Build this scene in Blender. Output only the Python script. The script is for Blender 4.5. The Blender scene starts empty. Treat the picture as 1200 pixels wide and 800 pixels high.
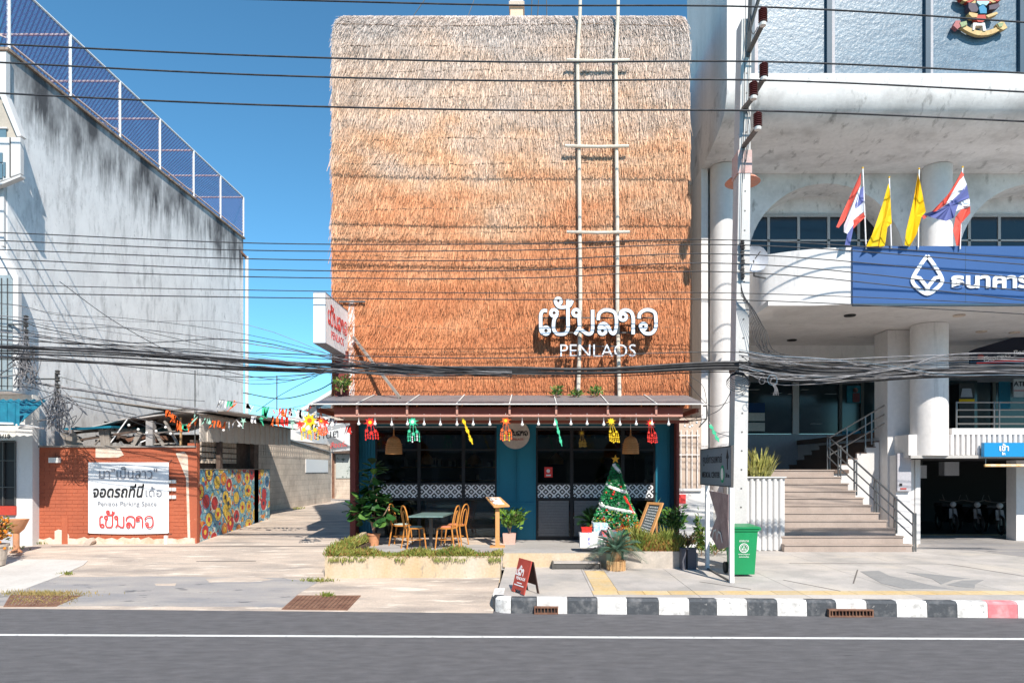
import bpy, math, random
import numpy as np
from mathutils import Vector, Matrix
random.seed(7)
rng = np.random.default_rng(11)
SC = bpy.context.scene
COL = SC.collection
R = math.radians

# ------------------------------------------------------------ camera
cam_d = bpy.data.cameras.new("camera")
cam_d.lens = 24.0
cam_d.sensor_width = 36.0
cam_d.shift_x = -25.0 / 1200.0
cam_d.shift_y = 150.0 / 1200.0
cam_d.clip_start = 0.1
cam_d.clip_end = 2000
cam = bpy.data.objects.new("camera", cam_d)
cam.location = (0, 0, 2.2)
cam.rotation_euler = (R(90), 0, 0)
COL.objects.link(cam)
SC.camera = cam

# ------------------------------------------------------------ world and sun
LIGHT = Vector((-0.36, 1.0, -1.0)).normalized()      # direction sunlight travels
SUN_EL = math.asin(-LIGHT.z)
world = bpy.data.worlds.new("World")
SC.world = world
world.use_nodes = True
wn = world.node_tree
bg = wn.nodes["Background"]
sky = wn.nodes.new("ShaderNodeTexSky")
sky.sky_type = 'NISHITA'
sky.sun_disc = False
sky.sun_elevation = SUN_EL
sky.sun_rotation = math.atan2(-LIGHT.x, -LIGHT.y)
sky.air_density = 0.8
sky.dust_density = 0.0
sky.ozone_density = 3.0
sky.altitude = 0
tint = wn.nodes.new("ShaderNodeMix"); tint.data_type = 'RGBA'; tint.blend_type = 'MULTIPLY'; tint.inputs[0].default_value = 1.0
tint.inputs[7].default_value = (0.56, 0.99, 1.01, 1)
wn.links.new(sky.outputs[0], tint.inputs[6]); wn.links.new(tint.outputs[2], bg.inputs[0])
bg.inputs[1].default_value = 0.15
sun_d = bpy.data.lights.new("sun", 'SUN')
sun_d.energy = 5.0
sun_d.angle = R(0.5)
sun_d.color = (1.0, 0.935, 0.84)
sun = bpy.data.objects.new("sun", sun_d)
sun.rotation_euler = LIGHT.to_track_quat('-Z', 'Y').to_euler()
sun.location = (8, -20, 25)
COL.objects.link(sun)
SC.view_settings.view_transform = 'Standard'
SC.view_settings.look = 'None'
SC.view_settings.gamma = 1.0
SC.view_settings.exposure = 0.40
SC.view_settings.use_curve_mapping = False

# ------------------------------------------------------------ geometry of the place
H = 2.2                                   # camera height above the road
def P(px, py, Y):                         # a surveyed point of the photograph at distance Y
    return Vector(((px - 625) * Y / 800, Y, H + (550 - py) * Y / 800))
def X(px, Y): return (px - 625) * Y / 800
def Z(py, Y): return H + (550 - py) * Y / 800
def edge(x): return 10.45 - 0.045 * x     # road edge
def gz(x, y):                             # height of the driveway concrete
    a = 0.1 * (min(y, 16.0) - edge(x))
    if y > 16: a += 0.055 * (min(y, 21.0) - 16.0)
    return a
def gp(px, py, dz=0.0):                   # pixel on the driveway plane
    k = (px - 625) / 800; m = (py - 550) / 800
    t = (H + 1.045 - dz) / (m + 0.1 + 0.0045 * k)
    return Vector((k * t, t, H - m * t))
def pp(px, py, z=0.22):
    t = 800 * (H - z) / (py - 550)
    return Vector(((px - 625) * t / 800, t, z))

# ------------------------------------------------------------ materials
MATS = {}
def mat(name, col, col2=None, scale=3.0, stretch=(1, 1, 1), thr=(0.35, 0.65), rough=0.8, bump=0.0, bscale=60.0,
        bstretch=(1, 1, 1), metal=0.0, spec=0.4, fine=0.12, fscale=25.0, vary=0.0, col3=None, scale3=1.0, thr3=(0.55, 0.7),
        stretch3=(1, 1, 1), emit=None, alpha=None, trans=0.0, detail=6.0):
    if name in MATS: return MATS[name]
    m = bpy.data.materials.new(name); m.use_nodes = True
    nt = m.node_tree; N = nt.nodes; L = nt.links
    b = N["Principled BSDF"]
    b.inputs["Roughness"].default_value = rough
    b.inputs["Metallic"].default_value = metal
    b.inputs["Specular IOR Level"].default_value = spec
    if trans: b.inputs["Transmission Weight"].default_value = trans
    geo = N.new("ShaderNodeNewGeometry")
    def noise(sc, st, det=detail):
        mp = N.new("ShaderNodeMapping"); mp.inputs["Scale"].default_value = st
        L.new(geo.outputs["Position"], mp.inputs[0])
        n = N.new("ShaderNodeTexNoise"); n.inputs["Scale"].default_value = sc
        n.inputs["Detail"].default_value = det; n.inputs["Roughness"].default_value = 0.6
        L.new(mp.outputs[0], n.inputs["Vector"]); return n.outputs[0]
    def ramp(v, a, c):
        r = N.new("ShaderNodeMapRange"); r.inputs[1].default_value = a; r.inputs[2].default_value = c
        L.new(v, r.inputs[0]); return r.outputs[0]
    def mix(f, a, c):
        x = N.new("ShaderNodeMix"); x.data_type = 'RGBA'
        if isinstance(f, float): x.inputs[0].default_value = f
        else: L.new(f, x.inputs[0])
        for s, v in ((6, a), (7, c)):
            if isinstance(v, tuple): x.inputs[s].default_value = (*v[:3], 1)
            else: L.new(v, x.inputs[s])
        return x.outputs[2]
    c = tuple(col)
    if col2: c = mix(ramp(noise(scale, stretch), *thr), c, tuple(col2))
    if col3: c = mix(ramp(noise(scale3, stretch3), *thr3), c, tuple(col3))
    if fine or vary:
        hs = N.new("ShaderNodeHueSaturation")
        if isinstance(c, tuple): hs.inputs["Color"].default_value = (*c[:3], 1)
        else: L.new(c, hs.inputs["Color"])
        ad = N.new("ShaderNodeMapRange"); ad.inputs[1].default_value = 0.25; ad.inputs[2].default_value = 0.75
        ad.inputs[3].default_value = 1 - fine; ad.inputs[4].default_value = 1 + fine
        L.new(noise(fscale, (1, 1, 1), 3), ad.inputs[0])
        v = ad.outputs[0]
        if vary:
            oi = N.new("ShaderNodeObjectInfo")
            r2 = N.new("ShaderNodeMapRange"); r2.inputs[3].default_value = 1 - vary; r2.inputs[4].default_value = 1 + vary
            L.new(oi.outputs["Random"], r2.inputs[0])
            mu = N.new("ShaderNodeMath"); mu.operation = 'MULTIPLY'
            L.new(v, mu.inputs[0]); L.new(r2.outputs[0], mu.inputs[1]); v = mu.outputs[0]
        L.new(v, hs.inputs["Value"]); c = hs.outputs[0]
    if isinstance(c, tuple): b.inputs["Base Color"].default_value = (*c[:3], 1)
    else: L.new(c, b.inputs["Base Color"])
    if bump:
        bp = N.new("ShaderNodeBump"); bp.inputs["Strength"].default_value = bump; bp.inputs["Distance"].default_value = 0.02
        L.new(noise(bscale, bstretch, 4), bp.inputs["Height"]); L.new(bp.outputs[0], b.inputs["Normal"])
    if emit:
        b.inputs["Emission Color"].default_value = (*emit[:3], 1); b.inputs["Emission Strength"].default_value = emit[3]
    if alpha is not None: b.inputs["Alpha"].default_value = alpha
    MATS[name] = m
    return m

def wall_mat():                            # weathered render of the left building: grey streaks running down from the parapet
    m = bpy.data.materials.new("weathered_render"); m.use_nodes = True
    nt = m.node_tree; N = nt.nodes; L = nt.links; b = N["Principled BSDF"]; b.inputs["Roughness"].default_value = 0.9
    geo = N.new("ShaderNodeNewGeometry"); sx = N.new("ShaderNodeSeparateXYZ"); L.new(geo.outputs["Position"], sx.inputs[0])
    def noise(sc, st, det=7, ro=0.62):
        mp = N.new("ShaderNodeMapping"); mp.inputs["Scale"].default_value = st; L.new(geo.outputs["Position"], mp.inputs[0])
        n = N.new("ShaderNodeTexNoise"); n.inputs["Scale"].default_value = sc; n.inputs["Detail"].default_value = det
        n.inputs["Roughness"].default_value = ro; L.new(mp.outputs[0], n.inputs["Vector"]); return n.outputs[0]
    def rmp(v, a, c, d=0.0, e=1.0):
        r = N.new("ShaderNodeMapRange"); r.inputs[1].default_value = a; r.inputs[2].default_value = c
        r.inputs[3].default_value = d; r.inputs[4].default_value = e; L.new(v, r.inputs[0]); return r.outputs[0]
    def math_(op, a, c):
        x = N.new("ShaderNodeMath"); x.operation = op; x.use_clamp = True
        for i, v in enumerate((a, c)):
            if isinstance(v, float): x.inputs[i].default_value = v
            else: L.new(v, x.inputs[i])
        return x.outputs[0]
    def mix(f, a, c):
        x = N.new("ShaderNodeMix"); x.data_type = 'RGBA'; L.new(f, x.inputs[0])
        for s, v in ((6, a), (7, c)):
            if isinstance(v, tuple): x.inputs[s].default_value = (*v, 1)
            else: L.new(v, x.inputs[s])
        return x.outputs[2]
    base = mix(rmp(noise(1.5, (1, 1, 0.7), 10, 0.7), 0.38, 0.62), (0.96, 0.94, 0.925), (0.82, 0.80, 0.79))
    base = mix(rmp(noise(3.4, (1, 1, 0.30), 10, 0.72), 0.51, 0.66, 0, 0.62), base, (0.38, 0.37, 0.365))
    base = mix(rmp(noise(9, (1, 1, 0.45), 10, 0.8), 0.54, 0.66, 0, 0.75), base, (0.95, 0.94, 0.93)); base = mix(rmp(noise(6, (1, 1, 0.35), 10, 0.8), 0.58, 0.65, 0, 0.6), base, (0.27, 0.265, 0.26))
    # black weathering from the parapet down, longest where the noise is strong
    st = noise(4.2, (1, 1, 0.10), 9, 0.7)
    big = noise(0.9, (1, 1, 0.5), 4)
    h = rmp(sx.outputs[2], 8.9, 11.45)
    drip = math_('MULTIPLY', rmp(math_('ADD', math_('MULTIPLY', st, 0.85), math_('MULTIPLY', h, 0.38)), 0.50, 0.70), rmp(h, 0.0, 0.6))
    drip = math_('MULTIPLY', drip, rmp(big, 0.36, 0.58, 0.35, 1.0))
    c = mix(math_('MULTIPLY', drip, 0.95), base, (0.045, 0.043, 0.048))
    c = mix(rmp(noise(2.1, (1, 1, 0.8), 9, 0.75), 0.63, 0.71, 0, 0.65), c, (0.16, 0.155, 0.16))
    
    L.new(c, b.inputs["Base Color"])
    bp = N.new("ShaderNodeBump"); bp.inputs["Strength"].default_value = 0.2; bp.inputs["Distance"].default_value = 0.02
    L.new(noise(9, (1, 1, 1)), bp.inputs["Height"]); L.new(bp.outputs[0], b.inputs["Normal"])
    return m

def thatch_mat(strength=1.0, name="thatch_straw"):
    m = bpy.data.materials.new(name); m.use_nodes = True
    nt = m.node_tree; N = nt.nodes; L = nt.links; b = N["Principled BSDF"]; b.inputs["Roughness"].default_value = 0.7
    b.inputs["Specular IOR Level"].default_value = 0.25
    geo = N.new("ShaderNodeNewGeometry"); sx = N.new("ShaderNodeSeparateXYZ"); L.new(geo.outputs["Position"], sx.inputs[0])
    n = N.new("ShaderNodeTexNoise"); n.inputs["Scale"].default_value = 0.7; n.inputs["Detail"].default_value = 5
    mp = N.new("ShaderNodeMapping"); mp.inputs["Scale"].default_value = (1, 0.2, 2.2)
    L.new(geo.outputs["Position"], mp.inputs[0]); L.new(mp.outputs[0], n.inputs["Vector"])
    r = N.new("ShaderNodeMapRange"); r.inputs[1].default_value = 3.8; r.inputs[2].default_value = 12.6
    L.new(sx.outputs[2], r.inputs[0])
    ns = N.new("ShaderNodeMath"); ns.operation = 'MULTIPLY_ADD'; ns.inputs[1].default_value = 0.75; ns.inputs[2].default_value = -0.37
    L.new(n.outputs[0], ns.inputs[0])
    ad = N.new("ShaderNodeMath"); ad.operation = 'ADD'; L.new(r.outputs[0], ad.inputs[0]); L.new(ns.outputs[0], ad.inputs[1])
    cr = N.new("ShaderNodeValToRGB"); e = cr.color_ramp.elements
    e[0].position = 0.0; e[0].color = (0.62, 0.235, 0.105, 1)
    e[1].position = 1.0; e[1].color = (0.60, 0.51, 0.46, 1)
    for p_, c_ in ((0.25, (0.69, 0.285, 0.130, 1)), (0.42, (0.75, 0.365, 0.190, 1)), (0.56, (0.78, 0.475, 0.29, 1)), (0.70, (0.74, 0.54, 0.41, 1))):
        x = e.new(p_); x.color = c_
    L.new(ad.outputs[0], cr.inputs[0])
    at = N.new("ShaderNodeAttribute"); at.attribute_name = "tone"
    hs = N.new("ShaderNodeHueSaturation"); L.new(cr.outputs[0], hs.inputs["Color"])
    m2 = N.new("ShaderNodeMapRange"); m2.inputs[3].default_value = 0.32; m2.inputs[4].default_value = 1.36
    L.new(at.outputs["Fac"], m2.inputs[0]); L.new(m2.outputs[0], hs.inputs["Value"])
    L.new(hs.outputs[0], b.inputs["Base Color"])
    return m

def pattern_film():                        # white lattice print on the panes
    m = bpy.data.materials.new("lattice_print"); m.use_nodes = True
    nt = m.node_tree; N = nt.nodes; L = nt.links; b = N["Principled BSDF"]; b.inputs["Roughness"].default_value = 0.4
    geo = N.new("ShaderNodeNewGeometry"); sx = N.new("ShaderNodeSeparateXYZ"); L.new(geo.outputs["Position"], sx.inputs[0])
    def M2(op, a, c=None):
        x = N.new("ShaderNodeMath"); x.operation = op
        for i, v in enumerate((a, c)):
            if v is None: continue
            if isinstance(v, (int, float)): x.inputs[i].default_value = v
            else: L.new(v, x.inputs[i])
        return x.outputs[0]
    def tri(v, f, o=0.0): return M2('ABSOLUTE', M2('SUBTRACT', M2('FRACT', M2('ADD', M2('MULTIPLY', v, f), o)), 0.5))
    a = M2('ADD', tri(sx.outputs[0], 5.0), tri(sx.outputs[2], 5.0, 0.17))
    ring = M2('ABSOLUTE', M2('SUBTRACT', a, 0.5)); r1 = M2('LESS_THAN', ring, 0.13)
    r2 = M2('LESS_THAN', a, 0.17); r3 = M2('GREATER_THAN', a, 0.84)
    s = M2('MINIMUM', M2('ADD', M2('ADD', r1, r2), r3), 1.0)
    mx = N.new("ShaderNodeMix"); mx.data_type = 'RGBA'; L.new(s, mx.inputs[0])
    mx.inputs[6].default_value = (0.012, 0.012, 0.015, 1); mx.inputs[7].default_value = (0.85, 0.85, 0.86, 1)
    L.new(mx.outputs[2], b.inputs["Base Color"]); return m

def mural_mat():                           # abstract bright paint blobs
    m = bpy.data.materials.new("mural_paint"); m.use_nodes = True
    nt = m.node_tree; N = nt.nodes; L = nt.links; b = N["Principled BSDF"]; b.inputs["Roughness"].default_value = 0.6
    geo = N.new("ShaderNodeNewGeometry")
    sx = N.new("ShaderNodeSeparateXYZ"); L.new(geo.outputs["Position"], sx.inputs[0])
    cb = N.new("ShaderNodeCombineXYZ"); L.new(sx.outputs[1], cb.inputs[0]); L.new(sx.outputs[2], cb.inputs[1])
    def vor(sc, feat='F1', met='EUCLIDEAN'):
        v = N.new("ShaderNodeTexVoronoi"); v.voronoi_dimensions = '2D'; v.inputs["Scale"].default_value = sc; v.feature = feat; v.distance = met
        L.new(cb.outputs[0], v.inputs["Vector"]); return v
    def ramp(src, cols, interp='CONSTANT'):
        cr = N.new("ShaderNodeValToRGB"); cr.color_ramp.interpolation = interp; e = cr.color_ramp.elements
        e[0].position = cols[0][0]; e[0].color = (*cols[0][1], 1); e[1].position = cols[-1][0]; e[1].color = (*cols[-1][1], 1)
        for p_, c_ in cols[1:-1]: x = e.new(p_); x.color = (*c_, 1)
        L.new(src, cr.inputs[0]); return cr.outputs[0]
    def mixc(f, a, c):
        x = N.new("ShaderNodeMix"); x.data_type = 'RGBA'; L.new(f, x.inputs[0]); L.new(a, x.inputs[6]); L.new(c, x.inputs[7]); return x.outputs[2]
    def less(v, t):
        x = N.new("ShaderNodeMath"); x.operation = 'LESS_THAN'; L.new(v, x.inputs[0]); x.inputs[1].default_value = t; return x.outputs[0]
    Y_, R_, O_, B_, T_, W_, K_ = (.78, .50, .05), (.52, .03, .02), (.72, .24, .03), (.07, .18, .34), (.20, .40, .46), (.68, .66, .58), (.03, .04, .08)
    big = vor(2.3); sp = N.new("ShaderNodeSeparateColor"); L.new(big.outputs["Color"], sp.inputs[0])
    petals = ramp(sp.outputs[0], [(0, Y_), (.25, R_), (.5, O_), (.72, Y_), (.88, B_)])
    rim = ramp(sp.outputs[1], [(0, W_), (.3, B_), (.6, T_), (.8, R_)])
    fine_ = vor(11.0, 'F1'); sp2 = N.new("ShaderNodeSeparateColor"); L.new(fine_.outputs["Color"], sp2.inputs[0])
    ground = ramp(sp2.outputs[0], [(0, T_), (.34, W_), (.45, T_), (.58, Y_), (.66, B_), (.76, T_), (.88, O_), (.95, R_)])
    c = mixc(less(big.outputs["Distance"], .46), ground, rim)
    c = mixc(less(big.outputs["Distance"], .38), c, petals)
    mid = vor(6.0, 'DISTANCE_TO_EDGE')
    kk = N.new("ShaderNodeRGB"); kk.outputs[0].default_value = (*K_, 1)
    c = mixc(less(mid.outputs["Distance"], .035), c, kk.outputs[0])
    c = mixc(less(big.outputs["Distance"], .14), c, ramp(sp.outputs[2], [(0, R_), (.4, K_), (.7, Y_)]))
    L.new(c, b.inputs["Base Color"]); return m

def net_mat():                             # fine plastic netting, knots on a diamond grid
    m = bpy.data.materials.new("blue_netting"); m.use_nodes = True
    nt = m.node_tree; N = nt.nodes; L = nt.links; b = N["Principled BSDF"]
    b.inputs["Base Color"].default_value = (0.10, 0.10, 0.30, 1); b.inputs["Roughness"].default_value = 0.7
    geo = N.new("ShaderNodeNewGeometry"); sx = N.new("ShaderNodeSeparateXYZ"); L.new(geo.outputs["Position"], sx.inputs[0])
    def M2(op, a, c=None):
        x = N.new("ShaderNodeMath"); x.operation = op
        for i, v in enumerate((a, c)):
            if v is None: continue
            if isinstance(v, (int, float)): x.inputs[i].default_value = v
            else: L.new(v, x.inputs[i])
        return x.outputs[0]
    xy = M2('ADD', sx.outputs[0], sx.outputs[1])
    def line(s): return M2('LESS_THAN', M2('FRACT', M2('MULTIPLY', M2('ADD', xy, M2('MULTIPLY', sx.outputs[2], s)), 8.0)), 0.16)
    a = M2('MAXIMUM', line(1.0), line(-1.0))
    L.new(M2('ADD', M2('MULTIPLY', a, 0.55), 0.22), b.inputs["Alpha"])
    return m

W = (0.78, 0.78, 0.77)
m_asph = mat("asphalt", (0.140, 0.136, 0.142), (0.200, 0.193, 0.200), scale=5.5, stretch=(0.6, 1.6, 1), thr=(0.34, 0.66), rough=0.9, bump=1.0, bscale=160, fine=0.42, fscale=95, detail=9,
             col3=(0.09, 0.088, 0.09), scale3=3.0, thr3=(0.67, 0.73), stretch3=(0.6, 2.0, 1))
m_line = mat("road_paint", (0.74, 0.74, 0.72), (0.36, 0.355, 0.35), scale=14, thr=(0.56, 0.70), rough=0.6, fine=0.12, fscale=120)
m_conc = mat("driveway_concrete", (0.58, 0.475, 0.39), (0.36, 0.305, 0.265), scale=1.5, stretch=(0.45, 1.7, 1), thr=(0.44, 0.66), rough=0.92, bump=0.8, bscale=35, fine=0.22, fscale=60, detail=10,
             col3=(0.74, 0.64, 0.54), scale3=3.0, thr3=(0.57, 0.66), stretch3=(0.4, 2.2, 1))
m_patch = mat("asphalt_patch", (0.28, 0.27, 0.275), (0.42, 0.38, 0.35), scale=1.3, stretch=(0.5, 2, 1), rough=0.92, bump=0.7, bscale=50, fine=0.2, fscale=90,
              col3=(0.13, 0.13, 0.14), scale3=3.2, thr3=(0.60, 0.66), stretch3=(0.5, 2, 1), detail=10)
m_ramp = mat("pale_concrete", (0.62, 0.585, 0.545), (0.52, 0.48, 0.44), scale=1.5, rough=0.9, bump=0.3, fine=0.08)
m_pave = mat("paving_concrete", (0.53, 0.485, 0.45), (0.40, 0.372, 0.348), scale=1.1, rough=0.9, bump=0.5, bscale=50, fine=0.16, fscale=70, vary=0.06, detail=10, thr=(0.42, 0.62),
             col3=(0.60, 0.535, 0.465), scale3=0.7, thr3=(0.5, 0.7))
m_ytile = mat("yellow_paving", (0.66, 0.46, 0.21), (0.60, 0.48, 0.31), scale=3, rough=0.85, bump=0.3, fine=0.14, vary=0.09)
m_kw = mat("kerb_white", (0.74, 0.73, 0.71), (0.40, 0.385, 0.37), scale=7, thr=(0.48, 0.70), col3=(.26, .25, .24), scale3=16, thr3=(.64, .70), rough=0.7, bump=0.3, bscale=30, fine=0.08)
m_kb = mat("kerb_black", (0.065, 0.072, 0.082), (0.20, 0.20, 0.205), scale=7, thr=(0.48, 0.74), col3=(.34, .33, .32), scale3=15, thr3=(.66, .72), rough=0.7, bump=0.3, bscale=30)
m_kr = mat("kerb_pink", (0.72, 0.20, 0.22), (0.75, 0.45, 0.45), scale=5, thr=(0.45, 0.75), rough=0.7)
m_patio = mat("patio_concrete", (0.36, 0.34, 0.325), (0.47, 0.45, 0.43), scale=1.5, stretch=(0.5, 1.5, 1), rough=0.8, bump=0.2)
m_planter = mat("planter_render", (0.54, 0.40, 0.24), (0.58, 0.50, 0.40), scale=1.7, stretch=(1, 1, 0.3), rough=0.9, bump=0.3, bscale=30,
                col3=(0.34, 0.28, 0.22), scale3=7, thr3=(0.63, 0.75), stretch3=(1, 1, 0.5))
m_soil = mat("soil", (0.11, 0.075, 0.05), rough=1, bump=1, fine=0.3)
m_white = mat("white_render", (0.66, 0.65, 0.645), (0.58, 0.57, 0.56), scale=1.2, stretch=(1, 1, 0.3), rough=0.7, fine=0.04, bump=0.08, bscale=20)
m_bank = mat("bank_render", (0.74, 0.715, 0.70), (0.65, 0.625, 0.61), scale=1.6, stretch=(1, 1, 0.12), thr=(0.42, 0.70), rough=0.7, fine=0.06, fscale=9, bump=0.15, bscale=30,
             col3=(0.40, 0.385, 0.375), scale3=3.6, thr3=(0.62, 0.78), stretch3=(1, 1, 0.10))
m_bankd = mat("stained_render", (0.72, 0.695, 0.68), (0.52, 0.495, 0.48), scale=1.5, stretch=(0.7, 1.2, 0.6), thr=(0.46, 0.70), rough=0.75, fine=0.07, fscale=10, bump=0.15, bscale=30,
              col3=(0.30, 0.285, 0.275), scale3=5.0, thr3=(0.58, 0.74), stretch3=(1.0, 0.5, 0.5))
m_beige = mat("beige_render", (0.55, 0.44, 0.36), (0.50, 0.40, 0.33), scale=1, rough=0.8, fine=0.04)
m_bpanel = mat("blue_grey_panel", (0.095, 0.150, 0.205), (0.15, 0.215, 0.275), scale=5, stretch=(0.6, 1, 2.5), rough=0.35, fine=0.25, fscale=26, bump=0.4, bscale=14)
m_bmull = mat("dark_mullion", (0.03, 0.07, 0.11), rough=0.5)
m_glass = mat("dark_glass", (0.012, 0.016, 0.019), rough=0.08, spec=0.5, fine=0)
m_glassb = mat("smoked_blue_glass", (0.02, 0.035, 0.045), (0.03, 0.05, 0.06), scale=0.8, rough=0.1, spec=0.5, fine=0)
m_sign = mat("bank_blue", (0.028, 0.090, 0.255), (0.033, 0.10, 0.28), scale=0.8, rough=0.45, fine=0.02)
m_signw = mat("sign_white", (0.84, 0.84, 0.84), rough=0.5, fine=0.02)
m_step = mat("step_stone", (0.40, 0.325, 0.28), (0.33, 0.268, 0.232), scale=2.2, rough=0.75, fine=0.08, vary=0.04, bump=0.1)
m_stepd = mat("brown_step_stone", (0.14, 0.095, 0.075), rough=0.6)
m_steel = mat("stainless", (0.24, 0.24, 0.24), rough=0.35, metal=0.8, fine=0.05)
m_dsteel = mat("dark_steel", (0.12, 0.115, 0.11), rough=0.5, metal=0.4)
m_pole = mat("pole_concrete", (0.64, 0.63, 0.61), (0.52, 0.51, 0.50), scale=2, stretch=(1, 1, 0.4), rough=0.9, bump=0.2, bscale=40, fine=0.07)
m_orangeband = mat("red_oxide_paint", (0.62, 0.26, 0.20), (0.55, 0.35, 0.3), scale=6, rough=0.8)
m_insul = mat("brown_porcelain", (0.10, 0.028, 0.026), rough=0.25, fine=0)
m_cable = mat("cable_black", (0.022, 0.022, 0.025), (0.06, 0.06, 0.065), scale=5, rough=0.6)
m_cableg = mat("cable_grey", (0.30, 0.29, 0.30), (0.12, 0.12, 0.13), scale=6, rough=0.6)
m_cableb = mat("cable_blue", (0.10, 0.18, 0.25), rough=0.6)
m_brick = mat("orange_painted_brick", (0.46, 0.122, 0.058), (0.37, 0.098, 0.05), scale=1.2, rough=0.85, bump=0.25, bscale=14, bstretch=(0.4, 0.4, 6), fine=0.08,
              col3=(0.66, 0.40, 0.27), scale3=3.3, thr3=(0.66, 0.72))
m_rawrender = mat("pale_patch_render", (0.70, 0.58, 0.47), (0.66, 0.40, 0.28), scale=3, thr=(0.5, 0.65), rough=0.9, bump=0.4)
m_shed = mat("shed_sheet", (0.42, 0.40, 0.385), (0.33, 0.31, 0.30), scale=1.5, rough=0.8)
m_rust = mat("rusty_iron", (0.16, 0.075, 0.05), (0.26, 0.14, 0.09), scale=7, rough=0.85, bump=0.5)
m_darkwood = mat("dark_old_timber", (0.075, 0.05, 0.04), (0.14, 0.10, 0.08), scale=6, rough=0.9)
m_greywood = mat("grey_weathered_timber", (0.35, 0.31, 0.27), (0.22, 0.19, 0.17), scale=8, stretch=(1, 1, 0.3), rough=0.9)
m_teal = mat("teal_sheet", (0.01, 0.13, 0.21), (0.015, 0.21, 0.30), scale=5, rough=0.5)
m_awn = mat("awning_grey_sheet", (0.23, 0.215, 0.22), (0.17, 0.155, 0.16), scale=1.6, stretch=(1, 2, 1), rough=0.55, fine=0.05, vary=0.05)
m_fascia = mat("red_brown_timber", (0.33, 0.095, 0.06), (0.26, 0.075, 0.05), scale=3, stretch=(0.3, 1, 4), rough=0.7)
m_soffit = mat("soffit_brown", (0.23, 0.09, 0.06), rough=0.8)
m_navy = mat("teal_blue_paint", (0.014, 0.200, 0.300), (0.012, 0.165, 0.255), scale=2, stretch=(1, 1, 0.4), rough=0.5, fine=0.05)
m_maroon = mat("maroon_paint", (0.20, 0.045, 0.035), rough=0.7)
m_black = mat("black_frame", (0.018, 0.018, 0.02), rough=0.5)
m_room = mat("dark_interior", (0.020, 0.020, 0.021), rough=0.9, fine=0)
m_roomg = mat("grey_slats_and_reflection", (0.17, 0.17, 0.175), rough=0.55)
m_bamboo = mat("pale_bamboo", (0.72, 0.66, 0.56), (0.60, 0.52, 0.42), scale=6, stretch=(1, 1, 0.5), rough=0.6)
m_lettere = mat("letter_white", (0.80, 0.84, 0.88), rough=0.4, fine=0.02)
m_letterd = mat("letter_dark_edge", (0.02, 0.035, 0.05), rough=0.5)
m_red = mat("print_red", (0.70, 0.055, 0.05), rough=0.6, fine=0.04)
m_ink = mat("print_black", (0.02, 0.02, 0.022), rough=0.6, fine=0)
m_inkg = mat("print_grey", (0.22, 0.23, 0.26), rough=0.6, fine=0)
m_vinyl = mat("banner_vinyl", (0.83, 0.83, 0.83), (0.78, 0.79, 0.80), scale=2, rough=0.55, fine=0.02)
m_chair = mat("golden_bentwood", (0.62, 0.26, 0.055), (0.52, 0.20, 0.045), scale=6, rough=0.35, fine=0.08)
m_pinkseat = mat("salmon_seat", (0.62, 0.22, 0.13), rough=0.8)
m_greyseat = mat("pale_green_seat", (0.42, 0.50, 0.46), rough=0.8)
m_table = mat("slate_green_tabletop", (0.13, 0.22, 0.20), (0.22, 0.30, 0.28), scale=6, rough=0.35)
m_terra = mat("terracotta", (0.60, 0.27, 0.13), (0.50, 0.24, 0.13), scale=5, rough=0.85)
m_terrap = mat("pale_pink_pot", (0.66, 0.40, 0.33), rough=0.85)
m_leafd = mat("dark_leaf", (0.018, 0.065, 0.018), (0.035, 0.11, 0.025), scale=5, rough=0.35, fine=0.3, fscale=9)
m_leaf = mat("mid_leaf", (0.055, 0.15, 0.025), (0.11, 0.21, 0.04), scale=6, rough=0.5, fine=0.3, fscale=12)
m_leafy = mat("yellow_green_leaf", (0.13, 0.19, 0.03), (0.27, 0.25, 0.05), scale=3.5, rough=0.6, fine=0.3, fscale=14)
m_leafo = mat("rusty_leaf", (0.30, 0.20, 0.04), (0.33, 0.12, 0.05), scale=4, rough=0.7, fine=0.3, fscale=14)
m_spike = mat("variegated_blade", (0.50, 0.45, 0.13), (0.20, 0.22, 0.05), scale=12, rough=0.5, fine=0.2)
m_frond = mat("sago_leaflet", (0.07, 0.15, 0.10), (0.11, 0.20, 0.14), scale=6, rough=0.4, fine=0.2)
m_bark = mat("pale_bark", (0.42, 0.27, 0.19), (0.28, 0.18, 0.13), scale=10, rough=0.9)
m_binb = mat("bin_green", (0.012, 0.24, 0.085), (0.012, 0.27, 0.10), scale=2, rough=0.4, fine=0.04)
m_bind = mat("bin_dark_green", (0.012, 0.10, 0.055), rough=0.5)
m_lampw = mat("woven_bamboo", (0.62, 0.28, 0.09), (0.45, 0.18, 0.055), scale=40, stretch=(1, 1, 3), rough=0.7, bump=0.6, bscale=90)
m_bulb = mat("milky_bulb", (0.85, 0.85, 0.83), rough=0.25, fine=0)
m_yel = mat("paper_yellow", (0.85, 0.55, 0.01), rough=0.6, fine=0.1)
m_yelflag = mat("flag_yellow", (0.85, 0.52, 0.0), rough=0.7, fine=0.05)
m_redp = mat("paper_red", (0.75, 0.03, 0.02), rough=0.6, fine=0.1)
m_orp = mat("paper_orange_red", (0.90, 0.14, 0.02), rough=0.6, fine=0.1)
m_grp = mat("paper_green", (0.06, 0.55, 0.30), rough=0.6, fine=0.1)
m_gold = mat("paper_ochre", (0.45, 0.27, 0.04), rough=0.6, fine=0.1)
m_whp = mat("paper_white", (0.80, 0.78, 0.78), rough=0.6)
m_flagr = mat("flag_red", (0.72, 0.10, 0.07), rough=0.7, fine=0.05)
m_flagw = mat("flag_white", (0.80, 0.80, 0.84), rough=0.7, fine=0.03)
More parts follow.
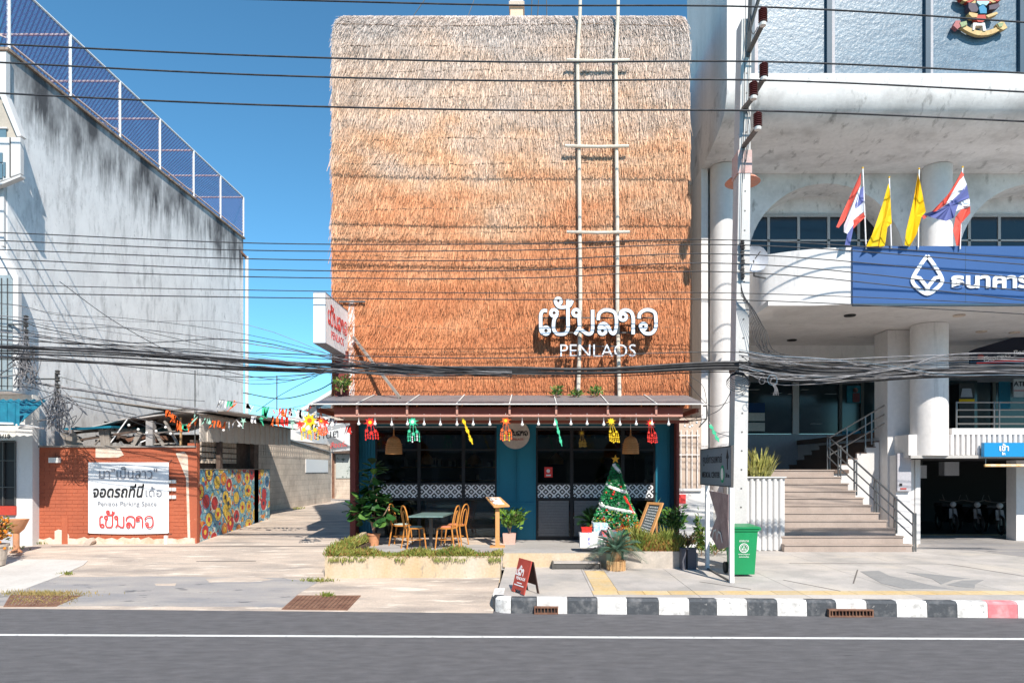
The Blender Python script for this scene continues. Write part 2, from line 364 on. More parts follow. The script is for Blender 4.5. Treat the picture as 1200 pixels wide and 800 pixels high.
m_flagb = mat("flag_blue", (0.12, 0.14, 0.36), rough=0.7, fine=0.05)
m_framewood = mat("orange_pine", (0.66, 0.34, 0.13), (0.58, 0.28, 0.10), scale=8, stretch=(1, 1, 0.3), rough=0.6)
m_board = mat("chalkboard", (0.07, 0.085, 0.09), (0.11, 0.13, 0.13), scale=5, rough=0.8)
m_chalk = mat("chalk", (0.62, 0.64, 0.64), rough=0.9, fine=0.2)
m_aboard = mat("dark_red_board", (0.36, 0.045, 0.03), (0.42, 0.06, 0.04), scale=4, rough=0.6)
m_aback = mat("dark_brown_board", (0.05, 0.025, 0.02), rough=0.8)
m_greys = mat("grey_sign", (0.21, 0.24, 0.27), rough=0.5)
m_sky1 = mat("bright_blue_sign", (0.01, 0.24, 0.52), rough=0.4, fine=0.03)
m_haz = mat("orange_bar", (0.80, 0.42, 0.12), (0.80, 0.65, 0.4), scale=20, rough=0.6)
m_cream = mat("cream_relief", (0.60, 0.44, 0.20), (0.48, 0.30, 0.12), scale=14, rough=0.6)
m_redr = mat("red_relief", (0.45, 0.05, 0.03), rough=0.6)
m_blur = mat("blue_relief", (0.02, 0.22, 0.38), rough=0.6)
m_plum = mat("plum_relief", (0.07, 0.05, 0.075), rough=0.6)
m_pinkr = mat("pink_relief", (0.38, 0.12, 0.12), rough=0.6)
m_palec = mat("pale_facade", (0.72, 0.70, 0.66), rough=0.7)
m_tealgrey = mat("teal_grey_window", (0.12, 0.20, 0.25), rough=0.25, fine=0.05)
m_poster = mat("faded_poster", (0.24, 0.16, 0.17), (0.42, 0.30, 0.29), scale=3, rough=0.6)
m_dry = mat("dry_grass", (0.42, 0.30, 0.12), (0.25, 0.22, 0.07), scale=5, rough=0.9)
m_ground = mat("distant_ground", (0.30, 0.27, 0.24), rough=1)
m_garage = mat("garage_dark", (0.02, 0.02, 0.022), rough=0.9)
m_motif = mat("grey_inlay", (0.27, 0.265, 0.26), (0.31, 0.30, 0.29), scale=3, rough=0.8)
m_joint = mat("dark_joint", (0.16, 0.14, 0.125), rough=1)
m_rooftile = mat("awning_edge", (0.12, 0.07, 0.06), rough=0.6)
def block_mat():
    m = mat("block_wall", (0.68, 0.575, 0.475), (0.50, 0.42, 0.35), scale=1.3, rough=0.95, bump=0.3, bscale=20, fine=0.12, col3=(.34, .28, .24), scale3=2.6, thr3=(.60, .72), stretch3=(1, 1, .4))
    nt = m.node_tree; b = nt.nodes["Principled BSDF"]; L = nt.links; geo = nt.nodes.new("ShaderNodeNewGeometry")
    sx = nt.nodes.new("ShaderNodeSeparateXYZ"); L.new(geo.outputs["Position"], sx.inputs[0])
    cb = nt.nodes.new("ShaderNodeCombineXYZ"); ad = nt.nodes.new("ShaderNodeMath"); ad.operation = 'ADD'; L.new(sx.outputs[0], ad.inputs[0]); L.new(sx.outputs[1], ad.inputs[1])
    L.new(ad.outputs[0], cb.inputs[0]); L.new(sx.outputs[2], cb.inputs[1])
    br = nt.nodes.new("ShaderNodeTexBrick"); br.inputs["Scale"].default_value = 1.0; br.inputs["Brick Width"].default_value = .4; br.inputs["Row Height"].default_value = .2; br.inputs["Mortar Size"].default_value = .012
    br.inputs["Color1"].default_value = (1, 1, 1, 1); br.inputs["Color2"].default_value = (.90, .90, .90, 1); br.inputs["Mortar"].default_value = (.80, .78, .76, 1)
    L.new(cb.outputs[0], br.inputs["Vector"]); old = b.inputs["Base Color"].links[0].from_socket
    mx = nt.nodes.new("ShaderNodeMix"); mx.data_type = 'RGBA'; mx.blend_type = 'MULTIPLY'; mx.inputs[0].default_value = 1
    L.new(old, mx.inputs[6]); L.new(br.outputs["Color"], mx.inputs[7]); L.new(mx.outputs[2], b.inputs["Base Color"]); return m
m_block = block_mat(); m_wallr = wall_mat(); m_thatch = thatch_mat(); m_film = pattern_film(); m_mural = mural_mat(); m_net = net_mat()

# ------------------------------------------------------------ mesh builder
def wl(o):
    v = Vector((0, 0, 0))
    while o is not None:
        v += o.location; o = o.parent
    return v
class MB:
    def __init__(s): s.v = []; s.f = []
    def add(s, vs, fs):
        n = len(s.v); s.v += [tuple(v) for v in vs]; s.f += [tuple(i + n for i in f) for f in fs]; return s
    def box(s, x0, x1, y0, y1, z0, z1):
        if x0 > x1: x0, x1 = x1, x0
        if y0 > y1: y0, y1 = y1, y0
        if z0 > z1: z0, z1 = z1, z0
        return s.add([(x0, y0, z0), (x1, y0, z0), (x1, y1, z0), (x0, y1, z0), (x0, y0, z1), (x1, y0, z1), (x1, y1, z1), (x0, y1, z1)],
                     [(0, 3, 2, 1), (4, 5, 6, 7), (0, 1, 5, 4), (1, 2, 6, 5), (2, 3, 7, 6), (3, 0, 4, 7)])
    def quad(s, a, b, c, d): return s.add([a, b, c, d], [(0, 1, 2, 3)])
    def prism(s, poly, ext):
        e = Vector(ext); n = len(poly); vs = [Vector(p) for p in poly] + [Vector(p) + e for p in poly]
        fs = [tuple(range(n - 1, -1, -1)), tuple(range(n, 2 * n))] + [(i, (i + 1) % n, (i + 1) % n + n, i + n) for i in range(n)]
        return s.add(vs, fs)
    def slab(s, poly, t):                  # polygon given at its top, thickness t downwards
        return s.prism([Vector(p) - Vector((0, 0, t)) for p in poly], (0, 0, t))
    def tube(s, pts, r, n=6, r2=None, cap=True):
        pts = [Vector(p) for p in pts]; m = len(pts)
        if m < 2: return s
        up = None; rings = []
        for i, p in enumerate(pts):
            t = (pts[min(i + 1, m - 1)] - pts[max(i - 1, 0)])
            t = t.normalized() if t.length > 1e-9 else Vector((0, 0, 1))
            if up is None: up = t.orthogonal().normalized()
            up = (up - t * up.dot(t)); up = up.normalized() if up.length > 1e-6 else t.orthogonal().normalized()
            w = t.cross(up)
            rr = r if r2 is None else r + (r2 - r) * i / (m - 1)
            rings.append([p + (up * math.cos(a) + w * math.sin(a)) * rr for a in [2 * math.pi * k / n for k in range(n)]])
        vs = [q for rg in rings for q in rg]
        fs = [(i * n + k, i * n + (k + 1) % n, (i + 1) * n + (k + 1) % n, (i + 1) * n + k) for i in range(m - 1) for k in range(n)]
        if cap: fs += [tuple(range(n - 1, -1, -1)), tuple((m - 1) * n + k for k in range(n))]
        return s.add(vs, fs)
    def bar(s, a, b, w, h=None):           # square-section bar
        h = h or w; a = Vector(a); b = Vector(b); t = (b - a).normalized()
        u = t.cross(Vector((0, 0, 1)));
        if u.length < 1e-3: u = Vector((1, 0, 0))
        u.normalize(); v = t.cross(u).normalized()
        q = [u * w / 2 * i + v * h / 2 * j for i, j in ((-1, -1), (1, -1), (1, 1), (-1, 1))]
        return s.prism([a + k for k in q], b - a)
    def lathe(s, prof, c=(0, 0, 0), n=16, sx=1, sy=1):
        c = Vector(c); m = len(prof)
        vs = [c + Vector((r * math.cos(2 * math.pi * k / n) * sx, r * math.sin(2 * math.pi * k / n) * sy, z)) for r, z in prof for k in range(n)]
        fs = [(i * n + k, i * n + (k + 1) % n, (i + 1) * n + (k + 1) % n, (i + 1) * n + k) for i in range(m - 1) for k in range(n)]
        fs += [tuple(range(n - 1, -1, -1)), tuple((m - 1) * n + k for k in range(n))]
        return s.add(vs, fs)
    def ball(s, c, r, n=8, m=5, sz=1.0):
        return s.lathe([(max(r * math.sin(math.pi * i / m), 1e-4), -r * sz * math.cos(math.pi * i / m)) for i in range(m + 1)], c, n)
    def disc(s, c, u, v, r, t, n=24, r2=None):
        c = Vector(c); u = Vector(u); v = Vector(v); nn = u.cross(v).normalized(); r2 = r2 or r
        return s.prism([c + u * r * math.cos(2 * math.pi * k / n) + v * r2 * math.sin(2 * math.pi * k / n) for k in range(n)], nn * t)
    def leaf(s, c, d, w, l, up=None):
        c = Vector(c); d = Vector(d).normalized()
        sd = d.cross(up or Vector((random.uniform(-1, 1), random.uniform(-1, 1), random.uniform(-1, 1))))
        sd = sd.normalized() if sd.length > 1e-5 else d.orthogonal()
        nn = d.cross(sd) * (w * 0.25)
        return s.add([c, c + d * l * 0.5 + sd * w / 2 + nn, c + d * l, c + d * l * 0.5 - sd * w / 2 + nn], [(0, 1, 2), (0, 2, 3)])
    def build(s, name, m, parent=None, smooth=False, local=False, kind=None, recalc=True):
        me = bpy.data.meshes.new(name)
        vs = s.v
        if parent is not None and not local:
            o = wl(parent); vs = [(a - o.x, b - o.y, c - o.z) for a, b, c in vs]
        loc = None
        if parent is None and not local and vs:
            a = np.array(vs); mn = a.min(0); mx = a.max(0)
            loc = ((mn[0] + mx[0]) / 2, (mn[1] + mx[1]) / 2, mn[2]); vs = [(p[0] - loc[0], p[1] - loc[1], p[2] - loc[2]) for p in vs]
        me.from_pydata(vs, [], s.f)
        if recalc and len(s.f) < 20000:
            import bmesh
            bm = bmesh.new(); bm.from_mesh(me); bmesh.ops.recalc_face_normals(bm, faces=bm.faces); bm.to_mesh(me); bm.free()
        if m is not None: me.materials.append(m)
        if smooth:
            me.polygons.foreach_set("use_smooth", [True] * len(me.polygons))
            try: me.set_sharp_from_angle(angle=R(40))
            except Exception: pass
        ob = bpy.data.objects.new(name, me); COL.objects.link(ob)
        if parent is not None: ob.parent = parent
        if loc: ob.location = loc
        if kind: ob["kind"] = kind
        return ob

def tag(o, label=None, cat=None, group=None, kind=None):
    if label: o["label"] = label
    if cat: o["category"] = cat
    if group: o["group"] = group
    if kind: o["kind"] = kind
    return o
def thing(name, label, cat, loc=(0, 0, 0), rotz=0, group=None):
    o = bpy.data.objects.new(name, None); COL.objects.link(o); o.location = loc; o.rotation_euler = (0, 0, rotz)
    o.empty_display_size = 0.2
    return tag(o, label, cat, group)
def dup(root, loc, rotz=None, label=None, group=None, swap=None):
    def cp(o, par):
        c = o.copy(); COL.objects.link(c); c.parent = par
        for ch in list(o.children): cp(ch, c)
        if swap and c.type == 'MESH' and c.name.split('.')[0] in swap:
            c.data = c.data.copy(); c.data.materials[0] = swap[c.name.split('.')[0]]
        return c
    r = cp(root, None); r.location = loc
    if rotz is not None: r.rotation_euler = (0, 0, rotz)
    if label: r["label"] = label
    if group: r["group"] = group
    return r

def crom(pts, k=6):                        # Catmull-Rom
    pts = [Vector(p) for p in pts]; out = []
    q = [pts[0] * 2 - pts[1]] + pts + [pts[-1] * 2 - pts[-2]]
    for i in range(1, len(q) - 2):
        for j in range(k):
            t = j / k; a, b, c, d = q[i - 1], q[i], q[i + 1], q[i + 2]
            out.append(0.5 * ((2 * b) + (c - a) * t + (2 * a - 5 * b + 4 * c - d) * t * t + (3 * b - a - 3 * c + d) * t ** 3))
    out.append(pts[-1]); return out

def ribbon(mb, pts, w, depth, fr, lift=0.0):     # flat stroke of width w, extruded; pts 2-D in frame fr=(O,U,V,N)
    O, U, V, Nn = fr
    pts = [Vector((p[0], p[1], 0)) for p in pts]; n = len(pts); Lf = []; Rt = []
    for i in range(n):
        t = (pts[min(i + 1, n - 1)] - pts[max(i - 1, 0)]); t = t.normalized() if t.length > 1e-9 else Vector((1, 0, 0))
        s = Vector((-t.y, t.x, 0)) * w / 2
        Lf.append(pts[i] + s); Rt.append(pts[i] - s)
    def w3(p, d): return O + U * p.x + V * p.y + Nn * (d + lift)
    vs = []; fs = []
    for i in range(n): vs += [w3(Lf[i], depth), w3(Rt[i], depth), w3(Rt[i], 0), w3(Lf[i], 0)]
    for i in range(n - 1):
        for k in range(4): fs.append((i * 4 + k, i * 4 + (k + 1) % 4, (i + 1) * 4 + (k + 1) % 4, (i + 1) * 4 + k))
    fs += [(3, 2, 1, 0), tuple((n - 1) * 4 + k for k in range(4))]
    mb.add(vs, fs)
def circ(cx, cy, r, a0=0, a1=360, n=18):
    return [(cx + r * math.cos(R(a0 + (a1 - a0) * i / n)), cy + r * math.sin(R(a0 + (a1 - a0) * i / n))) for i in range(n + 1)]

LOGO = [
    [(158, 150), (122, 152), (103, 185), (102, 260), (104, 320), (122, 352)], ('o', 147, 325, 30),
    ('o', 218, 170, 28), [(243, 190), (222, 222), (214, 270), (216, 315), (240, 348), (278, 355), (318, 347), (339, 310), (340, 240), (340, 140), (340, 48)],
    ('o', 255, 68, 25), [(232, 85), (262, 118), (310, 120), (355, 106), (378, 62)],
    ('o', 412, 170, 28), [(437, 185), (438, 240), (438, 300), (400, 358)], [(438, 312), (472, 330), (505, 352), (540, 350), (555, 310), (555, 230), (555, 145)],
    [(603, 235), (612, 180), (650, 150), (700, 148), (745, 168), (762, 220), (760, 300), (742, 350), (715, 340), (690, 290), (655, 265), (622, 278), (610, 310)], ('o', 640, 328, 29),
    [(796, 190), (805, 160), (845, 147), (890, 165), (908, 215), (908, 290), (908, 358)], ('o', 820, 208, 28),
    [(960, 222), (966, 180), (1005, 150), (1055, 148), (1095, 170), (1106, 220), (1104, 300), (1070, 348), (1015, 350), (978, 315)], ('o', 996, 290, 25),
]
def logo(mb, fr, width, wt=30, depth=0.02, part=None, mirror=False):   # the restaurant's Thai name, stroke by stroke
    sc = width / 1035.0; lf = 0.0
    O, U, V, Nn = fr
    strokes = LOGO if part is None else [LOGO[i] for i in part]
    for s_ in strokes:
        if s_[0] == 'o': p = circ(s_[1], s_[2], s_[3], 0, 360, 16)
        else: p = [(v.x, v.y) for v in crom([(a, b, 0) for a, b in s_], 5)]
        p = [((a - 85) * sc, (370 - b) * sc) for a, b in p]
        ribbon(mb, p, wt * sc, depth, fr, lf); lf += 0.0011 * max(width, 0.4)
def text(mb, body, fr, width=None, height=None, depth=0.004, bold=0.0, shear=0.0, center=True):
    c = bpy.data.curves.new('t', 'FONT'); c.body = body; c.extrude = 0.01; c.offset = bold; c.resolution_u = 3; c.shear = shear
    o = bpy.data.objects.new('t', c); COL.objects.link(o)
    dg = bpy.context.evaluated_depsgraph_get(); me = bpy.data.meshes.new_from_object(o.evaluated_get(dg))
    a = np.array([v.co[:] for v in me.vertices]); fs = [tuple(p.vertices) for p in me.polygons]
    bpy.data.objects.remove(o); bpy.data.curves.remove(c); bpy.data.meshes.remove(me)
    if not len(a): return
    mn = a.min(0); mx = a.max(0); w = mx[0] - mn[0]; h = mx[1] - mn[1]
    if width and height: sx = width / w; sy = height / h
    elif width: sx = sy = width / w
    else: sx = sy = height / h
    O, U, V, Nn = fr
    ox = -w * sx / 2 if center else 0; oy = -h * sy / 2 if center else 0
    vs = [O + U * ((p[0] - mn[0]) * sx + ox) + V * ((p[1] - mn[1]) * sy + oy) + Nn * ((p[2] + 0.01) / 0.02 * depth) for p in a]
    mb.add(vs, fs)
XA, YA, ZA = Vector((1, 0, 0)), Vector((0, 1, 0)), Vector((0, 0, 1))
FRONT = (XA, ZA, -YA)                      # facing the road
def fr(o, f=FRONT): return (Vector(o), *f)
# ============================================================ SETTING
g = MB().quad((-300, -120, -0.06), (300, -120, -0.06), (300, 500, -0.06), (-300, 500, -0.06)).build("ground", m_ground, kind='structure')
mb = MB()
xs = [-60, -30, -15, -8.5, -4, 0, 4, 8, 15, 30, 60]
for a, b in zip(xs[:-1], xs[1:]): mb.quad((a, -12, 0), (b, -12, 0), (b, edge(b) + 0.25, 0), (a, edge(a) + 0.25, 0))
road = mb.build("road", m_asph, kind='structure')
mb = MB(); mb.quad((-60, 8.92 + 1.0 + 0.0, 0.004), (60, 8.92 - 1.0, 0.004), (60, 9.02 - 1.0, 0.004), (-60, 9.02 + 1.0, 0.004))
line = mb.build("lane_marking", m_line, road)
# driveway: concrete sheet, cast bays with joints between them
drv = bpy.data.objects.new("driveway", None)
mb = MB()
ys = [0, 1.2, 2.4, 3.6, 4.6, 5.5, 6.6, 8, 10, 12, 16, 24, 40, 60]
xs = [-40, -20, -14, -11.6, -9, -6, -3.9, -2, -0.62]
gv = []
for j, yy in enumerate(ys):
    for x in xs:
        y = edge(x) + yy; gv.append((x, y, gz(x, y)))
nx = len(xs)
mb.add(gv, [(j * nx + i, j * nx + i + 1, (j + 1) * nx + i + 1, (j + 1) * nx + i) for j in range(len(ys) - 1) for i in range(nx - 1)])
mb.add([(-40, edge(-40), gz(-40, edge(-40))), (-0.62, edge(-0.62), 0.0), (-0.62, edge(-.62), -0.05), (-40, edge(-40), -0.05)], [(0, 1, 2, 3)])
bpy.data.objects.remove(drv)
drv = mb.build("driveway", m_conc, kind='structure')
def sheet(name, pts, m, t=0.006, parent=None, kind=None, lab=None):
    mb = MB(); mb.slab([p + Vector((0, 0, t)) for p in pts], t + 0.012)
    return mb.build(name, m, parent, kind=kind)
def wob(px, a=1.2, k=4):                   # uneven outline between the given pixels
    out = []
    for i, p in enumerate(px):
        q = px[(i + 1) % len(px)]
        n_ = max(1, int(math.hypot(q[0] - p[0], q[1] - p[1]) / 12))
        for j in range(n_):
            t = j / n_; out.append((p[0] + (q[0] - p[0]) * t + random.uniform(-a, a) * 2, p[1] + (q[1] - p[1]) * t + random.uniform(-a, a) * 0.5))
    return out
s = sheet("tarmac_patch", [gp(*p) for p in wob([(-150, 709), (-150, 690), (20, 686), (60, 676), (180, 675), (330, 677), (372, 682), (352, 695), (330, 711), (150, 710.2)], 1.0)], m_patch, 0.005, drv)
s = sheet("pale_ramp", [gp(*p) for p in [(-200, 656), (60, 655.5), (103, 657), (98, 662), (70, 675), (48, 683), (30, 690), (8, 694), (-200, 694)]], m_ramp, 0.012, drv)
s = sheet("pale_patch", [gp(*p) for p in wob([(240, 678), (300, 676.5), (318, 679), (290, 682), (245, 682)], 0.8)], m_conc, 0.010, drv)
s = sheet("pale_patch", [gp(*p) for p in wob([(180, 684), (208, 683.4), (204, 686), (182, 686)], 0.8)], m_conc, 0.010, drv)
for ya, yb, xa, xb in ((639.6, 640.3, 60, 395), (676.6, 677.1, 190, 379), (657, 657.6, 230, 300)):
    MB().quad(gp(xa, ya, .004), gp(xb, ya - .5, .004), gp(xb, yb - .5, .004), gp(xa, yb, .004)).build("joint", m_joint, drv)
# pavement on the right, raised behind the kerb
pv = MB()
def pedge(x): return edge(x) + 0.17
pv.prism([(-0.58, pedge(-0.58), -0.05), (60, pedge(60), -0.05), (60, 60, -0.05), (-0.58, 60, -0.05)], (0, 0, 0.262))
pave = pv.build("pavement", m_joint, kind='structure')
slabm = []
def clipslab(x0, x1, y0f, y1, name, m, z0=0.213, z1=0.22, par=None):
    MB().prism([(x0, y0f(x0), z0), (x1, y0f(x1), z0), (x1, y1(x1), z0), (x0, y1(x0), z0)], (0, 0, z1 - z0)).build(name, m, par)
gx = [-0.58, 0.95, 2.6, 4.3, 6.0, 7.7, 9.4, 11.1, 12.8, 16, 22, 60]
ry = [lambda x: pedge(x) + 0.006, lambda x: 10.82, lambda x: 11.17, lambda x: 12.6, lambda x: 14.2, lambda x: 15.8, lambda x: 17.2, lambda x: 60]
for j in range(len(ry) - 1):
    for i in range(len(gx) - 1):
        x0, x1 = gx[i], gx[i + 1]
        if j == 1 and x1 <= 12.8 and x0 >= 0.9:
            n_ = 4
            for k in range(n_):
                a = x0 + (x1 - x0) * k / n_; b = x0 + (x1 - x0) * (k + 1) / n_
                clipslab(a + .004, b - .004, lambda x: 10.824, lambda x: 11.166, "yellow_tile", m_ytile, z1=0.221, par=pave)
            continue
        if j in (2, 3) and i == 1:
            y0, y1 = ry[j](0), ry[j + 1](0)
            yy = y0
            if j == 2:
                for (a, b) in ((11.17, 11.64), (11.64, 12.12), (12.12, 12.6)):
                    clipslab(1.0, 1.38, lambda x, a=a: a + .004, lambda x, b=b: b - .004, "yellow_tile", m_ytile, z1=0.221, par=pave)
            else:
                for (a, b) in ((12.6, 13.0), (13.0, 13.4)):
                    clipslab(1.0, 1.38, lambda x, a=a: a + .004, lambda x, b=b: b - .004, "yellow_tile", m_ytile, z1=0.221, par=pave)
                clipslab(1.0, 1.38, lambda x: 13.41, lambda x: 14.2, "paving_slab", m_pave, par=pave)
            clipslab(x0 + .004, .994, lambda x: y0 + .004, lambda x: y1 - .004, "paving_slab", m_pave, par=pave)
            clipslab(1.386, x1 - .004, lambda x: y0 + .004, lambda x: y1 - .004, "paving_slab", m_pave, par=pave)
            continue
        f0, f1 = ry[j], ry[j + 1]
        clipslab(x0 + .004, x1 - .004, lambda x, f0=f0: f0(x) + .004, lambda x, f1=f1: f1(x) - .004, "paving_slab", m_pave, par=pave)
# inlaid stone motif and thin dark inlay lines in the pavement
for poly in ([(1008, 669), (1030, 668), (1042, 674), (1066, 679), (1090, 685), (1118, 690), (1090, 689.5), (1060, 689), (1033, 683)],
             [(1062, 670), (1090, 672), (1118, 675), (1137, 677.5), (1117, 679), (1103, 684), (1093, 678)],
             [(1109, 684.5), (1128, 679.5), (1153, 679), (1143, 684), (1142, 688.5), (1125, 687)]):
    MB().slab([pp(a, b, .2245) for a, b in poly], 0.004).build("grey_inlay", m_motif, pave)
for a, b, c, d in ((925, 659.4, 1110, 660.2), (1110, 660.2, 1200, 674.5), (918, 679, 985, 692), (820, 681, 880, 690), (1005, 667, 1000, 683)):
    A, B = pp(a, b, .2240), pp(c, d, .2240); n_ = (B - A).cross(ZA).normalized() * 0.012
    MB().slab([A + n_, B + n_, B - n_, A - n_], .003).build("inlay_line", m_joint, pave)
MB().slab([pp(a, b, .2235) for a, b in [(1078, 627), (1400, 627), (1400, 672), (1200, 652), (1140, 644.5), (1076, 641)]], 0.003).build("garage_apron", m_patch, pave)
MB().slab([pp(a, b, .2275) for a, b in [(1078, 625.2), (1400, 625.2), (1400, 626.6), (1078, 626.6)]], 0.003).build("yellow_threshold_line", m_ytile, pave)
# kerb stones
def kerb(x0, x1, m, face=0.17, t=0.232):
    mb = MB(); c = 0.035
    A = []
    for x in (x0 + .004, x1 - .004):
        e = edge(x); A.append([(x, e + 0.02, -0.04), (x, e, 0.0), (x, e + 0.01, t - c), (x, e + 0.01 + c, t), (x, e + face, t), (x, e + face, -0.04)])
    n = 6; mb.add(A[0] + A[1], [tuple(range(n)), tuple(range(2 * n - 1, n - 1, -1))] + [(i, i + n, (i + 1) % n + n, (i + 1) % n) for i in range(n)])
    return mb.build("kerb_stone", m, pave)
bx = [599, 629, 665, 700, 735, 772, 808, 840, 876, 911, 946, 980, 1016, 1051, 1087, 1122, 1158, 1193]
Yk = lambda px: 10.45 / (1 + 0.045 * (px - 625) / 800)
bxx = [X(p, Yk(p)) for p in bx]
cols = [m_kb, m_kw] * 8
cols[-1] = m_kb
seq = [m_kb, m_kw, m_kb, m_kw, m_kb, m_kw, m_kb, m_kw, m_kb, m_kw, m_kb, m_kw, m_kb, m_kw, m_kb, m_kw, m_kr]
for a, b, m in zip(bxx[:-1], bxx[1:], seq): kerb(a, b, m)
x = bxx[-1]; q = 0
for k, (w_, m) in enumerate([(0.47, m_kw), (0.47, m_kr)] * 8): kerb(x, x + w_, m); x += w_
# rounded corner stones of the kerb
cx0 = bxx[0]
def arcstone(a0, a1, m, rr=0.30):
    cx, cy = cx0 - 0.0, edge(cx0) + rr
    mb = MB(); vs = []; n = 5
    for i in range(n + 1):
        a = R(a0 + (a1 - a0) * i / n); ca, sa = math.cos(a), math.sin(a)
        for rad, z in ((rr, -0.04), (rr, 0.197), (rr - .035, 0.232), (rr - .17, 0.232), (rr - .17, -0.04)):
            vs.append((cx + rad * ca, cy + rad * sa, z))
    fs = [(i * 5 + k, i * 5 + (k + 1) % 5, (i + 1) * 5 + (k + 1) % 5, (i + 1) * 5 + k) for i in range(n) for k in range(5)]
    fs += [(4, 3, 2, 1, 0), tuple(n * 5 + k for k in range(5))]
    mb.add(vs, fs).build("kerb_stone", m, pave)
arcstone(269, 214, m_kw); arcstone(213, 181, m_kb)
MB().box(cx0 - .30, cx0 - .13, edge(cx0) + .305, edge(cx0) + .9, -.04, .232).build("kerb_stone", m_kw, pave)
MB().slab([(cx0 - .13, edge(cx0) + .3, .228), (cx0, edge(cx0) + .17, .228), (cx0 + .05, edge(cx0) + .17, .228), (cx0 + .05, edge(cx0) + .9, .228), (cx0 - .13, edge(cx0) + .9, .228)], .2).build("paving_slab", m_pave, pave)
# gully gratings in the kerb face
for xa, xb, lab in ((626, 654, "rusty slotted drain inlet set in the kerb nearest the red folding sign"), (970, 1022, "long slotted drain inlet set in the kerb to the right, below the stairs")):
    Y = Yk((xa + xb) / 2) - 0.012; x0, x1 = X(xa, Y), X(xb, Y)
    t = thing("drain_inlet", lab, "drain", ((x0 + x1) / 2, edge((x0 + x1) / 2) - .01, 0))
    sl = -0.045
    f = MB(); f.box(x0, x1, Y - .05, Y + .03, 0.002, 0.022); f.box(x0, x1, Y - .05, Y + .03, 0.095, 0.115); f.box(x0, x0 + .02, Y - .05, Y + .03, .022, .095); f.box(x1 - .02, x1, Y - .05, Y + .03, .022, .095)
    f.build("frame", m_rust, t)
    MB().box(x0 + .021, x1 - .021, Y - .012, Y + .0, 0.023, 0.094).build("recess", m_ink, t)
    n_ = max(6, int((x1 - x0) / .05)); b = MB()
    for k in range(1, n_): b.box(x0 + (x1 - x0) * k / n_ - .006, x0 + (x1 - x0) * k / n_ + .006, Y - .045, Y - .013, .023, .094)
    b.build("bars", m_rust, t)
# drain covers in the driveway
def cover(pts, lab, bars=14, rag=False):
    P4 = [gp(*p, .012) for p in pts]; c = sum(P4, Vector()) / 4
    t = thing("drain_cover", lab, "drain cover", (c.x, c.y, c.z - .02))
    f = MB(); w = 0.05
    def ins(p, k): return p + (c - p).normalized() * k
    for i in range(4):
        a, b = P4[i], P4[(i + 1) % 4]; f.slab([a, b, ins(b, w), ins(a, w)], .02)
    f.build("frame", m_rust if not rag else m_rust, t)
    b = MB(); q = [ins(p, w) for p in P4]
    for i in range(bars):
        u0 = (i + .12) / bars; u1 = (i + .8) / bars
        A = q[0].lerp(q[3], u0); B = q[0].lerp(q[3], u1); C = q[1].lerp(q[2], u1); D = q[1].lerp(q[2], u0); b.slab([A, B, C, D], .010)
    for i in range(8):
        u0 = (i + .3) / 8; u1 = (i + .45) / 8
        A = q[0].lerp(q[1], u0); B = q[0].lerp(q[1], u1); C = q[3].lerp(q[2], u1); D = q[3].lerp(q[2], u0); b.slab([p + Vector((0, 0, .002)) for p in (A, B, C, D)], .006)
    b.build("grating", m_rust, t)
    MB().slab([p - Vector((0, 0, .0095)) for p in q], .004).build("pit", m_darkwood, t)
    return t
cover([(330, 713), (348, 697), (423, 697), (407, 714)], "rusty square drain grating in the driveway near the road edge, right of the tarmac patch")
cover([(4, 710), (12, 696.5), (96, 697), (66, 709.5)], "rusty drain cover with dry grass along it, at the far left road edge")
mb = MB()
for k in range(900):
    p = gp(random.gauss(50, 26), random.gauss(696.5, 1.3), 0)
    mb.leaf(p, (random.uniform(-.5, .5), random.uniform(-.5, .5), 1), .012, random.uniform(.02, .09))
for k in range(260):
    p = gp(random.uniform(10, 90), random.gauss(703, 2.5), .012); mb.leaf(p, (random.uniform(-1, 1), random.uniform(-1, 1), .5), .012, random.uniform(.02, .05))
tag(mb.build("dry_grass", m_dry), "dry yellow grass growing round the drain cover at the far left road edge", "grass", kind="stuff")
mb = MB()
for (a, b, n_, s_) in ((36, 637, 160, 9), (78, 673, 50, 4), (374, 681, 120, 10), (382, 698, 60, 4), (384, 699, 40, 3), (349, 596, 60, 4), (590, 699, 40, 4), (20, 643, 40, 10)):
    for k in range(n_):
        p = gp(random.gauss(a, s_), b + random.gauss(0, .6), 0)
        mb.leaf(p, (random.uniform(-.7, .7), random.uniform(-.7, .7), 1), .02, random.uniform(.03, .10))
tag(mb.build("weeds", m_leafy), "small green weeds sprouting from cracks in the driveway", "weeds", kind="stuff")

# ============================================================ LEFT BUILDING
WX = -11.6
lb = thing("shophouse_block", "tall weathered white and grey building on the left with black streaked blank side wall", "building", (-14, 15, 0.3))
ZT = 11.42
mb = MB(); mb.box(-26, WX, 15.05, 27.3, 3.92, ZT); mb.box(-26, WX - .001, 15.85, 27.3, -.05, 3.92); mb.build("side_wall", m_wallr, lb)
mb = MB(); mb.box(-26, WX + .06, 15.0, 27.36, ZT, ZT + .06); mb.build("coping", mat("coping_stone", (0.42, 0.30, 0.22), (0.2, 0.15, 0.12), scale=6, rough=.9), lb)
def lpoly(pts, y, t, name, m, par=None): return MB().prism([P(a, b, y) for a, b in pts], (0, t, 0)).build(name, m, par or lb)
lpoly([(-60, 61), (7, 61), (7, 112), (-60, 112)], 14.92, .12, "parapet_band", m_white)
lpoly([(0, 112), (7, 112), (25, 159), (20, 160)], 14.86, .16, "sloped_fin", m_white)
lpoly([(-60, 113), (0, 113), (19, 160), (19, 170), (-60, 170)], 14.98, .06, "recess_wall", mat("pale_tan_recess", (.50, .44, .37), (.44, .39, .33), scale=2))
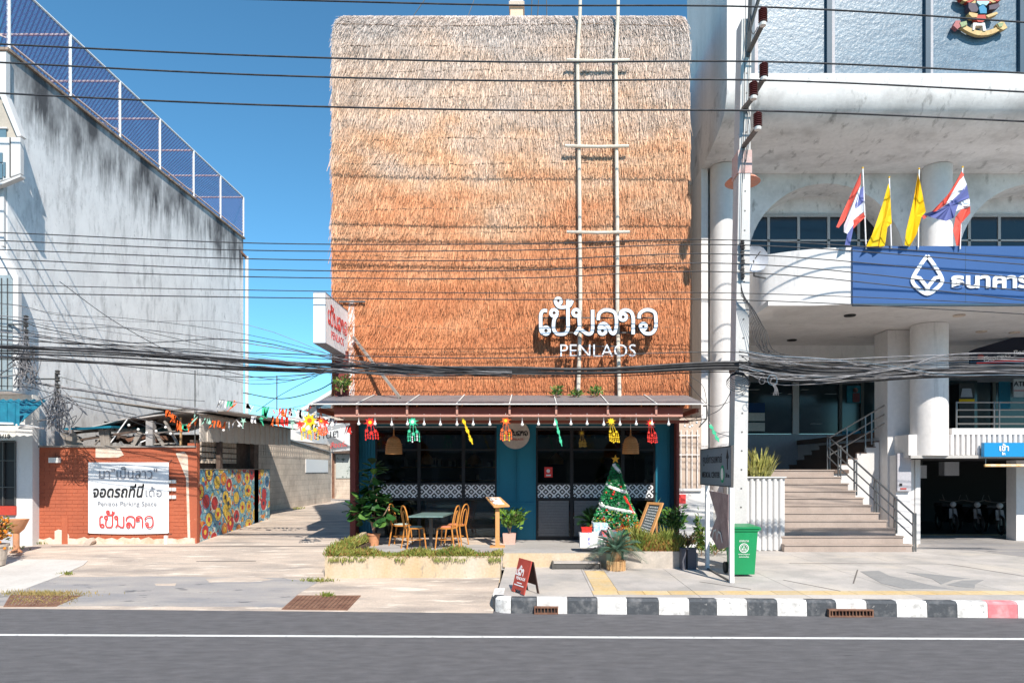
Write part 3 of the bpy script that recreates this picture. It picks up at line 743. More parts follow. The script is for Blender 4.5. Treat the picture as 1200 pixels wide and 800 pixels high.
wn_ = lpoly([(-30, 151), (7, 151), (7, 172), (-30, 172)], 14.95, .025, "window", m_tealgrey)
lpoly([(-30, 149), (8, 149), (8, 150.6), (-30, 150.6)], 14.93, .045, "frame", m_white, wn_)
lpoly([(-60, 161), (11, 161), (11, 209), (0, 212), (-60, 230)], 14.84, .08, "balcony_wall", m_white)
lpoly([(12, 161), (24, 161), (24, 203), (12, 207)], 14.82, .10, "balcony_corner", m_white)
lpoly([(11.1, 161), (11.9, 161), (11.9, 207), (11.1, 207)], 14.80, .03, "drain_pipe", m_dsteel)
for a_, b_, c_, d_ in ((-8, 2.5, 179, 190), (-8, 2.5, 192, 209), (3.5, 6, 190, 207)): lpoly([(a_, c_), (b_, c_), (b_, d_), (a_, d_)], 14.815, .02, "balcony_pane", m_tealgrey)
lpoly([(-60, 233), (0, 214), (24, 204.5), (24, 207), (2, 216), (-60, 236)], 14.80, .14, "balcony_lip", m_white)
YL = 14.95
def lbx(a, b, y0, y1, z0, z1, name, m): return MB().box(X(a, y0), X(b, y0), y0, y1, z0, z1).build(name, m, lb)
lbx(-60, 14.5, YL, 15.04, Z(458, YL), Z(322, YL), "louvre_panel", mat("grey_teal_panel", (.26, .33, .36), (.34, .40, .43), scale=3, stretch=(6, 1, .5), rough=.6))
for k, a in enumerate((-6, 1, 8)): lbx(a, a + .8, YL - .02, YL - .001, Z(456, YL), Z(326, YL), "louvre_joint", m_dsteel)
mb = MB(); mb.prism([P(15, 458, YL - .06), P(21.5, 458, YL - .06), P(21.5, 324, YL - .06), P(17, 314, YL - .06), P(0, 288, YL - .06), P(-6, 288, YL - .06), P(15, 327, YL - .06)], (0, .10, 0)); mb.build("white_trim", m_white, lb)
lbx(-60, 4.5, 14.97, 15.04, Z(288, 14.97), Z(208, 14.97), "white_strip", m_white)
# ground floor front, set back below
YL2 = 15.6
lbx(-80, 17.5, YL2, YL2 + .05, Z(592, YL2), Z(517, YL2), "shop_shutter", m_black)
for a in (-12, 2.5, 16.8): lbx(a, a + 1.2, YL2 - .05, YL2 - .001, Z(592, YL2), Z(517, YL2), "window_frame", m_dsteel)
for b in (517, 539, 570): lbx(-80, 18, YL2 - .06, YL2 - .052, Z(b + 1, YL2), Z(b, YL2), "glazing_bar", m_dsteel)
lbx(-80, 18, YL2 - .06, YL2 + .05, Z(603, YL2), Z(592.5, YL2), "red_sill", m_redr)
lbx(-80, 18, YL2 + .0, YL2 + .2, .2, Z(603.3, YL2), "plinth", mat("grey_plinth", (.42, .42, .44)))
lbx(18.1, 38, YL2 - .02, YL2 + .2, .2, 3.3, "white_pier", m_white)
lbx(-80, 18, YL2 - .01, YL2 + .2, Z(516, YL2), 3.91, "lintel", m_palec)
lbx(18.1, 38, YL2 - .02, YL2 + .2, 3.301, 3.91, "pier_head", m_palec)
mb = MB(); text(mb, "1/18", fr((X(6, YL2 - .02), YL2 - .02, Z(511, YL2))), height=.10, depth=.004); mb.build("house_number", m_ink, lb)
MB().tube([(WX + .12, 27.36, Z(300, 27.3)), (WX + .12, 27.36, .8)], .07, 8).build("rear_downpipe", m_white, lb, smooth=True)
MB().tube([(WX + .12, 27.36, Z(302, 27.3)), (WX - .1, 27.0, Z(302, 27.3) + .25)], .06, 8).build("pipe_elbow", m_rust, lb, smooth=True)
# teal corrugated awning
aw = thing("teal_awning", "teal corrugated metal awning over the shop window at the far left", "awning", (-12.6, 14.5, 2.9))
mb = MB(); n = 60; x0, x1 = -13.9, X(42, 14.5) ; rows = []
for i in range(n + 1):
    x = x0 + (x1 - x0) * i / n; d = .02 * math.sin(i * math.pi / 1.5)
    rows += [(x, 14.83, 3.72 + d), (x, 14.05, 3.16 + d), (x, 14.05, 3.16 + d - .01), (x, 14.83, 3.71 + d)]
mb.add(rows, [(i * 4 + k, i * 4 + (k + 1) % 4, (i + 1) * 4 + (k + 1) % 4, (i + 1) * 4 + k) for i in range(n) for k in range(4)])
mb.build("corrugated_sheet", m_teal, aw)
mb = MB(); rows = []
for i in range(n + 1):
    x = x0 + (x1 - x0) * i / n; d = .02 * math.sin(i * math.pi / 1.5)
    rows += [(x, 14.04 + d, 3.57), (x, 14.04 + d, 3.10)]
mb.add(rows, [(i * 2, i * 2 + 1, i * 2 + 3, i * 2 + 2) for i in range(n)])
mb.build("front_sheet", m_teal, aw)
MB().tube([(x0, 14.0, 3.22), (x1 - .1, 14.0, 3.14)], .022, 6).build("pipe_rail", m_signw, aw)
MB().tube([(x1 - .05, 14.02, 3.12), (x1 - .05, 14.8, 3.10)], .02, 6).build("bracket", m_signw, aw)
# rooftop net cage
cg = thing("rooftop_net_cage", "netted steel pipe cage on the roof of the left building", "net cage", (-14, 20, ZT))
ZC = 13.08
py = [15.1, 17.1, 19.15, 21.2, 23.3, 25.3, 27.3]
for y in py:
    MB().tube([(WX + .0, y, ZT + .06), (WX, y, ZC)], .04, 6).build("post", m_whp, cg)
    MB().tube([(WX, y, ZC), (WX - 9, y, ZC)], .032, 6).build("cross_pipe", mat("rusty_pink_pipe", (.70, .45, .38), (.72, .62, .58), scale=6), cg)
MB().tube([(WX, 14.9, ZC), (WX, 27.3, ZC)], .03, 6).build("top_pipe", m_whp, cg)
MB().tube([(WX, 15.1, ZT + .2), (WX, 27.3, ZT + .2)], .025, 6).build("bottom_pipe", MATS["rusty_pink_pipe"], cg)
MB().tube([(WX - 9, 15.1, ZC), (WX - 9, 27.3, ZC)], .03, 6).build("top_pipe", m_whp, cg)
MB().tube([(WX - 4, 15.1, ZC), (WX - 4, 27.3, ZC)], .025, 6).build("top_pipe", m_whp, cg)
for a, b in ((0, 0), (2, 1), (4, 0)):
    MB().tube([(WX, py[a], ZT + .3), (WX - 3.2, py[a] + .2, ZC)], .015, 5).build("stay", MATS["rusty_pink_pipe"], cg)
MB().quad((WX + .005, 14.9, ZT + .06), (WX + .005, 27.3, ZT + .06), (WX + .005, 27.3, ZC), (WX + .005, 14.9, ZC)).build("side_net", m_net, cg)
MB().quad((WX, 14.9, ZC - .03), (WX, 27.3, ZC - .03), (WX - 9, 27.3, ZC - .03), (WX - 9, 14.9, ZC - .03)).build("roof_net", m_net, cg)
MB().quad((WX - 9, 14.9, ZT + .06), (WX - 9, 27.3, ZT + .06), (WX - 9, 27.3, ZC), (WX - 9, 14.9, ZC)).build("side_net", m_net, cg)
MB().quad((WX, 27.31, ZT + .06), (WX - 9, 27.31, ZT + .06), (WX - 9, 27.31, ZC), (WX, 27.31, ZC)).build("side_net", m_net, cg)

# ============================================================ ORANGE WALL, SHED, MURAL
YO = 15.8
x0, x1 = X(39, YO), X(229, YO)
ow = thing("orange_brick_wall", "orange painted brick wall with raw pale base, carrying the white parking banner", "wall", ((x0 + x1) / 2, YO, .45))
zb = .30; zt = Z(524, YO)
# rows of painted bricks over a solid core
MB().box(x0, x1, YO, YO + .18, zb, zt).build("wall_core", m_brick, ow)
bh = .085; nrow = int((zt - zb) / bh)
me_b = None; cnt = 0
stk = MB()
for r_ in range(nrow):
    z = zb + r_ * bh
    off = (r_ % 2) * .13; x = x0 - off
    while x < x1:
        a, b = max(x + .006, x0), min(x + .26 - .006, x1)
        if b - a > .04 and not (-10.25 < (a + b) / 2 < -8.35 and .85 < z < 2.2):
            stk.box(a, b, YO - .006 - random.random() * .003, YO + .001, z + .005, z + bh - .005)
        x += .26
tag(stk.build("brick_face", m_brick, ow, recalc=False), kind="stuff")
mb = MB(); xx = x0
pts = [(x0, zb)]
k = 0
while xx < x1:
    pts.append((xx, Z(random.uniform(628.5, 632.5), YO))); xx += random.uniform(.05, .16)
pts += [(x1, Z(629, YO)), (x1, zb)]
mb.prism([(a, YO - .016, b) for a, b in pts], (0, .009, 0)); mb.build("raw_render_base", m_rawrender, ow)
for poly in ([(64, 634), (64, 622), (68, 620), (78, 622), (81, 628), (80, 634)],
             [(112, 524.5), (140, 524.5), (145, 533), (138, 536), (112, 536)], [(206, 531), (216, 529), (220, 534), (223, 634), (220, 634), (218, 560), (212, 545)]):
    mb = MB(); mb.prism([(X(a, YO - .018), YO - .018, Z(b, YO - .018)) for a, b in poly], (0, .008, 0)); mb.build("raw_render_patch", m_rawrender, ow)
mb = MB(); mb.box(x0 - .03, x1 + .03, YO - .04, YO + .22, zt, zt + .04); mb.build("coping", m_greywood, ow)
MB().box(X(73, YO), X(80, YO), YO - .02, YO - .0065, .3, Z(604, YO)).build("wall_patch", m_brick, ow)
mb = MB(); mb.box(X(61, YO), X(72, YO), YO - .12, YO - .012, Z(542, YO), Z(536, YO)); mb.build("lamp_box", m_palec, ow)
mb = MB()
for q in range(3):
    for c in range(2): mb.box(X(198 + c * 5, YO), X(202 + c * 5, YO), YO - .05, YO - .012, Z(566 + q * 9, YO), Z(562 + q * 9, YO))
mb.build("socket_boxes", m_palec, ow)
for zz in (559, 568):
    MB().box(X(41, YO), X(46, YO), YO - .09, YO - .012, Z(zz + 6, YO), Z(zz, YO)).build("meter_box", m_palec, ow)
MB().tube([(X(42, YO), YO - .03, Z(526, YO)), (X(43, YO), YO - .03, Z(572, YO))], .02, 5).build("conduit", m_cable, ow)
# the parking banner
Yb = YO - .06
bx0, bx1, bz0, bz1 = X(103, Yb), X(197.5, Yb), Z(624.5, Yb), Z(541.5, Yb)
ban = thing("parking_banner", "white vinyl parking banner with black and red lettering tied to the orange wall", "banner", ((bx0 + bx1) / 2, Yb, bz0))
mb = MB(); nx_, nz_ = 24, 16; vs = []
for j in range(nz_ + 1):
    for i in range(nx_ + 1):
        u, v = i / nx_, j / nz_
        sag = -.02 * math.sin(math.pi * u) * (1 - v); wv = .010 * math.sin(u * 9 + v * 4) * math.sin(v * 7) * (1 - abs(2 * u - 1) ** 3)
        vs.append((bx0 + (bx1 - bx0) * u, Yb + .012 + wv * .6, bz0 + (bz1 - bz0) * v + sag))
mb.add(vs, [(j * (nx_ + 1) + i, j * (nx_ + 1) + i + 1, (j + 1) * (nx_ + 1) + i + 1, (j + 1) * (nx_ + 1) + i) for j in range(nz_) for i in range(nx_)])
mb.build("vinyl_sheet", m_vinyl, ban, smooth=True)
def bp(a, b): return (X(a, Yb - .008), Yb - .008, Z(b, Yb - .008))
mb = MB(); text(mb, 'มา"เป็นลาว"', fr(bp(150, 553.5)), width=(184 - 116) * Yb / 800, height=(561 - 547) * Yb / 800, depth=.002); mb.build("lettering", m_inkg, ban)
mb = MB(); text(mb, 'จอดรถที่นี่', fr(bp(139, 574.5)), width=(169 - 109) * Yb / 800, height=(582 - 566) * Yb / 800, depth=.002, bold=.02, shear=.2); mb.build("bold_lettering", m_ink, ban)
mb = MB(); text(mb, 'เด้อ', fr(bp(180, 575.5)), width=(190 - 171) * Yb / 800, height=(582 - 570) * Yb / 800, depth=.002); mb.build("thin_lettering", m_inkg, ban)
mb = MB(); text(mb, 'Penlaos Parking Space', fr(bp(149, 590.5)), width=(183.5 - 114.5) * Yb / 800, depth=.002); tag(mb.build("english_lettering", m_inkg, ban), kind="stuff")
mb = MB(); logo(mb, fr(bp(116, 618.5)), (180.5 - 116) * Yb / 800, wt=24, depth=.003); mb.build("red_lettering", m_red, ban)
for a, b in ((103, 541), (197.5, 541), (104, 624), (197, 624)):
    MB().tube([(X(a, Yb), Yb, Z(b, Yb)), (X(a, Yb) + (.06 if a > 150 else -.06), YO - .01, Z(b, Yb) + (.05 if b < 600 else -.04))], .006, 4).build("tie_cord", m_cable, ban)
MB().box(X(192, Yb), X(196, Yb), Yb + .0, Yb + .05, Z(638, YO), Z(627, YO)).build("prop_block", m_palec, ban)
# broken block leaning at wall foot
mb = MB(); mb.prism([P(96, 640, 15.6), P(100, 633, 15.6), P(105, 630, 15.6), P(108, 634, 15.6), P(103, 641, 15.6)], (0, .15, 0)); tag(mb.build("concrete_rubble", m_conc), "small broken grey lump of concrete at the foot of the orange wall", "rubble")
# shed behind
sh = thing("lean_to_shed", "ramshackle shed with sagging corrugated roof behind the orange wall", "shed", (-9.5, 18, .5))
Y1 = 16.1
def roofstrip(pts_px, Yn, Yf, name, m, th=.03, dz=0):
    mb = MB()
    n_ = len(pts_px) - 1; vs = []
    for (a, b) in pts_px:
        p = P(a, b, Yn); q = Vector((p.x, Yf, p.z + dz)); vs += [p, q, q - Vector((0, 0, th)), p - Vector((0, 0, th))]
    mb.add(vs, [(i * 4 + k, i * 4 + (k + 1) % 4, (i + 1) * 4 + (k + 1) % 4, (i + 1) * 4 + k) for i in range(n_) for k in range(4)] + [(3, 2, 1, 0), tuple(n_ * 4 + k for k in range(4))])
    return mb.build(name, m, sh)
roofstrip([(74, 501), (100, 500.5), (130, 498.5)], Y1 - .15, 19.5, "roof_sheet", m_teal, .05, .1)
roofstrip([(108, 499), (118, 497), (140, 491), (165, 486.5), (190, 482.5), (215, 480.5)], Y1 + .1, 20.5, "roof_sheet", mat("pale_roof_sheet", (.55, .52, .5), (.4, .37, .35), scale=3), .025, .12)
roofstrip([(160, 489), (180, 486), (205, 482.5), (230, 481), (262, 480)], Y1 - .1, 21.8, "roof_sheet", MATS["pale_roof_sheet"], .03, .1)
# crumpled sheets lifted on the ridge
for a in ((178, 484, 26, -4), (192, 481, 22, -3), (205, 481, 30, -2)):
    mb = MB(); p = P(a[0], a[1], Y1 + .3); mb.prism([p, P(a[0] + a[2], a[1] + a[3], Y1 + .3), P(a[0] + a[2], a[1] + a[3] + 1.2, Y1 + .3), P(a[0], a[1] + 1.5, Y1 + .3)], (0, 1.2, 0)); mb.build("loose_roof_sheet", m_greywood, sh)
MB().box(X(72, 16.2), X(229, 16.2), 19.5, 19.6, .5, 3.2).build("rear_wall", m_darkwood, sh)
# timber posts and struts seen above the orange wall
for i, (a, b, c, d, w_, m_) in enumerate([(120, 503, 123, 522, .12, m_greywood), (126, 503, 128, 522, .1, m_greywood), (165, 507, 157, 521, .11, m_greywood), (177, 493, 177, 522, .16, m_shed),
                         (178, 500, 192, 522, .06, m_greywood), (193, 493, 209, 521, .05, m_greywood), (150, 490, 128, 521, .025, m_whp), (85, 507, 122, 504, .05, m_darkwood),
                         (95, 515, 160, 505, .05, m_darkwood), (165, 518, 175, 514, .03, m_whp), (111, 521, 118, 513, .03, m_greywood), (212, 489, 212, 523, .04, mat("yellow_rust_pipe", (.55, .38, .18), (.4, .22, .12), scale=9)),
                         (180, 520, 208, 519, .03, m_greywood), (182, 507, 206, 505, .03, m_greywood)]):
    MB().bar(P(a, b, Y1 + .05), P(c, d, Y1 + .05), w_, w_).build("strut", m_, sh)
for k in range(22):
    a = random.uniform(84, 208); b = random.uniform(500 - (a - 84) * .12, 518); c = a + random.uniform(-26, 26); d = b + random.uniform(-9, 9)
    MB().bar(P(a, b, Y1 + random.uniform(.1, .9)), P(min(max(c, 80), 212), min(max(d, 492), 521), Y1 + random.uniform(.1, .9)), random.uniform(.02, .06)).build("loose_timber", random.choice([m_greywood, m_darkwood, m_darkwood, m_shed]), sh)
for k in range(7):
    a = random.uniform(84, 190); b = random.uniform(504, 517); w_ = random.uniform(12, 30); q_ = Y1 + .1 + .1 * k
    MB().prism([P(a, b, q_), P(a + w_, b - random.uniform(2, 8), q_), P(a + w_ + 2, b - 2, q_), P(a + 3, b + 3.5, q_)], (0, .3, 0)).build("broken_sheet", random.choice([m_greywood, m_darkwood, m_rust]), sh)
mb = MB(); Yg = Y1 - .15
for i in range(14):
    p = [P(66 + i * 1.3, 502 + (0 if i % 2 else .6), Yg), P(66 + (i + 1) * 1.3, 502, Yg), P(79 + (i + 1) * 1.3, 521, Yg + .05), P(79 + i * 1.3, 521.5, Yg + .05)]
    mb.prism(p, (0, .02, 0))
mb.build("leaning_corrugated_sheet", m_greywood, sh)
# eaves boarding on the alley side
XM = -7.8
def Ypx(px): return XM * 800 / (px - 625)
mb = MB(); nseg = 34; ya, yb = 16.0, 22.0
for i in range(nseg):
    y0 = ya + (yb - ya) * i / nseg; y1 = ya + (yb - ya) * (i + 1) / nseg
    zt_ = 3.50 + .02 * (i % 2); zb_ = 2.86 + (.12 * i / nseg) + random.uniform(-.01, .01); o = .02 * (i % 2)
    mb.box(XM - .03 - o, XM - o, y0, y1, zb_, zt_)
mb.build("eaves_sheet", mat("pale_eaves_sheet", (.70, .64, .57), (.60, .54, .48), scale=2, rough=.7), sh)
mb = MB()
for i in range(40):
    y0 = 15.9 + 6.4 * i / 40; y1 = y0 + .16
    mb.slab([(XM + .12, y0, 3.50 + .015 * (i % 2)), (XM + .12, y1, 3.50 + .015 * (i % 2)), (XM - 3.2, y1, 3.95), (XM - 3.2, y0, 3.95)], .02)
mb.build("roof_sheet", m_greywood, sh)
MB().box(XM - .12, XM + .0, Ypx(303), Ypx(298) - .0, .7, 2.9).build("post", m_darkwood, sh)
MB().box(XM - .10, XM + .0, Ypx(262) - .05, Ypx(258), 2.2, 2.9).build("post", m_darkwood, sh)
# perforated block course in the shed's side
mb = MB()
for zz in range(4):
    for k in range(12):
        y = 16.4 + k * .16; mb.box(XM - .22, XM - .16, y + .02, y + .14, 2.36 + zz * .14, 2.47 + zz * .14)
MB().box(XM - .3, XM - .225, 16.1, 19.8, 2.0, 2.9).build("inner_wall", m_darkwood, sh)
tag(mb.build("vent_blocks", m_block, sh), kind="stuff")
MB().tube([P(228.5, 434, 15.7), P(228.5, 520, 15.7)], .012, 5).build("aerial_mast", m_dsteel, sh)
# mural wall beside the alley
mw = thing("mural_wall", "low alley wall painted with a bright red, yellow and blue abstract mural", "wall", (XM, 18, .5))
mb = MB(); mb.prism([(XM, 15.85, .3), (XM, Ypx(316), .6), (XM, Ypx(316), 2.2), (XM, 15.85, 2.2)], (-.14, 0, 0)); mb.build("wall", m_mural, mw)
mb = MB().box(XM - .15, XM + .01, 15.85, Ypx(316), 2.2, 2.225).build("coping", m_greywood, mw)
mb = MB(); mb.box(X(220, YO), XM + .02, YO - .01, YO + .12, .3, Z(519, YO)); tag(mb.build("brick_pier", m_brick), "narrow orange painted pier at the corner between the orange wall and the mural", "pier")

# far block wall along the alley
bw = thing("concrete_block_wall", "long bare grey concrete block wall along the alley behind the mural", "wall", (-8.9, 27, .8))
XB = -8.9
MB().box(XB - .15, XB, 20.4, 30.0, .7, 2.62).build("wall", m_block, bw)
mb = MB()
for k in range(int(9.4 / .2)):
    y = 20.5 + k * .2
    for j in range(3):
        mb.box(XB - .12, XB + .0, y + .03, y + .19, 2.68 + j * .19, 2.82 + j * .19)
MB().box(XB - .20, XB - .13, 20.4, 30, 2.62, 3.3).build("dark_backing", m_darkwood, bw)  # dark board behind the vent openings
for j in range(4): mb.box(XB - .119, XB - .001, 20.4, 30.0, 2.63 + j * .19, 2.675 + j * .19)
tag(mb.build("vent_blocks", m_block, bw), kind="stuff")
MB().box(XB + .001, XB + .02, X(1, 1) * 0 + XB * 800 / (358 - 625), XB * 800 / (384 - 625), Z(560, 29) + .25, Z(545.5, 29) + .25).build("white_notice", m_signw, bw)
mb = MB(); mb.prism([(XB - .9, 22.4, 3.62), (XB + .05, 22.4, 3.42), (XB + .05, 30.3, 2.92), (XB - .9, 30.3, 3.05)], (0, 0, .05)); mb.build("sloping_roof_sheet", mat("dull_metal_sheet", (.22, .25, .27), (.35, .37, .38), scale=3, rough=.5), bw)
# houses at the end of the alley
fb = thing("back_house", "small pale house closing the end of the alley, with a dark window", "house", (-9.5, 34.5, .8))
Yh = 33.6
MB().box(X(388, Yh), X(412, Yh) + 2.6, Yh, Yh + 4, .6, Z(486, Yh)).build("wall", m_block, fb)
MB().prism([P(340, 489, Yh + 2), P(362, 486, Yh + 2), P(362, 478, Yh + 2), P(392, 460, Yh + 2), P(430, 450, Yh + 2), P(430, 560, Yh + 2), P(340, 560, Yh + 2)], (0, 3, 0)).build("gable_wall", m_white, fb)
MB().prism([P(355, 481, Yh + 1.6), P(398, 455, Yh + 1.6), P(432, 449, Yh + 1.6), P(432, 446, Yh + 1.6), P(396, 452, Yh + 1.6), P(352, 479, Yh + 1.6)], (0, 3, 0)).build("roof", mat("white_roof_sheet", (.8, .8, .8)), fb)
MB().box(X(371, Yh + 1.95), X(388, Yh + 1.95), Yh + 1.93, Yh + 1.99, Z(486, Yh + 1.95), Z(468, Yh + 1.95)).build("window", m_tealgrey, fb)
MB().box(X(394, Yh), X(411, Yh), Yh - .05, Yh - .003, Z(560, Yh), Z(532, Yh)).build("painted_panel", mat("pale_blue_grey_print", (.45, .48, .46), (.08, .12, .10), scale=2.2, stretch=(1, 1, 1.2), thr=(.56, .6)), fb)
MB().box(X(394, Yh), X(412, Yh), Yh - .5, Yh - .051, Z(531, Yh), Z(524, Yh)).build("shade_board", m_darkwood, fb)
MB().tube([P(390.5, 590, Yh - .1), P(390.5, 505, Yh - .1)], .07, 6).build("post", m_rust, fb)
fb2 = thing("rear_shop_board", "white shop signboard with black and red handwriting over the alley's end", "sign", (X(392, 30), 30, 3.2))
MB().prism([P(346, 506, 30.5), P(365, 498, 30), P(418, 493, 28.5), P(418, 527, 28.5), P(388, 529, 30), P(372, 517, 30.5)], (0, .08, 0)).build("board", m_signw, fb2)
mb = MB(); mb2 = MB()
U_ = Vector((1, 0, 0.12)).normalized()
text(mb, "ร้านตาม", (P(390, 507, 29.2), U_, ZA, -YA), width=1.5, depth=.01); text(mb2, "สั่งอร่อย", (P(400, 520, 29.0), U_, ZA, -YA), width=.95, depth=.01)
mb.build("black_lettering", m_ink, fb2); mb2.build("red_lettering", m_red, fb2)
tag(MB().tube([P(324.5, 480, 24), P(324.5, 440, 24)], .02, 5).build("aerial_pole", m_dsteel), "thin aerial pole rising behind the shed roof against the sky", "aerial")
# ============================================================ RESTAURANT BUILDING
TY = 15.3; TX0, TX1 = X(394.5, TY), X(804, TY)
rs = thing("thatched_restaurant", "narrow tall restaurant building with its whole front hung in orange and grey straw thatch", "building", (-.45, 17, .5))
MB().box(TX0 + .12, TX1 - .12, TY + .12, 26, 3.3, 12.0).build("wall", m_beige, rs)
mb = MB(); mb.prism([(TX0 + .3, TY + .14, 12.0), (TX0 + .3, TY + .25, 12.3), (TX0 + .3, TY + .5, 12.5), (TX0 + .3, TY + .8, 12.62), (TX0 + .3, 26, 12.62), (TX0 + .3, 26, 12.0)], (TX1 - TX0 - .6, 0, 0)); mb.build("roof", m_beige, rs)
m_back = thatch_mat(name="thatch_underlayer")
m_back.node_tree.nodes["Principled BSDF"].inputs["Roughness"].default_value = 1
def face_y(z):                             # front of the thatch, rolling back over the top edge
    a = np.clip((z - 11.75) / 0.9, 0, 1)
    return TY + 0.62 * (1 - np.sqrt(np.maximum(1 - a * a, 0)))
def rnd_x(x, z):                           # the sheet narrows where it rolls over at the top corners
    a = np.clip((z - 11.95) / 0.72, 0, 1); m_ = (TX0 + TX1) / 2
    return m_ + (x - m_) * (1 - .055 * (1 - np.sqrt(np.maximum(1 - a * a, 0))))
def thatch_course(z0, z1, n, idx):
    Lc = z1 - z0
    topz = z1 + .05 + rng.random(n) * .05
    u = rng.random(n)
    ztop = z0 + Lc * (0.12 + 1.0 * u); ztop = np.minimum(ztop, 12.62)
    ln = 0.18 + 0.34 * rng.random(n)
    x = TX0 + (TX1 - TX0) * rng.random(n)
    edgeb = rng.random(n) < .02; x[edgeb] = np.where(rng.random(edgeb.sum()) < .5, TX0 + rng.normal(0, .03, edgeb.sum()), TX1 + rng.normal(0, .03, edgeb.sum()))
    tilt = rng.normal(0, .15, n) + (.05 * math.sin(idx * 1.7) - .30 * np.clip(1 - (x - TX0) / 4.2, 0, 1)); nb = (x < TX0 + .15) | (x > TX1 - .15); tilt[nb] *= .35
    w = 0.008 + 0.010 * rng.random(n)
    xb = x + np.sin(tilt) * ln; zb = ztop - np.cos(tilt) * ln
    fr_ = np.clip((ztop - z0) / Lc, 0, 1.2)
    frb = np.clip((zb - z0) / Lc, -.3, 1.2)
    lay = rng.random(n) * .045
    yt = face_y(ztop) - .015 - lay - .022 * (1 - fr_)
    yb = face_y(np.clip(zb, 3, 12.6)) - .022 - lay * rng.random(n) * 1.6 - .034 * (1 - frb) - .03 * rng.random(n)
    x = rnd_x(x, ztop); xb = rnd_x(xb, zb)
    v = np.empty((n, 4, 3))
    ang = rng.normal(0, .5, n); wx = w / 2 * np.cos(ang); wy = w / 2 * np.sin(ang)
    v[:, 0] = np.stack([x - wx, yt - wy, ztop], 1); v[:, 1] = np.stack([x + wx, yt + wy, ztop], 1)
    v[:, 2] = np.stack([xb + wx * .5, yb + wy * .5, zb], 1); v[:, 3] = np.stack([xb - wx * .5, yb - wy * .5, zb], 1)
    o = np.array(rs.location)
    me = bpy.data.meshes.new("thatch_course")
    me.vertices.add(n * 4); me.vertices.foreach_set("co", (v - o).astype(np.float32).ravel())
    me.loops.add(n * 4); me.loops.foreach_set("vertex_index", np.arange(n * 4, dtype=np.int32))
    me.polygons.add(n); me.polygons.foreach_set("loop_start", np.arange(0, n * 4, 4, dtype=np.int32))
    me.update(calc_edges=True)
    at = me.attributes.new("tone", 'FLOAT', 'FACE')
    t_ = np.clip(rng.normal(.58, .27, n), 0, 1).astype(np.float32); at.data.foreach_set("value", t_)
    me.materials.append(m_thatch)
    ob = bpy.data.objects.new("thatch_course", me); COL.objects.link(ob); ob.parent = rs
    ob["kind"] = "stuff"
zs = [3.80]
while zs[-1] < 12.3: zs.append(zs[-1] + random.choice([.46, .5, .52, .55]))
zs[-1] = 12.66
for i in range(len(zs) - 1):
    thatch_course(zs[i], zs[i + 1], int(17500 * (zs[i + 1] - zs[i]) / .5), i)
for i in range(1, len(zs) - 1):
    if i in (4, 9, 12): continue
    mb = MB(); pts = []
    xx = TX0 - .01
    while xx < TX1:
        z_ = zs[i] + .03 * math.sin(xx * 1.1 + i * 2) + random.gauss(0, .012); pts.append((xx, float(face_y(np.array(z_))) - .090 - random.random() * .012, z_)); xx += random.uniform(.08, .2)
    mb.tube(pts, .010, 4); mb.build("binding_rope", mat("dark_rope", (.10, .055, .035), (.26, .17, .11), scale=3.5), rs, recalc=False)
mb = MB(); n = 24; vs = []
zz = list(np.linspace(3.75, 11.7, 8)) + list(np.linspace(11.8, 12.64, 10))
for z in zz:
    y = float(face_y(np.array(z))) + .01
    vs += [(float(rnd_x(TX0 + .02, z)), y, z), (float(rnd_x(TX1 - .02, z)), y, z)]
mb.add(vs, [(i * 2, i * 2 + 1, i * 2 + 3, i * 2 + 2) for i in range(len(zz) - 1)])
ub = mb.build("thatch_backing", mat("thatch_dark_layer", (.20, .09, .045), (.28, .17, .11), scale=2), rs)  # dark brown sheet closing the gaps behind the straw
# bamboo ladder on the thatch
ld = thing("bamboo_ladder", "tall pale bamboo ladder lashed upright against the thatch", "ladder", (X(700, 15.1), 15.08, 3.8))
LY = 15.08
for path in ([(680, -14), (679.5, 20), (677, 72), (678.5, 170), (679.5, 272), (680, 360), (677.5, 466)], [(724.5, -14), (724, 20), (722, 72), (722.5, 172), (723.5, 272), (723.5, 360), (726, 466)]):
    MB().tube(crom([P(a, b, LY if b > 40 else LY + .05) for a, b in path], 5), .038, 8, .046).build("pole", m_bamboo, ld, smooth=True)
    for b in (40, 120, 215, 250, 310, 395, 440): pass
for (a, c, b) in ((664, 738, 71), (662, 737, 171.5), (664, 738, 272)):
    MB().tube([P(a, b - .4, LY - .06), P((a + c) / 2, b + .6, LY - .06), P(c, b - .2, LY - .06)], .036, 8).build("rung", m_bamboo, ld, smooth=True)
# small concrete block and aerials on the roof
rb = thing("roof_shrine_block", "small peach concrete block with a grey cap standing on the thatched roof", "block", P(605, 18, 17.2))
MB().box(X(598, 17.2), X(613, 17.2), 17.2, 17.6, 12.6, Z(9, 17.2)).build("block", mat("peach_concrete", (.72, .52, .38), rough=.9), rb)
MB().box(X(596.5, 17.2), X(614.5, 17.2), 17.15, 17.65, Z(9, 17.2), Z(3, 17.2)).build("cap", m_conc, rb)
MB().box(X(598, 17.2), X(613, 17.2), 17.2, 17.6, Z(3, 17.2), Z(-12, 17.2)).build("upper_block", m_palec, rb)
for a in (622.5, 630, 641):
    tag(MB().tube([P(a, 22, 17.4), P(a + random.uniform(-3, 3), -14, 17.4)], .012, 5).build("thin_aerial", m_dsteel), {622.5: "thin dark aerial rod just right of the roof block", 630: "second thin aerial rod right of the roof block", 641: "thin aerial rod farthest right of the roof block"}[a], "aerial", "aerial rods on the thatched roof")
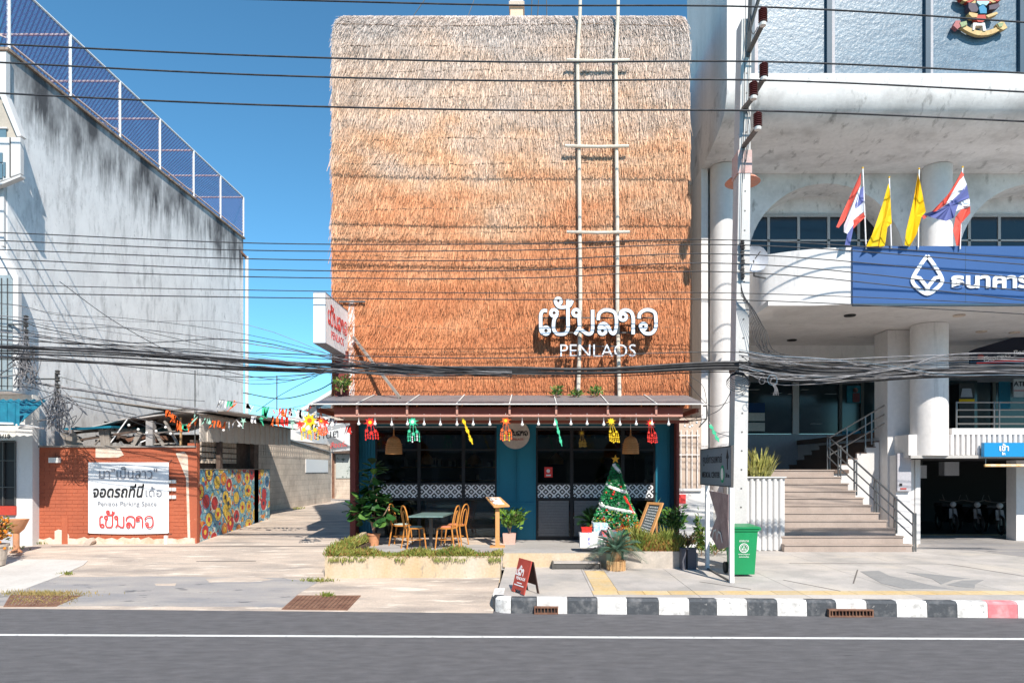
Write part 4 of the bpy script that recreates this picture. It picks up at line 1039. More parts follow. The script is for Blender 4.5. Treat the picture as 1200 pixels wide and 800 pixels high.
for a, b in (((485, 18), (502, -6)), ((549, 18), (558, -6))):
    tag(MB().tube([P(*a, 17.0), P(*b, 17.0)], .010, 4).build("guy_wire", m_dsteel), "thin slanting guy wire above the thatch, %s of the two" % ("left" if a[0] < 500 else "right"), "wire")

# wall-mounted name in big white letters
nm = thing("big_name_sign", "big white Thai name letters standing off the thatch, PENLAOS below", "sign", P(700, 418, 14.93))
NY = 14.93
s_ = NY / 800
def zp(a, b): return P(620 + a / 7.5, 345 + b / 7.5, NY)
wlogo = 1035 / 7.5 * s_
o_ = zp(85, 370); 
mb = MB(); logo(mb, fr(o_), wlogo, wt=38, depth=.07); mb.build("letter_shell", m_letterd, nm)
mb = MB(); logo(mb, fr(o_ - YA * .075), wlogo, wt=29, depth=.012); mb.build("letter_face", m_lettere, nm)
mb = MB(); text(mb, "PENLAOS", fr(zp(605, 495)), width=88 * s_, height=14.2 * s_, depth=.06, bold=-.012); mb.build("name_letters", m_lettere, nm)
mb = MB()
for a, c in ((100, 1105),): 
    mb.bar(P(620 + a / 7.5, 345 + 205 / 7.5, NY + .13), P(620 + c / 7.5, 345 + 205 / 7.5, NY + .13), .025)
    mb.bar(P(620 + a / 7.5, 345 + 335 / 7.5, NY + .13), P(620 + c / 7.5, 345 + 335 / 7.5, NY + .13), .025)
    mb.bar(P(620 + 280 / 7.5, 345 + 455 / 7.5, NY + .13), P(620 + 930 / 7.5, 345 + 455 / 7.5, NY + .13), .02)
for a in (150, 440, 640, 900, 1100): mb.bar(P(620 + a / 7.5, 345 + 205 / 7.5, NY + .14), P(620 + a / 7.5, 345 + 335 / 7.5, NY + .14), .02)
for a, b in ((130, 205), (620, 205), (1090, 205), (620, 335), (300, 455), (900, 455)): mb.tube([P(620 + a / 7.5, 345 + b / 7.5, NY + .0), P(620 + a / 7.5, 345 + b / 7.5, TY)], .012, 5)
mb.build("mounting_frame", m_dsteel, nm)

# projecting box sign at the left corner
sb = thing("projecting_box_sign", "white projecting lightbox sign with red lettering at the left corner of the thatch", "sign", (-4.25, 14.4, 4.7))
BX0, BX1, BY0, BY1, BZ0, BZ1 = -4.37, -4.13, 13.56, 15.2, 4.72, 5.71
MB().box(BX0, BX1, BY0, BY1, BZ0, BZ1).build("box", m_signw, sb)
mb = MB(); mb.box(BX0 - .004, BX1 + .006, BY0 - .006, BY1, BZ1 + .001, BZ1 + .012); mb.box(BX0 - .004, BX1 + .006, BY0 - .006, BY1, BZ0 - .012, BZ0 - .001); mb.box(BX1 + .001, BX1 + .008, BY0 - .005, BY0 + .01, BZ0, BZ1)
mb.build("edge_trim", m_inkg, sb)
FR_R = (YA, ZA, XA)
mb = MB(); logo(mb, (Vector((BX1 + .001, BY0 + .16, BZ0 + .40)), *FR_R), 1.34, wt=30, depth=.004); mb.build("red_lettering", m_red, sb)
mb = MB(); text(mb, "PENLAOS", (Vector((BX1 + .001, BY0 + .85, BZ0 + .24)), *FR_R), width=.92, height=.16, depth=.004); mb.build("name_lettering", m_red, sb)
mb = MB(); mb.box(X(409, 15.25), X(416, 15.25), 15.2, 15.3, 3.7, Z(352, 15.2)); mb.build("post", m_whp, sb)
MB().bar(P(397, 353.5, 15.14), P(428, 353.5, 15.14), .035).build("top_bar", m_dsteel, sb)
MB().bar(P(414, 395, 15.1), P(469, 466, 14.6), .05).build("stay", m_greywood, sb)
MB().box(X(394.5, 15.1), X(408.5, 15.1), 15.0, 15.12, Z(465, 15.1), Z(412, 15.1)).build("backing_panel", m_maroon, sb)

# awning
AY = 13.6; ax0, ax1 = X(361.5, AY), X(829, AY); az = Z(473.5, AY); bz = 3.86
aw2 = rs
aedges = [361.5, 417, 476, 535, 597, 652, 713, 770, 829]
for a, b in zip(aedges[:-1], aedges[1:]):
    xa, xb = X(a, AY) + .012, X(b, AY) - .012
    mb = MB(); nn = 8
    vs = []
    for i in range(nn + 1):
        x = xa + (xb - xa) * i / nn; d = .006 * (i % 2)
        xt = min(max(x, TX0 - .0), TX1)
        vs += [(x, AY, az + d), (xt, TY - .06, bz + d), (xt, TY - .06, bz + d - .012), (x, AY, az + d - .012)]
    mb.add(vs, [(i * 4 + k, i * 4 + (k + 1) % 4, (i + 1) * 4 + (k + 1) % 4, (i + 1) * 4 + k) for i in range(nn) for k in range(4)] + [(3, 2, 1, 0), tuple(nn * 4 + k for k in range(4))])
    mb.build("awning_sheet", m_awn, rs)
for a in aedges[1:-1]:
    MB().bar((X(a, AY), AY + .01, az + .012), (min(max(X(a, AY), TX0), TX1), TY - .07, bz + .014), .02, .014).build("seam_strip", m_palec, rs)
MB().box(TX0 + .0, TX1, TY - .09, TY - .055, bz - .05, bz + .08).build("flashing", m_fascia, rs)
MB().box(ax0, ax1, AY - .012, AY - .002, az - .008, az + .012).build("gutter_lip", m_palec, rs)
mb = MB(); mb.box(X(392, AY + .2), X(800, AY + .2), AY + .18, AY + .22, 3.28, 3.46); mb.build("fascia_board", m_fascia, rs)
mb = MB(); mb.box(X(392, AY + .1), X(800, AY + .1), AY + .10, AY + .16, 3.26, 3.305); mb.build("pale_rail", mat("pale_pink_rail", (.50, .25, .19), rough=.7), rs)
mb = MB(); mb.box(X(392, AY + .6), X(806, AY + .6), AY + .5, AY + .56, 3.16, 3.22); mb.build("light_rail", m_fascia, rs)
mb = MB(); mb.quad((TX0, AY + .22, 3.44), (TX1 - .02, AY + .22, 3.44), (TX1 - .02, 16.5, 3.44), (TX0, 16.5, 3.44)); mb.build("awning_ceiling", m_soffit, rs)
for a in aedges[1:-1]:
    MB().box(X(a, AY) - .02, X(a, AY) + .02, AY + .08, AY + .14, 3.31, az - .02).build("hanger", mat("pale_pink_rail", (.50, .25, .19), rough=.7), rs)
for k, xx in enumerate(np.linspace(TX0 + .05, TX1 - .1, 7)):
    MB().box(xx - .025, xx + .025, AY + .221, 16.45, 3.36, 3.439).build("joist", m_fascia, rs)
# awning end frames
for xe, nm_ in ((ax1, 1), (ax0, -1)):
    mb = MB(); b_ = Vector((xe - .01 * nm_, AY + .02, az - .03)); xb = TX1 if nm_ > 0 else TX0
    mb.tube([b_, b_ - ZA * .26], .014, 5)
    mb.tube([b_ - ZA * .26, (xb - .1 * nm_, AY + .1, 3.05)], .014, 5)
    mb.tube([b_, (xb, AY + .15, az - .02)], .014, 5)
    mb.tube([b_ - ZA * .26, (xe - .25 * nm_, TY, 3.25)], .012, 5)
    mb.build("end_bracket", m_dsteel, rs)

# facade below the awning
FY = 16.5; PZ = 0.5; HZ = 3.26
def fbox(a, b, y0, y1, z0, z1, name, m, par=rs): return MB().box(X(a, y0), X(b, y0), y0, y1, z0, z1).build(name, m, par)
fbox(410, 416.4, FY - .32, FY + .3, .35, 3.44, "side_post", m_maroon)
fbox(792.9, 796, FY - .32, FY + .3, .35, 3.44, "side_post", m_maroon)
def panelled(a, b, seams, par=rs):
    fbox(a, b, FY, FY + .12, PZ, 3.44, "wall_panel", m_navy)
    mb = MB()
    for s in seams: mb.box(X(s, FY - .02) - .012, X(s, FY - .02) + .012, FY - .028, FY - .001, PZ, HZ - .12)
    mb.box(X(a, FY), X(b, FY), FY - .03, FY - .001, PZ + .86, PZ + .90) if b - a > 30 else None
    mb.build("batten", m_navy, par)
panelled(416.6, 439.5, [419, 422.5, 426, 429.5, 433, 436.5])
panelled(582, 628, [583.5, 604, 606.5, 626.5])
panelled(768, 785, [769.5, 783.5])
fbox(785.2, 792.8, FY - .02, FY + .12, PZ, 3.44, "dark_blue_post", mat("deep_navy", (.006, .06, .10), rough=.5))  # darker blue strip along the right panel's outer edge
fbox(439.5, 582, FY + .01, FY + .10, HZ - .02, 3.44, "header", m_navy)
fbox(628, 768, FY + .01, FY + .10, HZ - .02, 3.44, "header", m_navy)
mb = MB(); mb.box(X(439.6, FY - .03), X(581.8, FY - .03), FY - .04, FY + .0, HZ - .045, HZ - .015); mb.build("head_trim", mat("trim_grey", (.4, .42, .43)), rs)
mb = MB(); mb.box(X(628.2, FY - .03), X(767.8, FY - .03), FY - .04, FY + .0, HZ - .045, HZ - .015); mb.build("head_trim", MATS["trim_grey"], rs)
def window(edges, door=False):
    for i, (a, b) in enumerate(zip(edges[:-1], edges[1:])):
        xa, xb = X(a, FY) + .04, X(b, FY) - .04
        f = MB(); z0 = PZ + .01; z1 = HZ - .05
        for (p, q, r, s) in ((X(a, FY), xa, z0, z1), (xb, X(b, FY), z0, z1), (xa, xb, z0, z0 + .08), (xa, xb, z1 - .06, z1), (xa, xb, 1.46, 1.52), (xa, xb, 1.84, 1.88), (xa, xb, 2.66, 2.70)):
            f.box(p + .001, q - .001, FY + .0, FY + .06, r, s)
        fo = f.build("window_frame", m_black, rs)
        MB().box(xa, xb, FY + .03, FY + .04, 1.881, 2.659).build("pane", m_glassx, fo)
        MB().box(xa, xb, FY + .03, FY + .04, 2.701, z1 - .061).build("pane", m_glassx, fo)
        MB().box(xa, xb, FY + .03, FY + .04, z0 + .081, 1.459).build("pane", m_glassx, fo)
        MB().box(xa, xb, FY + .02, FY + .045, 1.521, 1.839).build("lattice_band", m_film, fo)
# real glass: dark tint, you look into a dim room
m_glassx = bpy.data.materials.new("window_glass"); m_glassx.use_nodes = True
nt = m_glassx.node_tree; nt.nodes.clear()
o1 = nt.nodes.new("ShaderNodeOutputMaterial"); tr = nt.nodes.new("ShaderNodeBsdfTransparent"); tr.inputs[0].default_value = (.74, .78, .78, 1)
gl = nt.nodes.new("ShaderNodeBsdfGlossy"); gl.inputs["Roughness"].default_value = .02; gl.inputs[0].default_value = (.8, .85, .85, 1)
fz = nt.nodes.new("ShaderNodeFresnel"); fz.inputs[0].default_value = 1.5; ms = nt.nodes.new("ShaderNodeMixShader")
nt.links.new(fz.outputs[0], ms.inputs[0]); nt.links.new(tr.outputs[0], ms.inputs[1]); nt.links.new(gl.outputs[0], ms.inputs[2]); nt.links.new(ms.outputs[0], o1.inputs[0])
window([439.8, 491, 543, 581.8]); window([628.2, 670, 730, 767.8])
# dim interior room
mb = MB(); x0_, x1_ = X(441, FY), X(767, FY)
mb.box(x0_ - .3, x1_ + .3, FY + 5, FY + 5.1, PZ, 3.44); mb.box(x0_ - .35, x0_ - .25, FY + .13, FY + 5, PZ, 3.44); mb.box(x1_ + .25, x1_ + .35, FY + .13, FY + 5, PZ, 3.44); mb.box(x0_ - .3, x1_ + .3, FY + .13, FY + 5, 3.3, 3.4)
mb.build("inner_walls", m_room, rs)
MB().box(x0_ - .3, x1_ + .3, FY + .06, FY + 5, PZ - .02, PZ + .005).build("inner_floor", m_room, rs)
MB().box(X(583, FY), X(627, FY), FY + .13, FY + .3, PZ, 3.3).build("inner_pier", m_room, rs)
for (a, b) in ((630, 668), (672, 728), (497, 541), (546, 580)):  # left window's screens are added, their grey standing in for a reflection
    mb = MB()
    yk = FY + .005 if a > 600 else FY + .16
    for k in range(13): mb.box(X(a, yk) + .02, X(b, yk) - .03, yk + .006 * (k % 2), yk + .02, PZ + .095 + k * .066, PZ + .158 + k * .066)
    mb.build("slat_and_reflection_panel", m_roomg, rs)
# round name board on the middle panel
rn = thing("round_name_board", "round beige name board on the blue panel above the entrance", "sign", P(604, 526, FY - .05))
MB().disc(P(604, 509, FY - .045), XA, ZA, 16.8 * FY / 800, .04, 32).build("disc", mat("sandy_board", (.62, .54, .47), (.55, .46, .42), scale=6, rough=.7), rn)
mb = MB(); p_ = P(594, 510.5, FY - .089); logo(mb, fr(p_), .50, wt=42, depth=.004); mb.build("dark_lettering", m_ink, rn)
mb = MB(); text(mb, "PENLAOS", fr(P(606, 514.5, FY - .092)), width=.30, depth=.004); mb.build("name_lettering", m_redr, rn)
# red sticker notice in the right window
st = thing("red_door_notice", "small red notice with a white emblem stuck on the right window", "notice", P(642, 559, FY))
MB().box(X(638, FY), X(647.5, FY), FY + .015, FY + .024, Z(559, FY), Z(547, FY)).build("card", m_red, st)
MB().disc(P(642.5, 551.5, FY + .014), XA, ZA, .045, .004, 12).build("emblem", m_whp, st)
MB().box(X(640, FY), X(645.5, FY), FY + .008, FY + .0145, Z(557.5, FY), Z(555.8, FY)).build("line_of_print", m_whp, st)

# patio, front planters
patio = MB()
patio.prism([(-3.62, 13.10, .16), (-.66, 13.10, .16), (-.66, 13.9, .16), (3.35, 13.9, .16), (3.35, FY + .1, .16), (-4.3, FY + .1, .16), (-4.3, 15.4, .16), (-3.62, 15.4, .16)], (0, 0, .34))
patio.build("patio", m_patio, kind='structure')
MB().box(-.62, 1.80, 13.87, 13.897, .22, .503).build("patio_edge", m_planter).__setitem__("kind", "structure")
pl = thing("stone_planter", "long cream rendered planter bed in front of the cafe table", "planter", (-2.2, 12.8, .15))
px0, px1 = X(380.5, 12.6), X(586, 12.6)
mb = MB(); t_ = .09
mb.box(px0, px1, 12.6, 12.6 + t_, .12, .60); mb.box(px0, px1, 13.02, 13.1, .16, .60); mb.box(px1 - t_, px1, 12.69, 13.02, .16, .60)
mb.prism([(px0, 12.69, .1), (px0 + t_, 12.69, .1), (px0 + t_, 15.4, .3), (px0, 15.4, .3), ], (0, 0, .5))
mb.build("wall", m_planter, pl)
MB().box(px0 + t_, px1 - t_, 12.69, 13.02, .3, .56).build("soil_bed", m_soil, pl)
MB().box(px0 + t_, -3.62, 13.1, 15.4, .3, .58).build("soil_bed", m_soil, pl)
def ground_cover(name, pts, n, m, label, hmin=.05, hmax=.16, w=.022, cat="plants", spread=.8, droop=0):
    mb = MB()
    for _ in range(n):
        x0, x1, y0, y1, z = random.choice(pts)
        p = Vector((random.uniform(x0, x1), random.uniform(y0, y1), z))
        k = .6 + .4 * math.sin(p.x * 5.3) * math.sin(p.x * 2.1 + 1) + random.uniform(-.1, .2)
        h = random.uniform(hmin, hmax) * max(k, .3)
        for j in range(3):
            q = p + Vector((random.gauss(0, .02), random.gauss(0, .02), h * j * .35))
            mb.leaf(q, (random.uniform(-spread, spread), random.uniform(-spread, spread) - droop, 1), w, h * .75)
    return tag(mb.build(name, m, recalc=False), label, cat, kind="stuff")
front = [(px0 - .01, px1 + .01, 12.60, 13.05, .57)] * 7 + [(px0 - .04, -3.68, 13.0, 15.2, .60)] * 3
ground_cover("ground_cover_plants", front, 5200, m_leafy, "low yellow-green ground cover filling the long cream planter", .05, .165, .022)
ground_cover("ground_cover_plants", front, 1500, m_leafo, "rusty dry stems among the ground cover of the long cream planter", .03, .16, .016)
mb = MB()
for _ in range(500):
    x = random.uniform(px0 - .02, px1 + .02); 
    if math.sin(x * 7) + math.sin(x * 3.1) < -.2: continue
    mb.leaf((x, 12.590 - random.random() * .02, .60 - random.random() * .06), (random.uniform(-.6, .6), -.4, -1), .02, random.uniform(.03, .09))
tag(mb.build("trailing_plants", m_leafy, recalc=False), "short trailing shoots hanging over the front of the long cream planter", "plants", kind="stuff")
pr = thing("stone_planter", "short grey-beige concrete planter to the right of the entrance step", "planter", (2.4, 14, .2))
qx0, qx1 = X(731, 13.7), X(797, 13.7)
MB().box(qx0, qx1, 13.7, 13.80, .2, .56).build("wall", mat("grey_beige_render", (.52, .46, .40), (.40, .36, .32), scale=3, rough=.9, bump=.3), pr)
MB().box(qx0, qx1, 13.80, 14.3, .3, .53).build("soil_bed", m_soil, pr)
rb_ = [(qx0 - .35, qx1 + .02, 13.72, 14.3, .54)]
ground_cover("ground_cover_plants", rb_, 1700, m_leafo, "rusty and gold low plants in the short planter beside the sago palm", .08, .30, .024)
ground_cover("ground_cover_plants", [(qx0 + .2, qx1 + .1, 13.72, 14.3, .54)], 1600, m_leafy, "bushy olive green plants in the short planter below the chalkboard", .12, .42, .026)
# low metal step
stp = thing("metal_step", "low dark metal step in front of the patio edge", "step", (X(676, 13.6), 13.7, .22))
MB().box(X(648, 13.55), X(704, 13.55), 13.56, 13.85, .335, .355).build("tread", m_pave, stp)
MB().box(X(648, 13.55) + .01, X(704, 13.55) - .01, 13.58, 13.60, .235, .334).build("front_plate", m_dsteel, stp)
for a in (647.3, 703): MB().box(X(a, 13.55), X(a + 1.6, 13.55), 13.55, 13.85, .222, .362).build("end_plate", m_dsteel, stp)

# ---- hanging things under the awning
lt = thing("string_lights", "string of small round white bulbs hanging along the awning front", "string lights", (-.5, AY + .13, 3.05))
BYY = AY + .13
bulbs = [420.4, 439.5, 459, 477.5, 497, 516, 535.5, 554.5, 574, 612, 631, 650, 669, 688, 707.5, 726.5, 745.5, 764, 783.5]
MB().tube([(X(395, BYY), BYY, 3.262), (X(800, BYY), BYY, 3.262)], .006, 4).build("cord", m_cable, lt)
b0 = None
for i, a in enumerate(bulbs):
    zt_ = Z(496.8 + random.uniform(-.5, .5), BYY)
    if b0 is None:
        b0 = MB().ball((0, 0, 0), .033, 10, 6).build("bulb", m_bulb, lt, smooth=True, local=True); ob = b0
        s0 = MB().tube([(0, 0, .02), (0, 0, .07)], .013, 6).build("socket", m_whp, b0, local=True)
        w0 = MB().tube([(0, 0, .07), (0, 0, .21)], .004, 4).build("wire", m_whp, b0, local=True)
    else:
        ob = b0.copy(); COL.objects.link(ob); ob.parent = lt
        for ch in (s0, w0): c = ch.copy(); COL.objects.link(c); c.parent = ob
    ob.location = Vector((X(a, BYY), BYY, zt_)) - lt.location
l2 = thing("string_lights", "short slack string of white bulbs at the right end of the awning", "string lights", P(812, 490, 13.9))
pts = crom([P(797, 484, 13.9), P(808, 492, 13.95), P(824, 486, 13.7)], 6)
MB().tube(pts, .006, 4).build("cord", m_cable, l2)
for a, b in ((802.5, 499), (808, 500), (811, 498.5), (816.5, 495), (822, 496)):
    MB().ball(P(a, b, 13.9), .026, 8, 5).build("bulb", m_bulb, l2, smooth=True); MB().tube([P(a, b - 1.5, 13.9), P(a, b - 8, 13.9)], .005, 4).build("wire", m_cable, l2)
l3 = thing("string_lights", "string of white bulbs looped under the shed roof on the left", "string lights", P(150, 500, 15.9))
MB().tube(crom([P(150, 491, 15.85), P(165, 497, 15.85), P(182, 503, 15.85), P(200, 497, 15.85), P(230, 500, 15.7), P(262, 502, 15.6), P(280, 500, 15.6)], 5), .006, 4).build("cord", m_cable, l3)
for a, b in ((151, 498), (162, 503), (172, 507), (183, 505), (194, 500.5), (200, 508), (229, 507), (262, 504), (280, 499)):
    MB().ball(P(a, b, 15.75), .032, 8, 5).build("bulb", m_bulb, l3, smooth=True)

def lampshade(px, py0, py1, Y, label):
    c = P(px, py1, Y); h = (py1 - py0) * Y / 800; r = 9.8 * Y / 800
    t = thing("woven_lamp", label, "lamp", c, group="woven bell lampshades under the awning")
    n = 10; prof = [(r, 0), (r * 1.0, h * .06)] + [(r * .97 * math.cos(a) ** .55, h * .08 + h * .62 * math.sin(a)) for a in np.linspace(.1, 1.35, n)] + [(r * .12, h * .74), (r * .05, h * .9), (.012, h)]
    mb = MB(); mb.lathe([(q, z) for q, z in prof], (0, 0, 0), 24); mb.build("shade", m_lampw, t, smooth=True, local=True)
    mb = MB()
    for k in range(5): mb.add(*ring((0, 0, h * (.05 + .09 * k)), r * (1.005 if k < 3 else 1.0), .006, 24))
    mb.build("weave_ring", mat("dark_cane", (.40, .16, .05)), t, local=True)
    MB().tube([(0, 0, h), (0, 0, Z(484, Y) - c.z)], .006, 5).build("cord", m_whp, t, local=True)
    return t
def ring(c, R_, r, n):
    c = Vector(c); vs = []; fs = []
    for i in range(n):
        a = 2 * math.pi * i / n; u = Vector((math.cos(a), math.sin(a), 0))
        for k in range(4): b = math.pi / 2 * k; vs.append(c + u * (R_ + r * math.cos(b)) + ZA * r * math.sin(b))
    for i in range(n):
        for k in range(4): fs.append((i * 4 + k, i * 4 + (k + 1) % 4, ((i + 1) % n) * 4 + (k + 1) % 4, ((i + 1) % n) * 4 + k))
    return vs, fs
lampshade(461.5, 503, 532, 14.6, "left of the two woven bamboo bell lampshades, above the leafy pot")
lampshade(739, 503, 531.5, 14.6, "right of the two woven bamboo bell lampshades, above the Christmas tree")

def star(mb, c, r, pts=8, inner=.55, t=.02, u=XA, v=ZA, a0=0):
    c = Vector(c); n_ = u.cross(v).normalized()
    mb.prism([c + (u * math.cos(a0 + math.pi * i / pts) + v * math.sin(a0 + math.pi * i / pts)) * r * (1 if i % 2 == 0 else inner) for i in range(2 * pts)], n_ * t)
def tung(name, label, pxs, pys, pye, Y, m, w=8, wind=0.0, thin=False, m2=None):
    s = Y / 800; top = P(pxs, pys, Y)
    t = thing(name, label, "paper lantern", top, group="paper star lanterns strung under the awning")
    h = (pye - pys) * s
    def q(u, v): return Vector((pxs * 0 + u * s + wind * v * s, 0, -v * s))
    MB().tube([(0, 0, 0), tuple(q(0, 5))], .004, 4).build("cord", m_whp, t, local=True)
    sc = (pye - pys) / 32
    mb = MB()
    if not thin:
        C0 = q(0, 8 * sc); R0 = w * .62 * s
        star(mb, C0, R0, 8, .62, .02, a0=.2)
        MB().disc(C0 - YA * .012, XA, ZA, R0 * .34, .012, 12).build("centre", m2 or m_yel, t, local=True)
        for k in range(8):
            a = .2 + math.pi * k / 4; mb.tube([C0 + (XA * math.cos(a) + ZA * math.sin(a)) * R0 * .9, C0 + (XA * math.cos(a) + ZA * math.sin(a)) * R0 * 1.25], .006, 4)
        mb.build("big_star", m, t, local=True)
        smalls = [(-.52, 18), (.48, 18.5), (0, 21)]
        for dx, vv in smalls:
            m3 = MB(); c_ = q(dx * w, vv * sc); star(m3, c_, w * .27 * s, 6, .5, .02)
            m3.tube([q(dx * w * .5, 11 * sc), c_], .005, 4); m3.build("small_star", m, t, local=True)
        for dx in (-.80, -.5, -.2, .15, .5, .82):
            m4 = MB(); x_ = dx * w; L_ = random.uniform(.75, 1) * 10 * sc * s; c_ = q(x_ * .9, 19 * sc)
            m4.tube([c_, c_ - ZA * L_ + XA * wind * L_ * .6], .004, 4)
            for k in range(4):
                e_ = c_ + (-ZA * L_ + XA * wind * L_ * .6) * (.25 + .25 * k); r_ = .9 * s * (1.15 if k % 2 else .8)
                m4.prism([e_ + XA * r_, e_ + ZA * r_ * 1.2, e_ - XA * r_, e_ - ZA * r_ * 1.4], (0, .008, 0))
            m4.build("tassel", m if dx not in (-.2, .5) else (m2 or m), t, local=True)
    else:
        n = 9
        for k in range(n):
            v = 3 + (pye - pys - 3) * k / n; m3 = MB(); a = (1 + .6 * math.sin(k * 2.1)) * w * .5
            c = q(0, v); d = (pye - pys) / n * s
            m3.prism([c + XA * a * .5 * s, c + XA * a * .3 * s - ZA * d + XA * wind * d, c - XA * a * .5 * s - ZA * d * 1.1 + XA * wind * d, c - XA * a * .6 * s - ZA * d * .2], (0, .02, 0))
            mb.v += [(a_ , b_, c_) for a_, b_, c_ in m3.v]; mb.f += [tuple(i + len(mb.v) - len(m3.v) for i in f) for f in m3.f]
        mb.build("paper_strip", m, t, local=True)
    return t
TYY = 13.75
tung("paper_star", "bright red paper star lantern with hanging tassels beside the left woven lamp", 433, 487, 518, TYY, m_redp, 10, .12)
tung("paper_star", "pale green paper star lantern right of the left woven lamp", 483, 485, 521, TYY, m_grp, 9, .07, m2=m_whp)
tung("paper_streamer", "slanting yellow paper streamer left of the round board", 541, 486, 520, TYY, m_yel, 5, .38, thin=True)
tung("paper_star", "orange-red paper sunburst lantern in front of the round board", 592.5, 484, 519, TYY, m_orp, 8.5, .02, m2=m_yel)
tung("paper_streamer", "green paper streamer right of the round board", 650, 486, 522, TYY, m_grp, 4, .24, thin=True)
tung("paper_star", "dull ochre paper lantern half hidden in the shade of the right window", 681, 501, 526, 15.2, m_gold, 5, .1)
tung("paper_star", "bright yellow paper star lantern above the Christmas tree", 714, 484, 522, TYY, m_yel, 7, .22)
tung("paper_star", "red paper star lantern right of the right woven lamp", 761, 487, 522, TYY, m_redp, 7, .14)
tung("paper_streamer", "green paper streamer blown from the cable beside the utility pole", 831, 494, 517, 13.9, m_grp, 6, .5, thin=True)
tung("paper_star", "big yellow paper star lantern over the alley entrance left of the awning", 363, 484, 518, 13.5, m_yel, 13, .0, m2=m_orp)
tung("paper_star", "small red and white paper star over the alley beside the big yellow one", 376, 487, 512, 13.6, m_orp, 6, .1)
# ============================================================ PATIO FURNITURE AND PLANTS
def make_chair(label, m_seat):             # bentwood hoop-back chair, faces +X
    t = thing("cafe_chair", label, "chair", (0, 0, 0), group="bentwood chairs round the cafe table")
    for sx, sy in ((1, 1), (1, -1)):
        MB().tube([(.16 * sx, .14 * sy, .44), (.20 * sx, .18 * sy, 0)], .018, 6, .014).build("leg", m_chair, t, local=True, smooth=True)
    for sy in (1, -1):
        MB().tube([(-.16, .15 * sy, .46), (-.23, .18 * sy, 0)], .018, 6, .014).build("leg", m_chair, t, local=True, smooth=True)
    MB().lathe([(.17, .43), (.20, .435), (.205, .455), (.19, .462)], (0, 0, 0), 18).build("seat_frame", m_chair, t, local=True, smooth=True)
    MB().lathe([(.165, .455), (.175, .47), (.15, .485), (.01, .488)], (0, 0, 0), 18).build("seat_pad", m_seat, t, local=True, smooth=True)
    MB().add(*[a for a in (lambda r: ([Vector(p) for p in r[0]], r[1]))(ring((0, 0, .20), .175, .009, 16))]).build("stretcher", m_chair, t, local=True)
    hoop = crom([(-.17, .16, .44), (-.20, .175, .62), (-.235, .16, .80), (-.25, .09, .90), (-.255, 0, .925), (-.25, -.09, .90), (-.235, -.16, .80), (-.20, -.175, .62), (-.17, -.16, .44)], 4)
    MB().tube(hoop, .016, 6).build("back_hoop", m_chair, t, local=True, smooth=True)
    ih = crom([(-.18, .075, .45), (-.205, .085, .62), (-.23, .07, .76), (-.237, 0, .82), (-.23, -.07, .76), (-.205, -.085, .62), (-.18, -.075, .45)], 4)
    MB().tube(ih, .011, 6).build("inner_hoop", m_chair, t, local=True, smooth=True)
    return t
c0 = make_chair("golden bentwood chair with pale seat nearest the leafy fiddle plant", m_greyseat)
c0.location = (X(470, 15.35), 15.4, PZ); c0.rotation_euler.z = R(-8)
dup(c0, (X(486, 14.75), 14.7, PZ), R(30), "golden bentwood chair with greenish seat in front at the left of the cafe table")
dup(c0, (X(524, 14.75), 14.7, PZ), R(168), "golden bentwood chair with salmon seat in front at the right of the cafe table", swap={"seat_pad": m_pinkseat})
dup(c0, (X(534, 15.35), 15.4, PZ), R(160), "golden bentwood chair with salmon seat farther back at the right of the cafe table", swap={"seat_pad": m_pinkseat})
ct = thing("cafe_table", "slate green rectangular cafe table on a dark pedestal between the bentwood chairs", "table", (X(505, 14.9), 14.9, PZ))
mb = MB(); mb.prism([(-.38, -.62, .70), (.34, -.62, .70), (.42, .62, .70), (-.28, .62, .70)], (0, 0, .03)); mb.build("tabletop", m_table, ct, local=True)
MB().tube([(0, 0, .03), (0, 0, .70)], .04, 8).build("pedestal", m_dsteel, ct, local=True)
mb = MB(); mb.bar((-.25, 0, .02), (.25, 0, .02), .05, .03); mb.bar((0, -.25, .022), (0, .25, .022), .05, .03); mb.build("foot", m_dsteel, ct, local=True)
# chairs seen dimly through the glass
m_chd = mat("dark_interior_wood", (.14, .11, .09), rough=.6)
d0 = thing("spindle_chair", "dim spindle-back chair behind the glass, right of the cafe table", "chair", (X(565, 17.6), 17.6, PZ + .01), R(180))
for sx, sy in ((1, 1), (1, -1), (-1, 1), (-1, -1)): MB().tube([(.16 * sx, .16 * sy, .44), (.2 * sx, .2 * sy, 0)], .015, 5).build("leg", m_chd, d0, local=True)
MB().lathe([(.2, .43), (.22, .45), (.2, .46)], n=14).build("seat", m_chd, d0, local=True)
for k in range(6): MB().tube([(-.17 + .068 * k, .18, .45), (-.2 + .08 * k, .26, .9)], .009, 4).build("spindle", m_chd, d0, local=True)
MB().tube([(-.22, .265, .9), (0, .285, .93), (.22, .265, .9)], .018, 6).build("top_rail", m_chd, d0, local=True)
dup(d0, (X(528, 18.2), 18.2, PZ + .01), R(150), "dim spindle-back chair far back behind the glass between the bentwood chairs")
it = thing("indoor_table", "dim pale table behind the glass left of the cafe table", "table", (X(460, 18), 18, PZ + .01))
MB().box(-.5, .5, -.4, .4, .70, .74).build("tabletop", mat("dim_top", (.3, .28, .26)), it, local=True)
for sx, sy in ((1, 1), (1, -1), (-1, 1), (-1, -1)): MB().bar((.42 * sx, .32 * sy, 0), (.42 * sx, .32 * sy, .7), .05).build("leg", m_chd, it, local=True)
